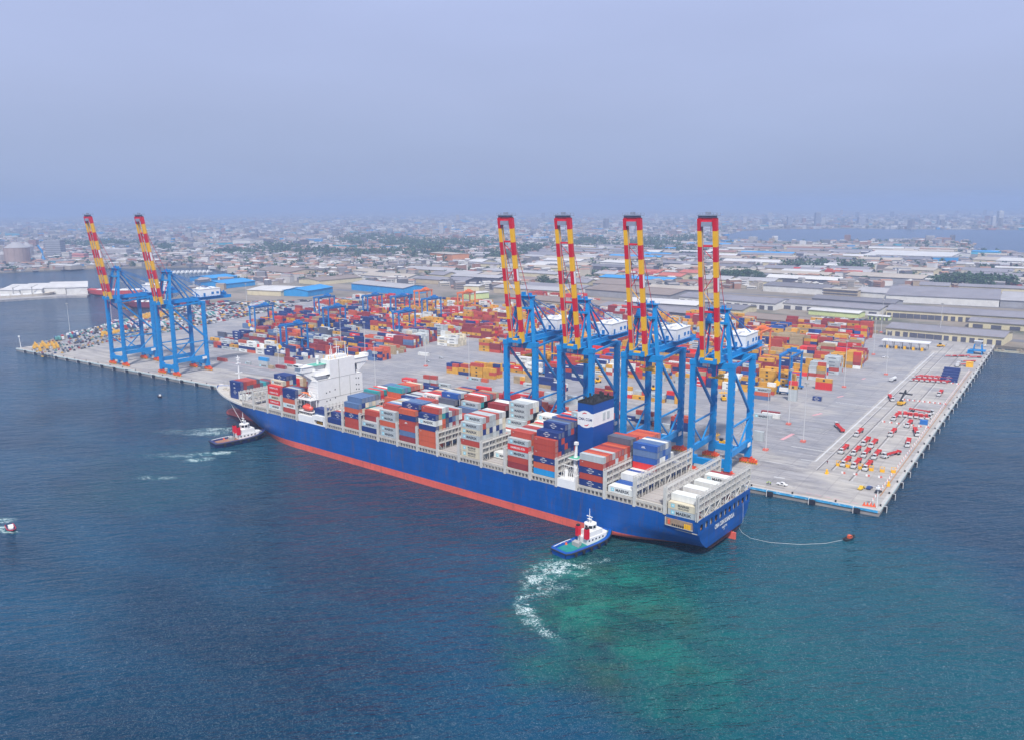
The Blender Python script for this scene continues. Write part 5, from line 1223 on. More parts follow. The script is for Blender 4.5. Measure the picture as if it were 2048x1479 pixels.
TRS = [((750, 795), 90, 'white cab yard tractor, first of the second row, beside the long rail'), ((838, 808), 90, 'white cab yard tractor, second in the second row'), ((910, 822), 90, 'white cab yard tractor, third in the second row'), ((985, 835), 90, 'white cab yard tractor, fourth in the second row'),
       ((765, 885), 90, 'white cab yard tractor, left one of the three in the front row'), ((840, 898), 90, 'white cab yard tractor, middle one of the three in the front row'), ((922, 915), 90, 'white cab yard tractor, right one of the three in the front row'), ((908, 740), 90, 'white cab yard tractor, left of the back pair above the rows'),
       ((962, 755), 90, 'white cab yard tractor, right of the back pair above the rows'), ((858, 675), 90, 'white cab yard tractor alone on the left rails above the rows'), ((1100, 675), 90, 'white cab yard tractor alone on the middle rail'), ((1218, 612), 90, 'white cab yard tractor below the small blue box'),
       ((1122, 562), 90, 'white cab yard tractor just left of the bundled red trailers'), ((1443, 390), 90, 'white cab yard tractor farthest right near the quay edge rail'), ((1268, 670), 104, 'white cab yard tractor turned slightly, nearest the right barrier line'), ((1212, 748), 96, 'white cab yard tractor below the turned one at the right barriers'),
       ((1085, 835), 20, 'yard tractor jack-knifed right of the rows, red trailer pointing right'), ((725, 655), 222, 'yard tractor standing askew left of the white line, cab away from the camera'), ((1087, 425), 108, 'yard tractor beside the yellow reach stacker'), ((1290, 560), 8, 'yard tractor at the right end of the bundled red trailers, near one'), ((1330, 528), 8, 'yard tractor at the right end of the bundled red trailers, far one')]
for i, (p_, a, l) in enumerate(TRS):
    x, y = gp(*zp(*p_)); rz = R(a)
    HP = {16: ((1035, 850), (1155, 818)), 17: ((688, 615), (752, 678)), 19: ((1322, 560), (1232, 548)), 20: ((1345, 530), (1250, 515))}.get(i)
    if HP: c0 = gp(*zp(*HP[0])); c1 = gp(*zp(*HP[1])); x, y = (c0[0]+c1[0])/2, (c0[1]+c1[1])/2; rz = math.atan2(c1[1]-c0[1], c1[0]-c0[0])
    if i == 0: TR.location = (x, y, .12); TR.rotation_euler = (0, 0, rz); TR['label'] = l
    else: copy_tree(TR, (x, y, .12), rz, l)
CHS = thing('red_trailer', (0, 0, .12), 0, '', 'trailer', 'empty red container trailers parked in bundles')
m = MB()
for s in (-1, 1): m.box(-6.2, 6.2, s*.75-.22, s*.75+.22, 1.1, 1.5)
for x in (-6, -2, 2, 6): m.box(x-.25, x+.25, -1.28, 1.28, 1.0, 1.52)
m.box(-6.2, 6.2, -.55, .55, 1.1, 1.22); m.build('frame', RC, CHS); m = MB(); wheels(m, (3.6, 5.0), 1.0, .5); m.build('wheel', BLACK, CHS)
for x in (-6.4, 6.1): m = MB(); m.box(x, x+.3, -1.3, 1.3, .9, 1.9); m.build('end_plate', CABW, CHS)
sp_ = []
def chl(i):
    if i < 6: return f'red trailer in the near bundle behind the small blue box, {ORD[i]} from its left'
    if i < 20: return f'red trailer in the {"front" if i < 13 else "back"} row left of the navy containers, {ORD[(i-6)%7]} from its left'
    return ['single red trailer at the back, left of three', 'single red trailer at the back, middle of three', 'single red trailer at the back, right of three', 'single red trailer by the blue machine near the quay edge', 'red trailer beside the yellow box', 'red trailer behind the white lorry'][i-20]
x, y = gp(*zp(1150, 540))
for i in range(6): sp_.append((x+3.3*i, y+1.2*(i % 2), .12, R(100)))
x, y = gp(*zp(1262, 290))
for i in range(14): sp_.append((x+(i % 7)*3.8, y+(i//7)*13.5+(i % 7)*.8, .12, R(70)))
for p_ in ((1520, 122), (1570, 122), (1610, 122), (1692, 130), (1612, 184), (1648, 160)): x, y = gp(*zp(*p_)); sp_.append((x, y, .12, R(40)))
place(CHS, sp_, chl)
# five navy containers parked on the ground beside the trailers
for i in range(5):
    x, y = gp(*zp(1505+i*6, 300-i*19)); container(x, y+i*.2, 1.2 if False else .12, math.pi, 'navy blue', f'navy container on the open apron, {ORD[i]} from the front of its group of five', 'C' if i < 2 else None)
m = MB()
# reach stacker
t = thing('reach_stacker', (*gp(*zp(1165, 465)), .12), R(78), 'yellow reach stacker with raised black spreader on the open apron', 'reach stacker')
m = MB(); m.box(-4, 3.4, -1.6, 1.6, .9, 2.0); m.box(-4.4, -2.2, -1.5, 1.5, 2.0, 2.9); m.build('body', STYEL, t); m = MB(); m.box(-1.6, .2, -.9, .9, 2.0, 3.6); m.build('cab', DARK, t)
m = MB(); m.beam((-3.4, 0, 3.2), (5.4, 0, 9.5), .8, 1.0); m.build('boom', BLACK, t); m = MB(); m.beam((5.4, 0, 9.5), (5.9, 0, 7.4), .7); m.box(5.0, 6.8, -4.4, 4.4, 6.6, 7.3); m.build('spreader', BLACK, t); m = MB(); wheels(m, (-3, 2.4), 1.5, .85); m.build('wheel', BLACK, t)
t = thing('wheel_loader', (*gp(1880, 694), .12), R(60), 'small yellow loader at the back of the yard before the cream warehouse', 'loader')
m = MB(); m.box(-3, 1.5, -1.3, 1.3, .9, 2.2); m.build('body', STYEL, t); m = MB(); m.box(-1, .8, -.9, .9, 2.2, 3.8); m.build('cab', DARK, t); m = MB(); m.beam((1.2, 0, 1.6), (4, 0, 1.0), .5); m.box(3.8, 5, -1.5, 1.5, .3, 1.5); m.build('bucket', STYEL, t); m = MB(); wheels(m, (-2, 1), 1.3, .8); m.build('wheel', BLACK, t)
t = thing('water_tanker', (*gp(1787, 761), .12), R(80), 'pale tanker truck by red barriers on the open yard', 'tanker')
m = MB(); m.cyl((-3.5, 0, 2.1), (3, 0, 2.1), 1.25, 14); m.build('tank', CABW, t); m = MB(); m.box(-5.9, -3.9, -1.2, 1.2, .8, 3.0); m.build('cab', CABW, t); m = MB(); m.box(-5.8, 3.3, -.9, .9, .7, 1.1); wheels(m, (-5, 1, 2.3), 1.05, .55); m.build('wheel', BLACK, t)
# small blue box, yellow box, blue machine
o = MB(); o.box(-2.2, 2.2, -1.3, 1.3, 0, 2.6); o.box(-2.3, 2.3, -1.4, 1.4, 2.6, 2.75); o.box(-.6, .6, -1.36, -1.3, .1, 2.2); ob = o.build('site_box', paint('box_blue', (.02, .16, .5), .5), loc=(*gp(*zp(1325, 605)), .12)); tag(ob, 'small blue box among barrier blocks near the right quay edge', 'box')
o = MB(); o.box(-2.6, 2.6, -2, 2, 0, 4.2); o.box(-2.8, 2.8, -2.2, 2.2, 4.2, 4.5); o.box(-.6, .6, -2.06, -2, .1, 2.2); ob = o.build('yellow_cabin', STYEL, loc=(*gp(*zp(1655, 195)), .12)); tag(ob, 'yellow cabin by the far right quay edge beside a red trailer', 'cabin')
t = thing('blue_hopper', (*gp(*zp(1712, 100)), .12), 0, 'bright blue hopper machine with white bin at the far right quay edge', 'hopper')
m = MB()
for x in (-4, 4):
    for y in (-4, 4): m.beam((x, y, 0), (x*.7, y*.7, 9), .8)
m.box(-6.5, 6.5, -4.6, 4.6, 3.0, 3.8); m.box(-8, -3, -4, 4, .2, 3.2); m.build('frame', CRBLUE, t)
m = MB(); m.add([(-3.6, -3.6, 12), (3.6, -3.6, 12), (3.6, 3.6, 12), (-3.6, 3.6, 12), (-1, -1, 7), (1, -1, 7), (1, 1, 7), (-1, 1, 7)], [(0, 1, 5, 4)[::-1], (1, 2, 6, 5)[::-1], (2, 3, 7, 6)[::-1], (3, 0, 4, 7)[::-1], (0, 1, 2, 3), (4, 5, 6, 7)]); m.build('bin', CABW, t)
# cars
def make_car(name, mat, L=4.4, W_=1.8, H=1.45, pickup=False):
    t = thing(name, (0, 0, .12), 0, '', 'car', None)
    m = MB(); prof = [(-L/2, .35), (L/2, .35), (L/2, .75), (L*.28, .92), (L*.12, H), (-L*.3, H), (-L*.42, .95), (-L/2, .9)] if not pickup else [(-L/2, .4), (L/2, .4), (L/2, .85), (L*.26, 1.0), (L*.14, 1.7), (-L*.1, 1.7), (-L*.12, 1.0), (-L/2, 1.0)]
    n_ = len(prof); m.add([(x, -W_/2, z) for x, z in prof]+[(x, W_/2, z) for x, z in prof], [tuple(range(n_)), tuple(range(2*n_-1, n_-1, -1))]+[(i, n_+i, n_+(i+1) % n_, (i+1) % n_) for i in range(n_)])
    m.build('body', mat, t)
    m = MB(); x0, x1, zt = (-L*.36, L*.2, H-.12) if not pickup else (-L*.09, L*.2, 1.6)
    m.box(x0+.1, x1-.25, -W_/2-.01, W_/2+.01, .98, zt); m.build('window', DARK, t)
    m = MB(); wheels(m, (-L*.31, L*.31), W_/2-.1, .34); m.build('wheel', BLACK, t)
    return t
CARM = {c: paint('car_'+c, v, .35, .05) for c, v in (('white', (.7, .7, .7)), ('silver', (.42, .44, .46)), ('black', (.02, .02, .025)), ('blue', (.02, .06, .2)), ('red', (.42, .03, .03)), ('yellow', (.75, .5, .04)))}
def carat(px, py, kind, ang, label, L=4.4, **k):
    x, y = gp(px, py); c = make_car('pickup_truck' if k.get('pickup') else 'parked_car', CARM[kind], L, **k); c.location = (x, y, .12); c.rotation_euler = (0, 0, R(ang)); c['label'] = label; return c
carat(1564, 970, 'white', -3, 'white pickup on the quay edge just right of the ship stern', 5.3, pickup=True)
carat(*zp(875, 1072), 'yellow', 80, 'yellow vehicle parked first of three near the quay corner', 5.2, pickup=True); carat(*zp(933, 1070), 'blue', 82, 'dark blue car parked between the yellow one and the corner car'); carat(*zp(997, 1098), 'black', 78, 'dark car parked nearest the quay corner')
carat(*zp(1048, 130), 'white', 20, 'white pickup on the open yard right of the stacks', 5.2, pickup=True); carat(856, 724, 'silver', 12, 'nearer grey car driving in the middle aisle of the yard'); carat(882, 717, 'silver', 12, 'farther grey car driving in the middle aisle of the yard'); carat(1971, 693, 'white', 60, 'white car by the far right quay end', 5.0, pickup=True)
carat(1998, 1010, 'white', 0, 'x') if False else None
# lorry, people
t = thing('lorry', (*gp(*zp(1572, 190)), .12), R(88), 'pale lorry near the navy containers at the right apron', 'lorry'); m = MB(); m.box(-5.5, -3.6, -1.2, 1.2, .7, 3.0); m.build('cab', CABW, t); m = MB(); m.box(-3.3, 5, -1.25, 1.25, 1.1, 3.7); m.build('cargo_box', paint('box_pale', (.5, .5, .5)), t); m = MB(); wheels(m, (-4.6, 1, 3.8), 1.1, .5); m.build('wheel', BLACK, t)
def person(x, y, rz, shirt, pants, label, arm=.25):
    t = thing('person', (x, y, .12), rz, label, 'person', None)
    V = [(0, 0, .95), (0, 0, 1.2), (0, 0, 1.45), (0, 0, 1.56), (0, .01, 1.72), (-.2, 0, 1.42), (-.27, .03, 1.15), (-.26, .14, .9), (.2, 0, 1.42), (.27, .02, 1.15), (.27, .1+arm*.3, .9), (-.1, 0, .88), (-.12, .03, .48), (-.12, -.02, .06), (-.12, .1, .04), (.1, 0, .88), (.13, .05, .48), (.13, 0, .06), (.13, .12, .04)]
    E_ = [(0, 1), (1, 2), (2, 3), (3, 4), (2, 5), (5, 6), (6, 7), (2, 8), (8, 9), (9, 10), (0, 11), (11, 12), (12, 13), (13, 14), (0, 15), (15, 16), (16, 17), (17, 18)]
    rad = [.15, .14, .15, .065, .105, .075, .05, .04, .075, .05, .04, .1, .075, .05, .045, .1, .075, .05, .045]
    me = bpy.data.meshes.new('body'); me.from_pydata(V, E_, []); me.materials.append(pants); o = bpy.data.objects.new('body', me); COL.objects.link(o); o.parent = t; KIDS.setdefault(t.name, []).append(o)
    md = o.modifiers.new('skin', 'SKIN'); me.skin_vertices.new() if not me.skin_vertices else None
    for i, r in enumerate(rad): me.skin_vertices[0].data[i].radius = (r, r*.8)
    me.skin_vertices[0].data[0].use_root = True
    m = MB(); m.prism([(-.24, -.14), (.24, -.14), (.24, .15), (-.24, .15)], .92, 1.5); m.build('vest', shirt, t)
    m = MB(); m.cyl((0, 0, 1.74), (0, 0, 1.86), .14, 10, .08); m.build('helmet', WHITE, t)
HV = paint('vest_green', (.55, .75, .12), .6); PT = paint('trousers_dark', (.03, .035, .06), .8)
for i, (px, py) in enumerate(((1534, 968), (1537.5, 967), (1541, 969))): x, y = gp(px, py); person(x, y, i*1.3, HV, PT, ['person in yellow-green vest, left of the three beside the white pickup', 'person in yellow-green vest, middle of the three beside the white pickup', 'person in yellow-green vest, right of the three beside the white pickup'][i])
x, y = gp(*zp(630, 888)); person(x, y, .5, paint('shirt_maroon', (.2, .02, .03)), PT, 'person in dark clothes alone left of the yellow rail stop')
# white lamp and signal post at the corner, gangway mooring post far corner
t = thing('corner_light', (*gp(*zp(985, 1205)), .12), 0, 'white light post at the near quay corner', 'light post'); m = MB(); m.cyl((0, 0, 0), (0, 0, 9), .28, 8, .2); m.build('post', WHITE, t); m = MB(); m.box(-.8, .8, -.8, .8, 9, 9.8); m.cyl((0, 0, 9.8), (0, 0, 10.8), .4, 8); m.build('lamp_head', WHITE, t)
t = thing('beacon_post', (-817, 3, .12), 0, 'white beacon post at the far left quay corner', 'beacon'); m = MB(); m.cyl((0, 0, 0), (-1.5, 0, 11), .35, 8, .2); m.build('post', WHITE, t); m = MB(); m.cyl((-1.5, 0, 11), (-1.5, 0, 12.5), .9, 8); m.build('lamp_head', WHITE, t)
for i in range(4):
    x, y = gp(*zp(895+i*24, 1190+i*3)); m = MB(); m.cyl((0, 0, 0), (0, 0, 1.3), .55, 8, .3); m.box(-.7, .7, -.7, .7, 0, .3); m.cyl((0, 0, 1.3), (0, 0, 1.7), .2, 8); o = m.build('marker_buoy', paint('orange_red', (.75, .12, .04)), loc=(x, y, .12)); tag(o, f'orange-red marker buoy on the coping near the corner post, {ORD[i]} from left', 'buoy', 'orange buoys near the quay corner')
# yellow forklifts (straddle machines) in the yard
for i, (px, py) in enumerate(((1060, 733), (1195, 765), (1447, 800), (1442, 888), (1306, 780))):
    x, y = gp(px, py); t = thing('forklift', (x, y, .12), R(20+i*50), ['yellow forklift under the leftmost of the four cranes', 'yellow forklift behind the second crane from left', 'yellow forklift between the legs of the rightmost crane, farther one', 'yellow forklift between the legs of the rightmost crane, nearer one', 'yellow forklift behind the second crane from the corner'][i], 'forklift', 'yellow heavy forklifts in the yard')
    m = MB(); m.box(-3, 2.4, -1.5, 1.5, .9, 2.3); m.box(-3.4, -1.8, -1.4, 1.4, 2.3, 3.0); m.build('body', STYEL, t); m = MB(); m.box(-.9, .7, -.8, .8, 2.3, 3.9); m.build('cab', DARK, t)
    m = MB()
    for s in (-.9, .9): m.beam((2.8, s, .3), (2.8, s, 6.5), .3)
    m.box(2.6, 3.3, -3, 3, 4.6, 5.2); m.build('lift_mast', STYEL, t); m = MB(); wheels(m, (-2.2, 1.8), 1.4, .8); m.build('wheel', BLACK, t)
# ------------------------------------------------------------------ warehouses
PITCH_Y = []
OCC = []
rb = random.Random(17)
def pxm(px, py):
    x, y = gp(px, py); return math.dist((x, y, 0), CAM)/F_PX
WALLC = {'cream': (.62, .55, .36), 'white': (.66, .65, .62), 'grey': (.32, .32, .34), 'blue': (.01, .27, .62), 'pale green': (.58, .66, .30), 'dark': (.10, .10, .13), 'beige': (.48, .40, .28), 'orange': (.60, .24, .08), 'cyan': (.06, .46, .66)}
ROOFC = {'grey': (.235, .225, .25), 'dark grey': (.17, .165, .185), 'brown': (.25, .20, .17), 'white': (.58, .57, .56), 'beige': (.42, .37, .31), 'blue': (.02, .27, .60), 'red': (.48, .13, .09), 'pale grey': (.38, .37, .38), 'rust': (.28, .14, .10)}
def wmat(c): return paint('wall_'+c.replace(' ', '_'), WALLC[c], .8, .14, .12, dirt=((WALLC[c][0]*.5, WALLC[c][1]*.45, WALLC[c][2]*.45), .5))
def rmat(c): return paint('roof_'+c.replace(' ', '_'), ROOFC[c], .7, .16, .05, dirt=((ROOFC[c][0]*.7+.06, ROOFC[c][1]*.62+.03, ROOFC[c][2]*.6+.02), .6))
def wh(cx, cy_, L, D, h, rise, wall, roof, label, rz=0.0, doors=6, name='warehouse', group=None, cat='warehouse', dark=None, detail=True):
    OCC.append((cx, cy_, L/2+4, D/2+4, rz))
    t = thing(name, (cx, cy_, .1), rz, label, cat, group)
    m = MB(); P_ = [(-L/2, -D/2), (L/2, -D/2), (L/2, D/2), (-L/2, D/2)]
    m.prism(P_, 0, h)
    for s in (-1, 1): m.add([(s*L/2, -D/2, h), (s*L/2, D/2, h), (s*L/2, 0, h+rise)], [(0, 1, 2) if s > 0 else (2, 1, 0)])
    w_ = m.build('wall', wmat(wall), t)
    m = MB(); o = 1.1; th = .35; k = rise/(D/2)
    for s in (-1, 1):
        a = [(-L/2-o, s*(D/2+o), h-o*k+.12), (L/2+o, s*(D/2+o), h-o*k+.12), (L/2+o, 0, h+rise+.12), (-L/2-o, 0, h+rise+.12)]
        b = [(x, y, z+th) for x, y, z in a]
        m.add(a+b, [(4, 5, 6, 7) if s < 0 else (7, 6, 5, 4), (0, 1, 5, 4), (1, 2, 6, 5), (3, 0, 4, 7), (3, 2, 1, 0)])
    if detail:
        n = max(2, int(L/14))
        for i in range(n): x = -L/2+L*(i+.5)/n; m.beam((x, -D/2-o, h-o*k+.52), (x, -.2, h+rise+.5), .3, .12); m.beam((x, D/2+o, h-o*k+.52), (x, .2, h+rise+.5), .3, .12)
        m.box(-L/2, L/2, -.6, .6, h+rise+.35, h+rise+.75)
    m.build('roof', rmat(roof), t)
    if doors:
        r_ = random.Random(int(cx*7+cy_)); 
        for i in range(doors):
            x = -L/2+L*(i+.5)/doors; ww = min(L/doors*.3, 5)
            if dark and dark[0] <= (i+.5)/doors <= dark[1]: ww = L/doors*.48
            m = MB(); m.box(x-ww, x+ww, -D/2-.12, -D/2-.02, .1, h*(.8 if ww > 5 else .62)); m.build('door', wmat('dark'), w_) if not (not detail) else m.build('door', wmat('dark'), t)
    return t
def whe(pl, pr_, D, h, rise, wall, roof, label, **k):      # from the two ends of the front eave
    a = gp(*pl, h); b = gp(*pr_, h); L = math.dist(a, b); rz = math.atan2(b[1]-a[1], b[0]-a[0]); rz = max(-.12, min(.12, rz)) if not k.pop('free', False) else rz
    cx, cy_ = (a[0]+b[0])/2, (a[1]+b[1])/2; cx -= math.sin(rz)*(D/2+1); cy_ += math.cos(rz)*(D/2+1)
    return wh(cx, cy_, L, D, h, rise, wall, roof, label, rz, **k)
def whb(p0, p1, p2, h, rise, wall, roof, label, along=True, **k):    # from three base corners: left, near, right-far
    a, b, c = (Vector(gp(*p)) for p in (p0, p1, p2)); u = b-a; v = c-b
    rz = math.atan2(u.y, u.x); n_ = Vector((-math.sin(rz), math.cos(rz))); D = max(12, v.dot(n_)); L = u.length
    ctr = (a+b)/2+n_*D/2
    if along: return wh(ctr.x, ctr.y, L, D, h, rise, wall, roof, label, rz, **k)
    return wh(ctr.x, ctr.y, D, L, h, rise, wall, roof, label, rz-math.pi/2, **k)
whe((1772, 656), (2007, 676), 46, 8, 3, 'cream', 'grey', 'long cream warehouse with grey roof facing the right quay end', doors=14, dark=(.2, .5))
whe((1482, 634), (1664, 652), 44, 8, 3, 'beige', 'brown', 'long brown-grey roofed warehouse behind the maroon container wall', doors=6)
whe((1772, 620), (2170, 644), 62, 9, 3, 'cream', 'grey', 'long grey-roofed warehouse with dark open bays, behind the cream one', doors=26, dark=(.02, .3))
whe((1542, 604), (1757, 621), 46, 8, 3, 'white', 'grey', 'long grey-roofed warehouse with white panel front, behind the yellow-green shed', doors=9)
whe((1938, 643), (2170, 659), 34, 7, 2.4, 'cream', 'grey', 'cream low warehouse behind the seaward end of the long cream one', doors=6)
whe((1617, 620), (1716, 628), 24, 6, 1.2, 'pale green', 'white', 'yellow-green shed with white roof beyond the yard', doors=0)
whe((1737, 631), (1776, 635), 10, 4.5, .6, 'pale green', 'white', 'small pale green office right of the yellow-green shed', doors=5)
whe((1530, 570), (1650, 579), 60, 10, 3, 'white', 'dark grey', 'dark grey warehouse left of the beige office block', doors=0)
t = whe((1649, 578), (1711, 583), 16, 12, .5, 'beige', 'beige', 'beige three-storey office block among grey warehouse roofs', doors=0, name='office_block', cat='office block')
m = MB()
for z in (1, 4.8, 8.6): m.box(-26, 26, -8.6, -8.1, z+.6, z+2.2)
m.build('window_band', wmat('dark'), t)
whe((1712, 583), (1768, 588), 70, 9, 4, 'white', 'pale grey', 'pale roofed warehouse with white gable right of the beige block', doors=0)
whe((1772, 590), (1999, 600), 150, 10, 6, 'white', 'grey', 'very large grey roofed warehouse behind the dark open bays', doors=0)
whe((2001, 601), (2170, 609), 130, 9, 5, 'grey', 'pale grey', 'large grey warehouse seaward of the very large grey roofed one', doors=0)
whe((1623, 597), (1788, 608), 40, 8, 3, 'grey', 'dark grey', 'dark roofed warehouse tucked behind the white panel front one', doors=0)
whe((1369, 592), (1538, 610), 60, 9, 3.5, 'white', 'grey', 'grey roofed warehouse with white and dark front behind the boom beside the ship stern', doors=12)
whe((1174, 578), (1335, 592), 85, 10, 4, 'grey', 'brown', 'wide brown-grey roofed shed seen between two raised booms, behind the open one', doors=0)
whe((1054, 597), (1190, 613), 48, 8, 3, 'beige', 'brown', 'beige warehouse with brown-grey roof between the first two booms', doors=7)
whe((1196, 612), (1400, 630), 50, 8, 3, 'dark', 'grey', 'open dark-fronted warehouse between the second and fourth booms', doors=0)
whe((1000, 538), (1072, 552), 40, 8, 2, 'cream', 'pale grey', 'cream walled hall right behind the leftmost of the four booms', doors=0)
whe((1262, 543), (1310, 547), 40, 9, 4, 'cream', 'red', 'cream building with red roof, left one of three', doors=0); whe((1316, 551), (1360, 554), 40, 9, 4, 'cream', 'red', 'cream building with red roof, middle and nearest of three', doors=0); whe((1358, 545), (1396, 547), 40, 8, 4, 'cream', 'red', 'cream building with red roof, right one of three', doors=0)
whe((1203, 524), (1243, 527), 60, 12, 3, 'white', 'white', 'white hall between the second and third booms', doors=0)
whe((1934, 548), (2038, 555), 60, 8, 3, 'cyan', 'grey', 'warehouse with bright cyan wall beyond the busy road', doors=0)
whe((1951, 519), (1999, 522), 90, 9, 4, 'cream', 'beige', 'cream hall with beige roof below the lagoon, left of white roofs', doors=0); whe((2001, 521), (2080, 526), 110, 9, 4, 'white', 'white', 'bright white roofed hall beside the lagoon, seaward of the cream hall', doors=0)
whe((1578, 518), (1743, 528), 50, 7, 3, 'orange', 'brown', 'very long brown roofed shed with orange wall', doors=0)
whe((1743, 508), (1886, 516), 190, 9, 6, 'white', 'white', 'huge pale roofed hall below the lagoon', doors=0); whe((1655, 511), (1743, 514), 60, 8, 3, 'cream', 'white', 'white roofed hall left of the huge pale one', doors=0)
whe((1700, 550), (1835, 560), 70, 9, 4, 'grey', 'beige', 'tan roofed warehouse left of the busy road', doors=0); whe((1776, 537), (1858, 543), 60, 8, 3, 'cream', 'beige', 'cream warehouse behind the tan roofed one', doors=0)
whe((1945, 503), (1992, 505), 50, 7, 2, 'cyan', 'blue', 'blue-green roofed shed at the lagoon shore', doors=0)
whb((703, 580), (807, 591), (853, 586), 11, 3.5, 'blue', 'pale grey', 'large blue walled hall with grey roof left of centre', doors=0)
whb((566, 592), (616, 594), (686, 586), 9, 3.5, 'blue', 'blue', 'blue roofed hall beside the large blue walled one', along=False, doors=0)
whb((495, 590), (562, 593), (600, 583), 8, 3, 'cream', 'white', 'white roofed hall left of the blue roofed one', doors=0)
whb((402, 575), (450, 578), (508, 571), 8, 4, 'blue', 'blue', 'blue roofed hall behind the far pair of cranes', along=False, doors=0); whb((380, 563), (425, 566), (475, 561), 8, 3, 'blue', 'blue', 'small light blue roofed hall near the harbour channel', along=False, doors=0)
whb((598, 567), (640, 571), (699, 561), 8, 2.5, 'cream', 'brown', 'long cream hall with flat brown roof behind the blue halls', along=False, doors=0)
whb((706, 549), (745, 553), (774, 548), 8, 3, 'white', 'beige', 'pale roofed hall behind the large blue hall', doors=0)
whb((512, 548), (575, 555), (609, 546), 9, 5, 'beige', 'brown', 'wide brown roofed warehouse behind the white roofed hall', doors=0)
whb((558, 557), (590, 559), (598, 556), 7, 2, 'beige', 'red', 'small red roofed hall left of the blue halls', doors=0)
whb((927, 598), (940, 600), (974, 596), 9, 1, 'pale green', 'white', 'pale green hall behind the yard, right of centre left', along=False, doors=0)
whb((903, 612), (958, 618), (972, 614), 6, 1, 'white', 'pale grey', 'low white office with dark window strip behind the yard', doors=9)
whb((928, 583), (958, 584), (968, 581), 9, .8, 'cream', 'white', 'small cream office right of the large blue hall', doors=0)
t = whb((860, 520), (905, 524), (925, 521), 18, 1, 'orange', 'beige', 'tan-orange apartment block left of the leftmost near boom', doors=0, name='apartment_block', cat='apartment block')
t = whb((466, 492), (500, 493), (512, 491), 22, 1, 'white', 'pale grey', 'white ribbed block beyond the far cranes', doors=0, name='apartment_block', cat='apartment block')
def occupied(x, y, r):
    for cx, cy_, lx, ly, rz in OCC:
        dx, dy = x-cx, y-cy_; c, s = math.cos(-rz), math.sin(-rz)
        if abs(dx*c-dy*s) < lx+r and abs(dx*s+dy*c) < ly+r: return True
    return False
def in_poly(x, y, P_):
    ins = False; n_ = len(P_); j = n_-1
    for i in range(n_):
        xi, yi = P_[i]; xj, yj = P_[j]
        if (yi > y) != (yj > y) and x < (xj-xi)*(y-yi)/(yj-yi)+xi: ins = not ins
        j = i
    return ins
def visible(x, y, mg=60):
    d = np.array([x, y, 5.0])-CAM; z = d@_fw
    if z < 50: return False
    u = IW/2+F_PX*(d@_rt)/z; return -mg < u < IW+mg
def water_at(x, y, mg=0): return in_poly(x, y, lag) or not in_poly(x, y, land_pts)
NW = 0; rr = random.Random(41)
ROADX = lambda y: float(np.interp(y, [900, 1200, 2600], [-215, -190, -175]))
y = 620.0; ROWI = -1
while y < 2750:
    ROWI += 1; KI = 0
    D = rr.choice([30, 36, 44, 55]); x = -1350.0
    while x < 900:
        L = rr.uniform(45, 150)*(1 if y > 900 else .9); cx = x+L/2; cy_ = y+D/2
        ok = not any(occupied(cx+k*L/2, cy_+q*D/2, 2) for k in (-1, -.5, 0, .5, 1) for q in (-1, 0, 1)) and visible(cx, cy_, 0) and not any(water_at(cx+a*L/2, cy_+b*D/2) for a in (-1, 1) for b in (-1, 1)) and abs(cx-ROADX(cy_)) > L/2+12
        ok = ok and not (cx < -700 and cy_ < 760) and not (cx > -130 and cy_ < 800)
        if ok and rr.random() < (.80 if cx > -1000 else .35) and NW < 150:
            roof = rr.choice(['grey', 'grey', 'dark grey', 'brown', 'pale grey', 'beige', 'white', 'pale grey', 'rust' if rr.random() < .5 else 'grey', 'blue' if rr.random() < .15 else 'beige'])
            wall = rr.choice(['cream', 'white', 'grey', 'beige', 'dark', 'cream']); part_ = 'left' if cx < -900 else ('middle' if cx < -450 else 'right')
            wh(cx, cy_, L-4, D-3, rr.uniform(6, 9), rr.uniform(2, 4.5), wall, roof, f'{roof} roofed {wall} walled warehouse, {ORD[min(20, ROWI)]} depot row inland, {ORD[min(20, KI)]} from the channel', rz=rr.uniform(-.04, .04), doors=0, group=f'depots beyond the yard, {roof} roofs', detail=False); NW += 1; KI += 1
        x += L+rr.uniform(2, 14)
    y += D+rr.choice([6, 10, 16, 22])
# ------------------------------------------------------------------ city, scattered houses
CITY = MB(); CMX = attr_mat('city_wall_mix', .8, .12, .05)
HC = [(.44, .42, .40), (.62, .60, .57), (.34, .31, .28), (.26, .22, .20), (.20, .19, .20), (.38, .30, .21), (.66, .65, .64), (.32, .17, .12), (.17, .17, .19), (.23, .22, .24), (.48, .43, .35), (.14, .14, .16)]
GREEN = [(800, 488, 70, 14), (745, 478, 40, 8), (700, 482, 30, 8), (940, 490, 60, 10), (860, 497, 50, 8), (560, 500, 60, 8), (1180, 488, 60, 10), (1060, 500, 40, 8), (1290, 490, 50, 10), (330, 497, 20, 5), (1340, 500, 60, 9), (1655, 536, 75, 6), (1480, 560, 40, 5), (650, 510, 90, 8), (1010, 515, 40, 9), (1230, 535, 40, 5), (1380, 480, 60, 5), (480, 508, 60, 5), (200, 490, 120, 8), (1960, 572, 70, 7), (760, 512, 60, 6), (1100, 575, 20, 5), (880, 512, 40, 8), (1700, 540, 40, 4)]
blds = []
rr = random.Random(77)
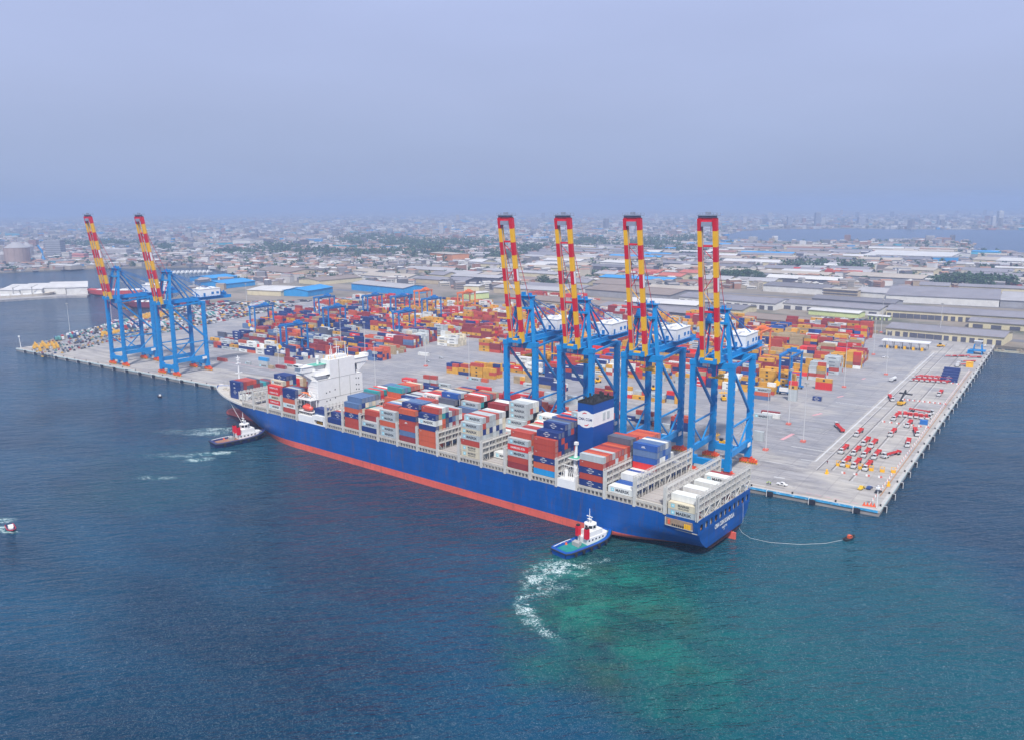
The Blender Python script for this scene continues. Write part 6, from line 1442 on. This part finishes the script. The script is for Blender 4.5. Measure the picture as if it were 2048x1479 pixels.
for i in range(17500):
    px = rr.uniform(-20, 2068); py = 430+150*rr.random()**1.5
    if py < 436 and rr.random() < .35: continue
    x, y = gp(px, py)
    if y > 14000 or x < -14500: continue
    if water_at(x, y) or occupied(x, y, 6): continue
    if y < 700 and x > -1150: continue
    if -1300 < x < 900 and y < 2750 and rr.random() < .55: continue
    if abs(x-ROADX(y)) < 14 and y < 2700: continue
    if rr.random() < .8 and any(((px-g[0])/(g[2]*.62))**2+((py-g[1])/(g[3]*.62))**2 < 1 for g in GREEN): continue
    d = math.dist((x, y), (CAM[0], CAM[1])); s = max(1, d/3200)
    L = rr.uniform(9, 26)*s**.5; W_ = rr.uniform(8, 15)*s**.5; h = rr.choice([3.5, 4, 5, 7, 9, 12])
    if d > 3000 and rr.random() < .05: h = rr.uniform(12, 26); L = rr.uniform(14, 26)*1.2; W_ = rr.uniform(12, 18)
    if d > 4200 and px > 850 and rr.random() < .013: h = rr.uniform(30, 60); L = W_ = rr.uniform(18, 30)
    c = rr.choice(HC)
    if d > 2200 and rr.random() < .09: L = rr.uniform(35, 85); W_ = rr.uniform(20, 36); h = rr.uniform(6, 10); c = rr.choice([(.02, .24, .55), (.58, .57, .56), (.40, .34, .28), (.42, .42, .44), (.5, .46, .4), (.36, .16, .11), (.03, .3, .42)])
    blds.append((d, x, y, L, W_, h, rr.choice([0, .1, .5, 1.0, -.3, 1.5]), c))
blds.sort(key=lambda b: b[0]*(1 if b[5] < 14 else .55))
def bucket(x, y):
    d = np.array([x, y, 5.0])-CAM; u = IW/2+F_PX*(d@_rt)/(d@_fw)
    for lim, w_ in ((260, 'by the silos'), (480, 'beyond the harbour channel'), (700, 'behind the blue roofed halls'), (880, 'behind the large blue hall'), (1020, 'inland of the fourth crane'), (1180, 'seen between the third and fourth crane booms'), (1330, 'seen between the second and third crane booms'), (1480, 'near the boom of the crane by the stern'), (1720, 'among roofs short of the lagoon'), (1850, 'beside the busy road')):
        if u < lim: return w_
    return 'seaward of the busy road'
def cname(c):
    v = sum(c)/3
    return 'white' if v > .58 else ('rust red' if c[0] > c[2]*1.9 else ('tan' if c[0] > c[2]*1.35 else ('grey' if v > .33 else 'dark grey')))
IND = 105
def house_mesh(m, L, W_, h, c):
    r = (c[0]*.8+.03, c[1]*.74+.03, c[2]*.72+.03)
    m.color(c); m.prism([(-L/2, -W_/2), (L/2, -W_/2), (L/2, W_/2), (-L/2, W_/2)], 0, h)
hmesh = {}
for i, (d, x, y, L, W_, h, a, c) in enumerate(blds):
    if i < IND:
        tall = h >= 12
        t = thing('apartment_block' if tall else 'house', (x, y, .05), a, f'{"tall" if tall else "small low"} {cname(c)} {"block" if tall else "house"} {bucket(x, y)}', 'building', f'{cname(c)} {"blocks" if tall else "houses"} {bucket(x, y)}')
        m = MB(); m.color(c); m.box(-L/2, L/2, -W_/2, W_/2, 0, h)
        for s in (-1, 1): m.add([(s*L/2, -W_/2, h), (s*L/2, W_/2, h), (s*L/2, 0, h+1.6)], [(0, 1, 2) if s > 0 else (2, 1, 0)])
        m.build('wall', CMX, t)
        m = MB(); m.color(rb.choice([(.3, .28, .28), (.36, .2, .14), (.5, .48, .45), (.26, .22, .2)]))
        for s in (-1, 1):
            b = [(-L/2-.4, s*(W_/2+.4), h-.1), (L/2+.4, s*(W_/2+.4), h-.1), (L/2+.4, 0, h+1.75), (-L/2-.4, 0, h+1.75)]; m.add(b, [(0, 1, 2, 3) if s < 0 else (3, 2, 1, 0)])
        m.build('roof', CMX, t)
        if tall or L > 16:
            m = MB(); m.color((.06, .07, .09))
            for k in range(max(1, int(h/3.4))): m.box(-L/2+1, L/2-1, -W_/2-.06, -W_/2-.01, 1.1+k*3.2, 2.4+k*3.2)
            m.build('window_band', CMX, t)
    else:
        CITY.color(c); ca, sa = math.cos(a), math.sin(a); CITY.obox(x, y, -.02, L, W_, h, a)
        if h > 13 and d < 7500:
            CITY.color((c[0]*.35, c[1]*.37, c[2]*.42))
            for k in range(int(h/4)):
                CITY.obox(x, y, 1.6+k*4, L+.12, W_+.12, 1.3, a)
        elif d < 4500:
            rcx = rb.choice([(.34, .30, .30), (.40, .22, .15), (.55, .54, .52), (.27, .22, .20), (.2, .2, .22)]); CITY.color(rcx); P_ = [(x+u*ca-v*sa, y+u*sa+v*ca) for u, v in ((-L/2-.3, -W_/2-.3), (L/2+.3, -W_/2-.3), (L/2+.3, W_/2+.3), (-L/2-.3, W_/2+.3))]
            r0 = (x-L/2*ca, y-L/2*sa, h+1.7); r1 = (x+L/2*ca, y+L/2*sa, h+1.7); q4 = [(*p, h+.02) for p in P_]
            CITY.add(q4+[r0, r1], [(0, 1, 5, 4), (2, 3, 4, 5), (1, 2, 5), (3, 0, 4)])
o = CITY.build('city_buildings', CMX); tag(o, 'hazy sprawl of thousands of low buildings and towers reaching the horizon', 'city', None, 'stuff')
# landmark towers on the skyline, each a thing
for i, (px, py, hp, wp_, c, l) in enumerate(((883, 470, 22, 9, (.50, .49, .50), 'pale slab tower on the hazy skyline left of the near booms'), (1069, 458, 22, 14, (.30, .32, .38), 'dark square tower on the skyline right of the leftmost near boom'), (1634, 452, 24, 9, (.26, .28, .33), 'dark twin-like tower beyond the lagoon, left of centre right'),
        (1999, 449, 22, 8, (.62, .62, .6), 'pale tower beyond the lagoon near the right edge'), (1880, 452, 18, 9, (.5, .5, .52), 'broad pale tower beyond the lagoon'), (1986, 453, 16, 6, (.6, .58, .56), 'short pale tower left of the tall right edge tower'), (1578, 452, 16, 7, (.34, .35, .4), 'narrow grey tower on the far lagoon shore'), (678, 452, 10, 7, (.6, .6, .6), 'small white block on the left skyline'), (780, 470, 12, 10, (.2, .24, .3), 'dark blocky building left of the pale slab tower'), (1722, 450, 14, 12, (.4, .4, .44), 'wide grey block across the lagoon'), (1420, 455, 12, 8, (.42, .43, .47), 'grey block behind the tip of the rightmost boom'))):
    x, y = gp(px, py); s = pxm(px, py); t = thing('tower_block', (x, y, 0), .6, l, 'tower')
    m = MB(); m.color(c); m.box(-wp_*s/2, wp_*s/2, -wp_*s/2.4, wp_*s/2.4, 0, hp*s); m.box(-wp_*s/5, wp_*s/5, -wp_*s/6, wp_*s/6, hp*s, hp*s*1.05); m.build('wall', CMX, t)
    m = MB(); m.color((.1, .12, .16))
    for k in range(int(hp*s/5)): m.box(-wp_*s/2-.2, wp_*s/2+.2, -wp_*s/2.4-.2, wp_*s/2.4+.2, 2+k*5, 3.6+k*5)
    m.build('window_band', CMX, t)
# ------------------------------------------------------------------ trees
LEAF = bpy.data.materials.new('foliage'); LEAF.use_nodes = True; _t = LEAF.node_tree; _b = _t.nodes['Principled BSDF']; _b.inputs['Roughness'].default_value = .8
_g = _t.nodes.new('ShaderNodeNewGeometry'); _n = _t.nodes.new('ShaderNodeTexNoise'); _n.inputs['Scale'].default_value = .12; _n.inputs['Detail'].default_value = 6; _r = _t.nodes.new('ShaderNodeValToRGB')
_r.color_ramp.elements[0].position = .35; _r.color_ramp.elements[0].color = (.018, .05, .022, 1); _r.color_ramp.elements[1].position = .65; _r.color_ramp.elements[1].color = (.06, .12, .04, 1)
_t.links.new(_g.outputs['Position'], _n.inputs['Vector']); _t.links.new(_n.outputs[0], _r.inputs[0]); _t.links.new(_r.outputs[0], _b.inputs['Base Color'])
BARK = paint('bark', (.14, .10, .07), .9)
def crown(m, cx, cy_, z0, r, h, n, rnd, q=1.0):
    for i in range(n):
        th = rnd.uniform(0, 2*math.pi); u = rnd.uniform(-1, 1); rad = rnd.random()**.4
        k = math.sqrt(1-u*u)*(1+.25*math.sin(3*th+cx))
        p = Vector((cx+r*k*rad*math.cos(th), cy_+r*k*rad*math.sin(th), z0+h/2+h/2*u*rad))
        a = Vector((rnd.uniform(-1, 1), rnd.uniform(-1, 1), rnd.uniform(-.6, .6))).normalized(); b = a.cross(Vector((rnd.uniform(-1, 1), rnd.uniform(-1, 1), rnd.uniform(-1, 1)))).normalized(); s = q*rnd.uniform(.5, 1.15)
        m.add([tuple(p-a*s), tuple(p+b*s*.8), tuple(p+a*s), tuple(p-b*s*.8)], [(0, 1, 2, 3)])
tv = []
for k in range(4):
    rt = random.Random(100+k); m = MB(); crown(m, 0, 0, 2.5, 4.6+k*.5, 7.5, 420, rt, .75); cm = m.mesh('crown', [LEAF])
    m = MB(); m.cyl((0, 0, 0), (.2, .1, 5), .38, 7, .2)
    for j in range(4): a = j*1.6+k; m.cyl((.1, 0, 3.2), (2.2*math.cos(a), 2.2*math.sin(a), 6.2), .16, 5, .06)
    tv.append((cm, m.mesh('trunk', [BARK])))
trees = []
rt = random.Random(9)
for (px, py, sx, sy_) in GREEN:
    for i in range(int(sx*sy_*.30)+10):
        x, y = gp(rt.gauss(px, sx*.55), rt.gauss(py, sy_*.5))
        if water_at(x, y) or occupied(x, y, 3): continue
        trees.append((math.dist((x, y), (CAM[0], CAM[1])), x, y, rt.uniform(1.1, 2.3)))
for i in range(5200):
    px = rt.uniform(0, 2048); py = 436+130*rt.random()**1.3; x, y = gp(px, py)
    if y > 13000 or x < -14000 or water_at(x, y) or occupied(x, y, 3) or (y < 620 and x > -1150): continue
    if -1300 < x < 900 and y < 2700 and rt.random() < .6: continue
    trees.append((math.dist((x, y), (CAM[0], CAM[1])), x, y, rt.uniform(.7, 1.5)))
trees.sort()
for i, (d, x, y, s) in enumerate(trees[:130]):
    t = thing('tree', (x, y, 0), rt.uniform(0, 6), f'dark green tree {bucket(x, y)}', 'tree', f'trees {bucket(x, y)}'); t.scale = (s, s, s*.95)
    cm, tm = tv[i % 4]
    for n_, me in (('crown', cm), ('trunk', tm)):
        o = bpy.data.objects.new(n_, me); COL.objects.link(o); o.parent = t
WOOD = MB()
for (d, x, y, s) in trees[130:]:
    n_ = 30 if d < 3200 else 18; crown(WOOD, x, y, .5, 5.2*s*max(1, d/3200)**.6, 9*s, n_, rt, 2.3*s**.5*max(1, d/3500)**.5)
o = WOOD.build('distant_trees', LEAF); tag(o, 'dark green tree clumps scattered through the hazy city', 'trees', None, 'stuff')
# ------------------------------------------------------------------ vehicle park on the left, cars on roads
VP = MB(); VC = [(.65, .65, .65)]*3+[(.05, .05, .06)]*5+[(.3, .31, .33)]*2+[(.04, .08, .2), (.4, .04, .03), (.66, .38, .04), (.1, .3, .28)]
rv = random.Random(12); veh = []
rb_ = [(86, 716), (150, 703), (235, 683), (330, 667), (440, 646), (520, 628), (600, 612)]
lb_ = [(62, 692), (128, 671), (205, 650), (243, 640), (312, 625), (350, 612), (480, 603)]
for j in range(len(rb_)-1):
    r0, r1, l0, l1 = (Vector(gp(*p)) for p in (rb_[j], rb_[j+1], lb_[j], lb_[j+1]))
    n_ = max(4, int((r1-r0).length/3.4))
    for i in range(n_):
        f = i/n_; a = r0.lerp(r1, f); b = l0.lerp(l1, f); W_ = (b-a).length; nr = int(W_/7.5)
        for k in range(nr):
            if k in (4, 10, 16) or rv.random() < .30: continue
            p = a.lerp(b, (k+.8)/(nr+1)); u = (b-a).normalized(); veh.append((p.x+rv.uniform(-.5, .5), p.y+rv.uniform(-.5, .5), math.atan2(u.y, u.x), k/nr, j))
veh.sort(key=lambda v: math.dist((v[0], v[1]), (CAM[0], CAM[1])))
tiny = {}
def tiny_mesh(kind, c):
    key = (kind, c)
    if key in tiny: return tiny[key]
    m = MB(); m.color(c)
    if kind == 'car': m.prism([(-2.2, -.9), (2.2, -.9), (2.2, .9), (-2.2, .9)], .3, .95); m.color((.06, .07, .09)); m.prism([(-1.3, -.8), (.9, -.8), (.9, .8), (-1.3, .8)], .95, 1.35); m.color(c); m.prism([(-1.1, -.75), (.7, -.75), (.7, .75), (-1.1, .75)], 1.35, 1.45)
    elif kind == 'truck': m.prism([(-4, -1.2), (2.2, -1.2), (2.2, 1.2), (-4, 1.2)], .9, 3.6); m.color((.6, .6, .6)); m.prism([(2.5, -1.2), (4.2, -1.2), (4.2, 1.2), (2.5, 1.2)], .6, 2.9)
    else: m.prism([(-2.5, -1.3), (1.5, -1.3), (1.5, 1.3), (-2.5, 1.3)], .5, 2.2); m.prism([(-1, -.9), (.8, -.9), (.8, .9), (-1, .9)], 2.2, 3.7); m.beam((1.2, 0, 1.6), (4, 0, 3.6), .6); m.beam((4, 0, 3.6), (5.5, 0, .8), .5)
    m.color((.02, .02, .02))
    for x in (-1.5, 1.4):
        for s in (-1, 1): m.cyl((x, s*.8, .35), (x, s*1.0, .35), .35, 6)
    tiny[key] = m.mesh('vehicle_body', [attr_mat('vehicle_paint_mix', .4, .04)]); return tiny[key]
CN = {(.65, .65, .65): 'white', (.05, .05, .06): 'black', (.3, .31, .33): 'grey', (.04, .08, .2): 'dark blue', (.4, .04, .03): 'red', (.66, .38, .04): 'yellow', (.1, .3, .28): 'green'}
PZ = ['at the quay end', 'near the quay end', 'behind the last big crane', 'between the two far cranes', 'inland of the far cranes', 'at the inland end']
for i, (x, y, a, f, j) in enumerate(veh):
    kind = 'car'; c = rv.choice(VC)
    zone = math.sin(x*.045)+math.sin(y*.06+1.3)
    if f > .35 and zone > .9 and j < 4 and rv.random() < .8: kind = 'digger'; c = (.66, .38, .04)
    elif f > .3 and zone < -.7: kind = 'truck'; c = rv.choice([(.65, .65, .65), (.65, .65, .65), (.4, .04, .03), (.1, .3, .28), (.04, .08, .2)])
    if i < 265:
        o = bpy.data.objects.new({'car': 'parked_car', 'truck': 'parked_truck', 'digger': 'excavator'}[kind], tiny_mesh(kind, c)); COL.objects.link(o); o.location = (x, y, .12); o.rotation_euler = (0, 0, a)
        tag(o, f'{CN[c]} {kind} parked {PZ[j]}, {"shore side" if f > .66 else ("middle rows" if f > .33 else "yard side")} of the vehicle park', kind, f'{CN[c]} {kind}s in the vehicle park, {PZ[j]}, part {int(f*3)}')
    else:
        m = VP; m.color(c); L = {'car': 4.4, 'truck': 9, 'digger': 6}[kind]; h = {'car': 1.4, 'truck': 3.4, 'digger': 2.8}[kind]; W_ = 1.8 if kind == 'car' else 2.5
        m.obox(x, y, .4, L, W_, h*.65, a); m.obox(x, y, .4+h*.6, L*.55, W_*.9, h*.4, a)
for (p, q_, n_, w_) in (((1806, 565), (1915, 520), 150, 14), ((1060, 575), (1130, 590), 40, 8), ((1090, 560), (1180, 572), 40, 20), ((690, 604), (860, 612), 120, 20), ((440, 610), (700, 600), 150, 16), ((1640, 640), (1740, 645), 60, 8), ((1930, 580), (2040, 575), 60, 20), ((880, 560), (930, 556), 50, 10), ((1160, 560), (1200, 566), 30, 6), ((1540, 548), (1700, 545), 120, 8)):
    for i in range(n_):
        t_ = rv.random(); x, y = gp(p[0]+(q_[0]-p[0])*t_+rv.uniform(-w_, w_)*.3, p[1]+(q_[1]-p[1])*t_+rv.uniform(-1, 1)*w_*.12); c = rv.choice(VC+[(.6, .12, .05)]); VP.color(c); k = rv.random() < .35
        if occupied(x, y, 1): continue
        VP.obox(x, y, .3, 9 if k else 4.4, 2.4 if k else 1.8, 2.9 if k else 1.3, rv.choice([0, 1.57, .4, 1.2]))
o = VP.build('distant_vehicles', attr_mat('vehicle_paint_mix', .4, .04)); tag(o, 'many more cars and trucks too small to tell apart behind the yard', 'vehicles', None, 'stuff')
# ------------------------------------------------------------------ roads
ROAD = paint('road_asphalt', (.16, .155, .17), .85, .12, .05)
def road(pts, w_, z=.02):
    m = MB()
    for a, b in zip(pts[:-1], pts[1:]):
        a = Vector(a); b = Vector(b); d = (b-a).normalized(); n_ = Vector((-d.y, d.x))*w_/2; a -= d*w_*.3; b += d*w_*.3
        m.add([(*(a+n_), z), (*(a-n_), z), (*(b-n_), z), (*(b+n_), z)], [(0, 1, 2, 3)])
    o = m.build('road', ROAD); o['kind'] = 'structure'
road([(-220, 880), (-192, 1200), (-178, 2600)], 22); road([(-980, 590), (-500, 585), (-130, 575), (300, 590)], 18, .05); road([(-1300, 880), (-700, 860), (600, 900)], 14, .08)
# ------------------------------------------------------------------ left background: sheds on a pier, ships, silos
pier = [gp(-160, 604), gp(0, 601), gp(106, 594), gp(174, 592), gp(186, 584), gp(160, 574), gp(0, 577), gp(-160, 578)]
mb = MB(); mb.prism(pier, -4, .3); o = mb.build('pier', CONC); o['kind'] = 'structure'
for i, (a, b, c, l) in enumerate((((0, 592), (40, 592), (60, 583), 'first white roofed shed on the pier from the shore end, behind the pale ship'), ((42, 592), (84, 591), (102, 582), 'second white roofed shed on the pier from the shore end'), ((86, 590), (132, 589), (150, 580), 'third white roofed shed on the pier, beside the tallest one'), ((134, 591), (176, 589), (186, 580), 'tallest white shed, at the harbour end of the pier'))):
    whb(a, b, c, 9+i, 6, 'white', 'white', l, doors=0, name='pier_shed', cat='shed')
def far_ship(p0, p1, h, hullc, label, sup, supc=WHITE, B=20, cargo=None):
    a = Vector(gw(*p0)); b = Vector(gw(*p1)); ang = math.atan2(b.y-a.y, b.x-a.x); L = (b-a).length; c = (a+b)/2
    t = thing('cargo_ship', (c.x, c.y, ZW), ang, label, 'ship')
    m = MB(); rim = boat_hull(m, L, B, -1, 1, h, h*.35, .75); m.build('hull', hullc, t)
    m = MB(); P_ = [(x, y*.97, h-.3) for x, y, z in rim]; m.add(P_+[(x, -y, z) for x, y, z in P_[::-1]], [tuple(range(2*len(P_)))[::-1]]); m.build('deck', BEIGE, t)
    m = MB(); s0 = -L/2+L*.04; m.box(s0, s0+L*.12, -B*.42, B*.42, h-.3, h+sup); m.box(s0+L*.02, s0+L*.09, -B*.5, B*.5, h+sup, h+sup+3); m.beam((s0+L*.05, 0, h+sup+3), (s0+L*.05, 0, h+sup+11), .8); m.build('superstructure', supc, t)
    m = MB()
    for k in (.15, .38, .6): x = -L/2+L*(k+.12); m.cyl((x, 0, h), (x, 0, h+12), .9, 8); m.beam((x, 0, h+11), (x+L*.08, 0, h+15), .8)
    m.build('deck_crane', GREYST, t)
    m = MB()
    for k in range(5): x = -L/2+L*(.22+.13*k); m.box(x, x+L*.1, -B*.33, B*.33, h-.2, h+1.6)
    m.build('hatch', supc, t)
    m = MB(); m.box(s0-3, s0, -3, 3, h, h+sup+2); m.build('funnel', BLACK, t)
    return t
far_ship((-60, 603), (112, 593), 6, paint('hull_cream', (.55, .50, .42), .6, .2), 'long pale ship with red waterline moored before the white pier sheds', 7)
far_ship((345, 590), (168, 592), 9, paint('hull_red', (.55, .06, .05), .6, .15), 'bright red hulled ship with white upperworks behind the far cranes', 10)
far_ship((420, 612), (243, 618), 9, paint('hull_maroon', (.22, .03, .06), .6, .2), 'dark maroon hulled ship seen between the legs of the far cranes', 9)
for i in range(11):
    x, y = gw(334+i*8.5, 548-i*.2); L = 17; t = thing('fishing_boat', (x, y, ZW), R(100), 'small white boat in the moored row in the harbour channel', 'boat', 'white boats moored in the channel')
    m = MB(); rim = boat_hull(m, L, 7, -1, 1, 2.6, 1); P_ = [(a, b*.9, c-.2) for a, b, c in rim]; m.add(P_+[(a, -b, c) for a, b, c in P_[::-1]], [tuple(range(2*len(P_)))[::-1]]); m.build('hull', CABW, t); m = MB(); m.box(-5, 0, -2.4, 2.4, 2, 6.5); m.build('cabin', WHITE, t)
for i, (px, py, rp, hp, c, l) in enumerate(((37, 531, 19, 30, (.36, .27, .24), 'big brown domed silo on the far left shore'), (8, 531, 8, 18, (.3, .27, .27), 'smaller brown silo left of the big domed one'), (57, 522, 9, 24, (.33, .31, .32), 'grey silo half behind the big domed one'))):
    x, y = gp(px, py); s = pxm(px, py); t = thing('silo', (x, y, 0), 0, l, 'silo'); m = MB(); m.cyl((0, 0, 0), (0, 0, hp*s), rp*s, 24)
    for k in range(10): a = k*.628; m.beam((rp*s*1.01*math.cos(a), rp*s*1.01*math.sin(a), 0), (rp*s*1.01*math.cos(a), rp*s*1.01*math.sin(a), hp*s), .8)
    m.build('wall', paint(f'silo_{i}', c, .8, .15, .05), t)
    m = MB(); m.cyl((0, 0, hp*s), (0, 0, hp*s*1.3), rp*s*1.02, 24, rp*s*.25); m.cyl((0, 0, hp*s*1.3), (0, 0, hp*s*1.42), 2.5, 8); m.build('roof', paint('silo_roof', (.35, .34, .35), .7), t)
for (px, py, wp_, hp, c, l) in ((113, 516, 28, 30, (.30, .31, .34), 'tall grey mill block right of the silos'), (135, 524, 14, 16, (.52, .50, .46), 'pale building right of the tall grey mill'), (160, 522, 26, 12, (.5, .2, .18), 'reddish hall on the far left shore'), (78, 528, 16, 14, (.6, .6, .6), 'small white building between the silo and the grey mill'), (235, 512, 50, 12, (.48, .46, .46), 'row of pale buildings between the two far booms'), (360, 516, 36, 9, (.6, .58, .55), 'pale low hall right of the far pair of booms')):
    x, y = gp(px, py); s = pxm(px, py); t = thing('mill_building', (x, y, 0), .5, l, 'building'); m = MB(); m.color(c); m.box(-wp_*s/2, wp_*s/2, -wp_*s/4, wp_*s/4, 0, hp*s); m.box(-wp_*s/2-.4, wp_*s/2+.4, -wp_*s/4-.4, wp_*s/4+.4, hp*s, hp*s+1); m.build('wall', CMX, t)
    m = MB(); m.color((c[0]*.4, c[1]*.4, c[2]*.45))
    for k in range(int(hp*s/6)): m.box(-wp_*s/2-.1, wp_*s/2+.1, -wp_*s/4-.1, wp_*s/4+.1, 2+k*6, 4+k*6)
    m.build('window_band', CMX, t)
t = thing('harbour_crane', (*gp(88, 529), 0), 0, 'small blue harbour crane with yellow machine on the far left shore', 'harbour crane'); m = MB(); s = 1.2
for a, b in (((-8, -5, 0), (0, 0, 22)), ((8, -5, 0), (0, 0, 22)), ((8, 5, 0), (0, 0, 22)), ((-8, 5, 0), (0, 0, 22)), ((0, 0, 22), (0, 0, 34)), ((0, 0, 26), (-22, 0, 48)), ((0, 0, 34), (-22, 0, 48))): m.beam(a, b, 1.8)
m.build('frame', CRBLUE, t); m = MB(); m.box(8, 22, -5, 5, 0, 7); m.build('hopper', STYEL, t)
# gate canopy and booths at the back of the yard
t = thing('gate_canopy', (-68, 470, .12), 0, 'flat white gate canopy on posts at the back of the open yard', 'canopy'); m = MB(); m.box(-22, 20, -6, 6, 7, 7.8); m.build('roof', WHITE, t)
for i in range(6):
    for y in (-4.5, 4.5): m = MB(); m.box(-20.3+i*7.6, -19.7+i*7.6, y-.3, y+.3, 0, 7); m.build('post', GREYST, t)
m = MB()
for i in range(5): m.box(-17.5+i*7.6, -15.5+i*7.6, -5.5, -1, 0, 2.8)
m.build('booth', STYEL, t)
# ------------------------------------------------------------------ haze
m = MB(); m.box(-16500, 9500, -3000, 17000, -9, 190)
hz = bpy.data.materials.new('haze'); hz.use_nodes = True; hz.node_tree.nodes.clear()
ho2 = hz.node_tree.nodes.new('ShaderNodeOutputMaterial'); pv = hz.node_tree.nodes.new('ShaderNodeVolumePrincipled')
pv.inputs['Color'].default_value = (.52, .66, .92, 1); pv.inputs['Density'].default_value = .00021; pv.inputs['Anisotropy'].default_value = .3
hz.node_tree.links.new(pv.outputs[0], ho2.inputs['Volume'])
o = m.build('haze', hz); o['kind'] = 'stuff'; o['label'] = 'pale blue haze over the harbour and city'
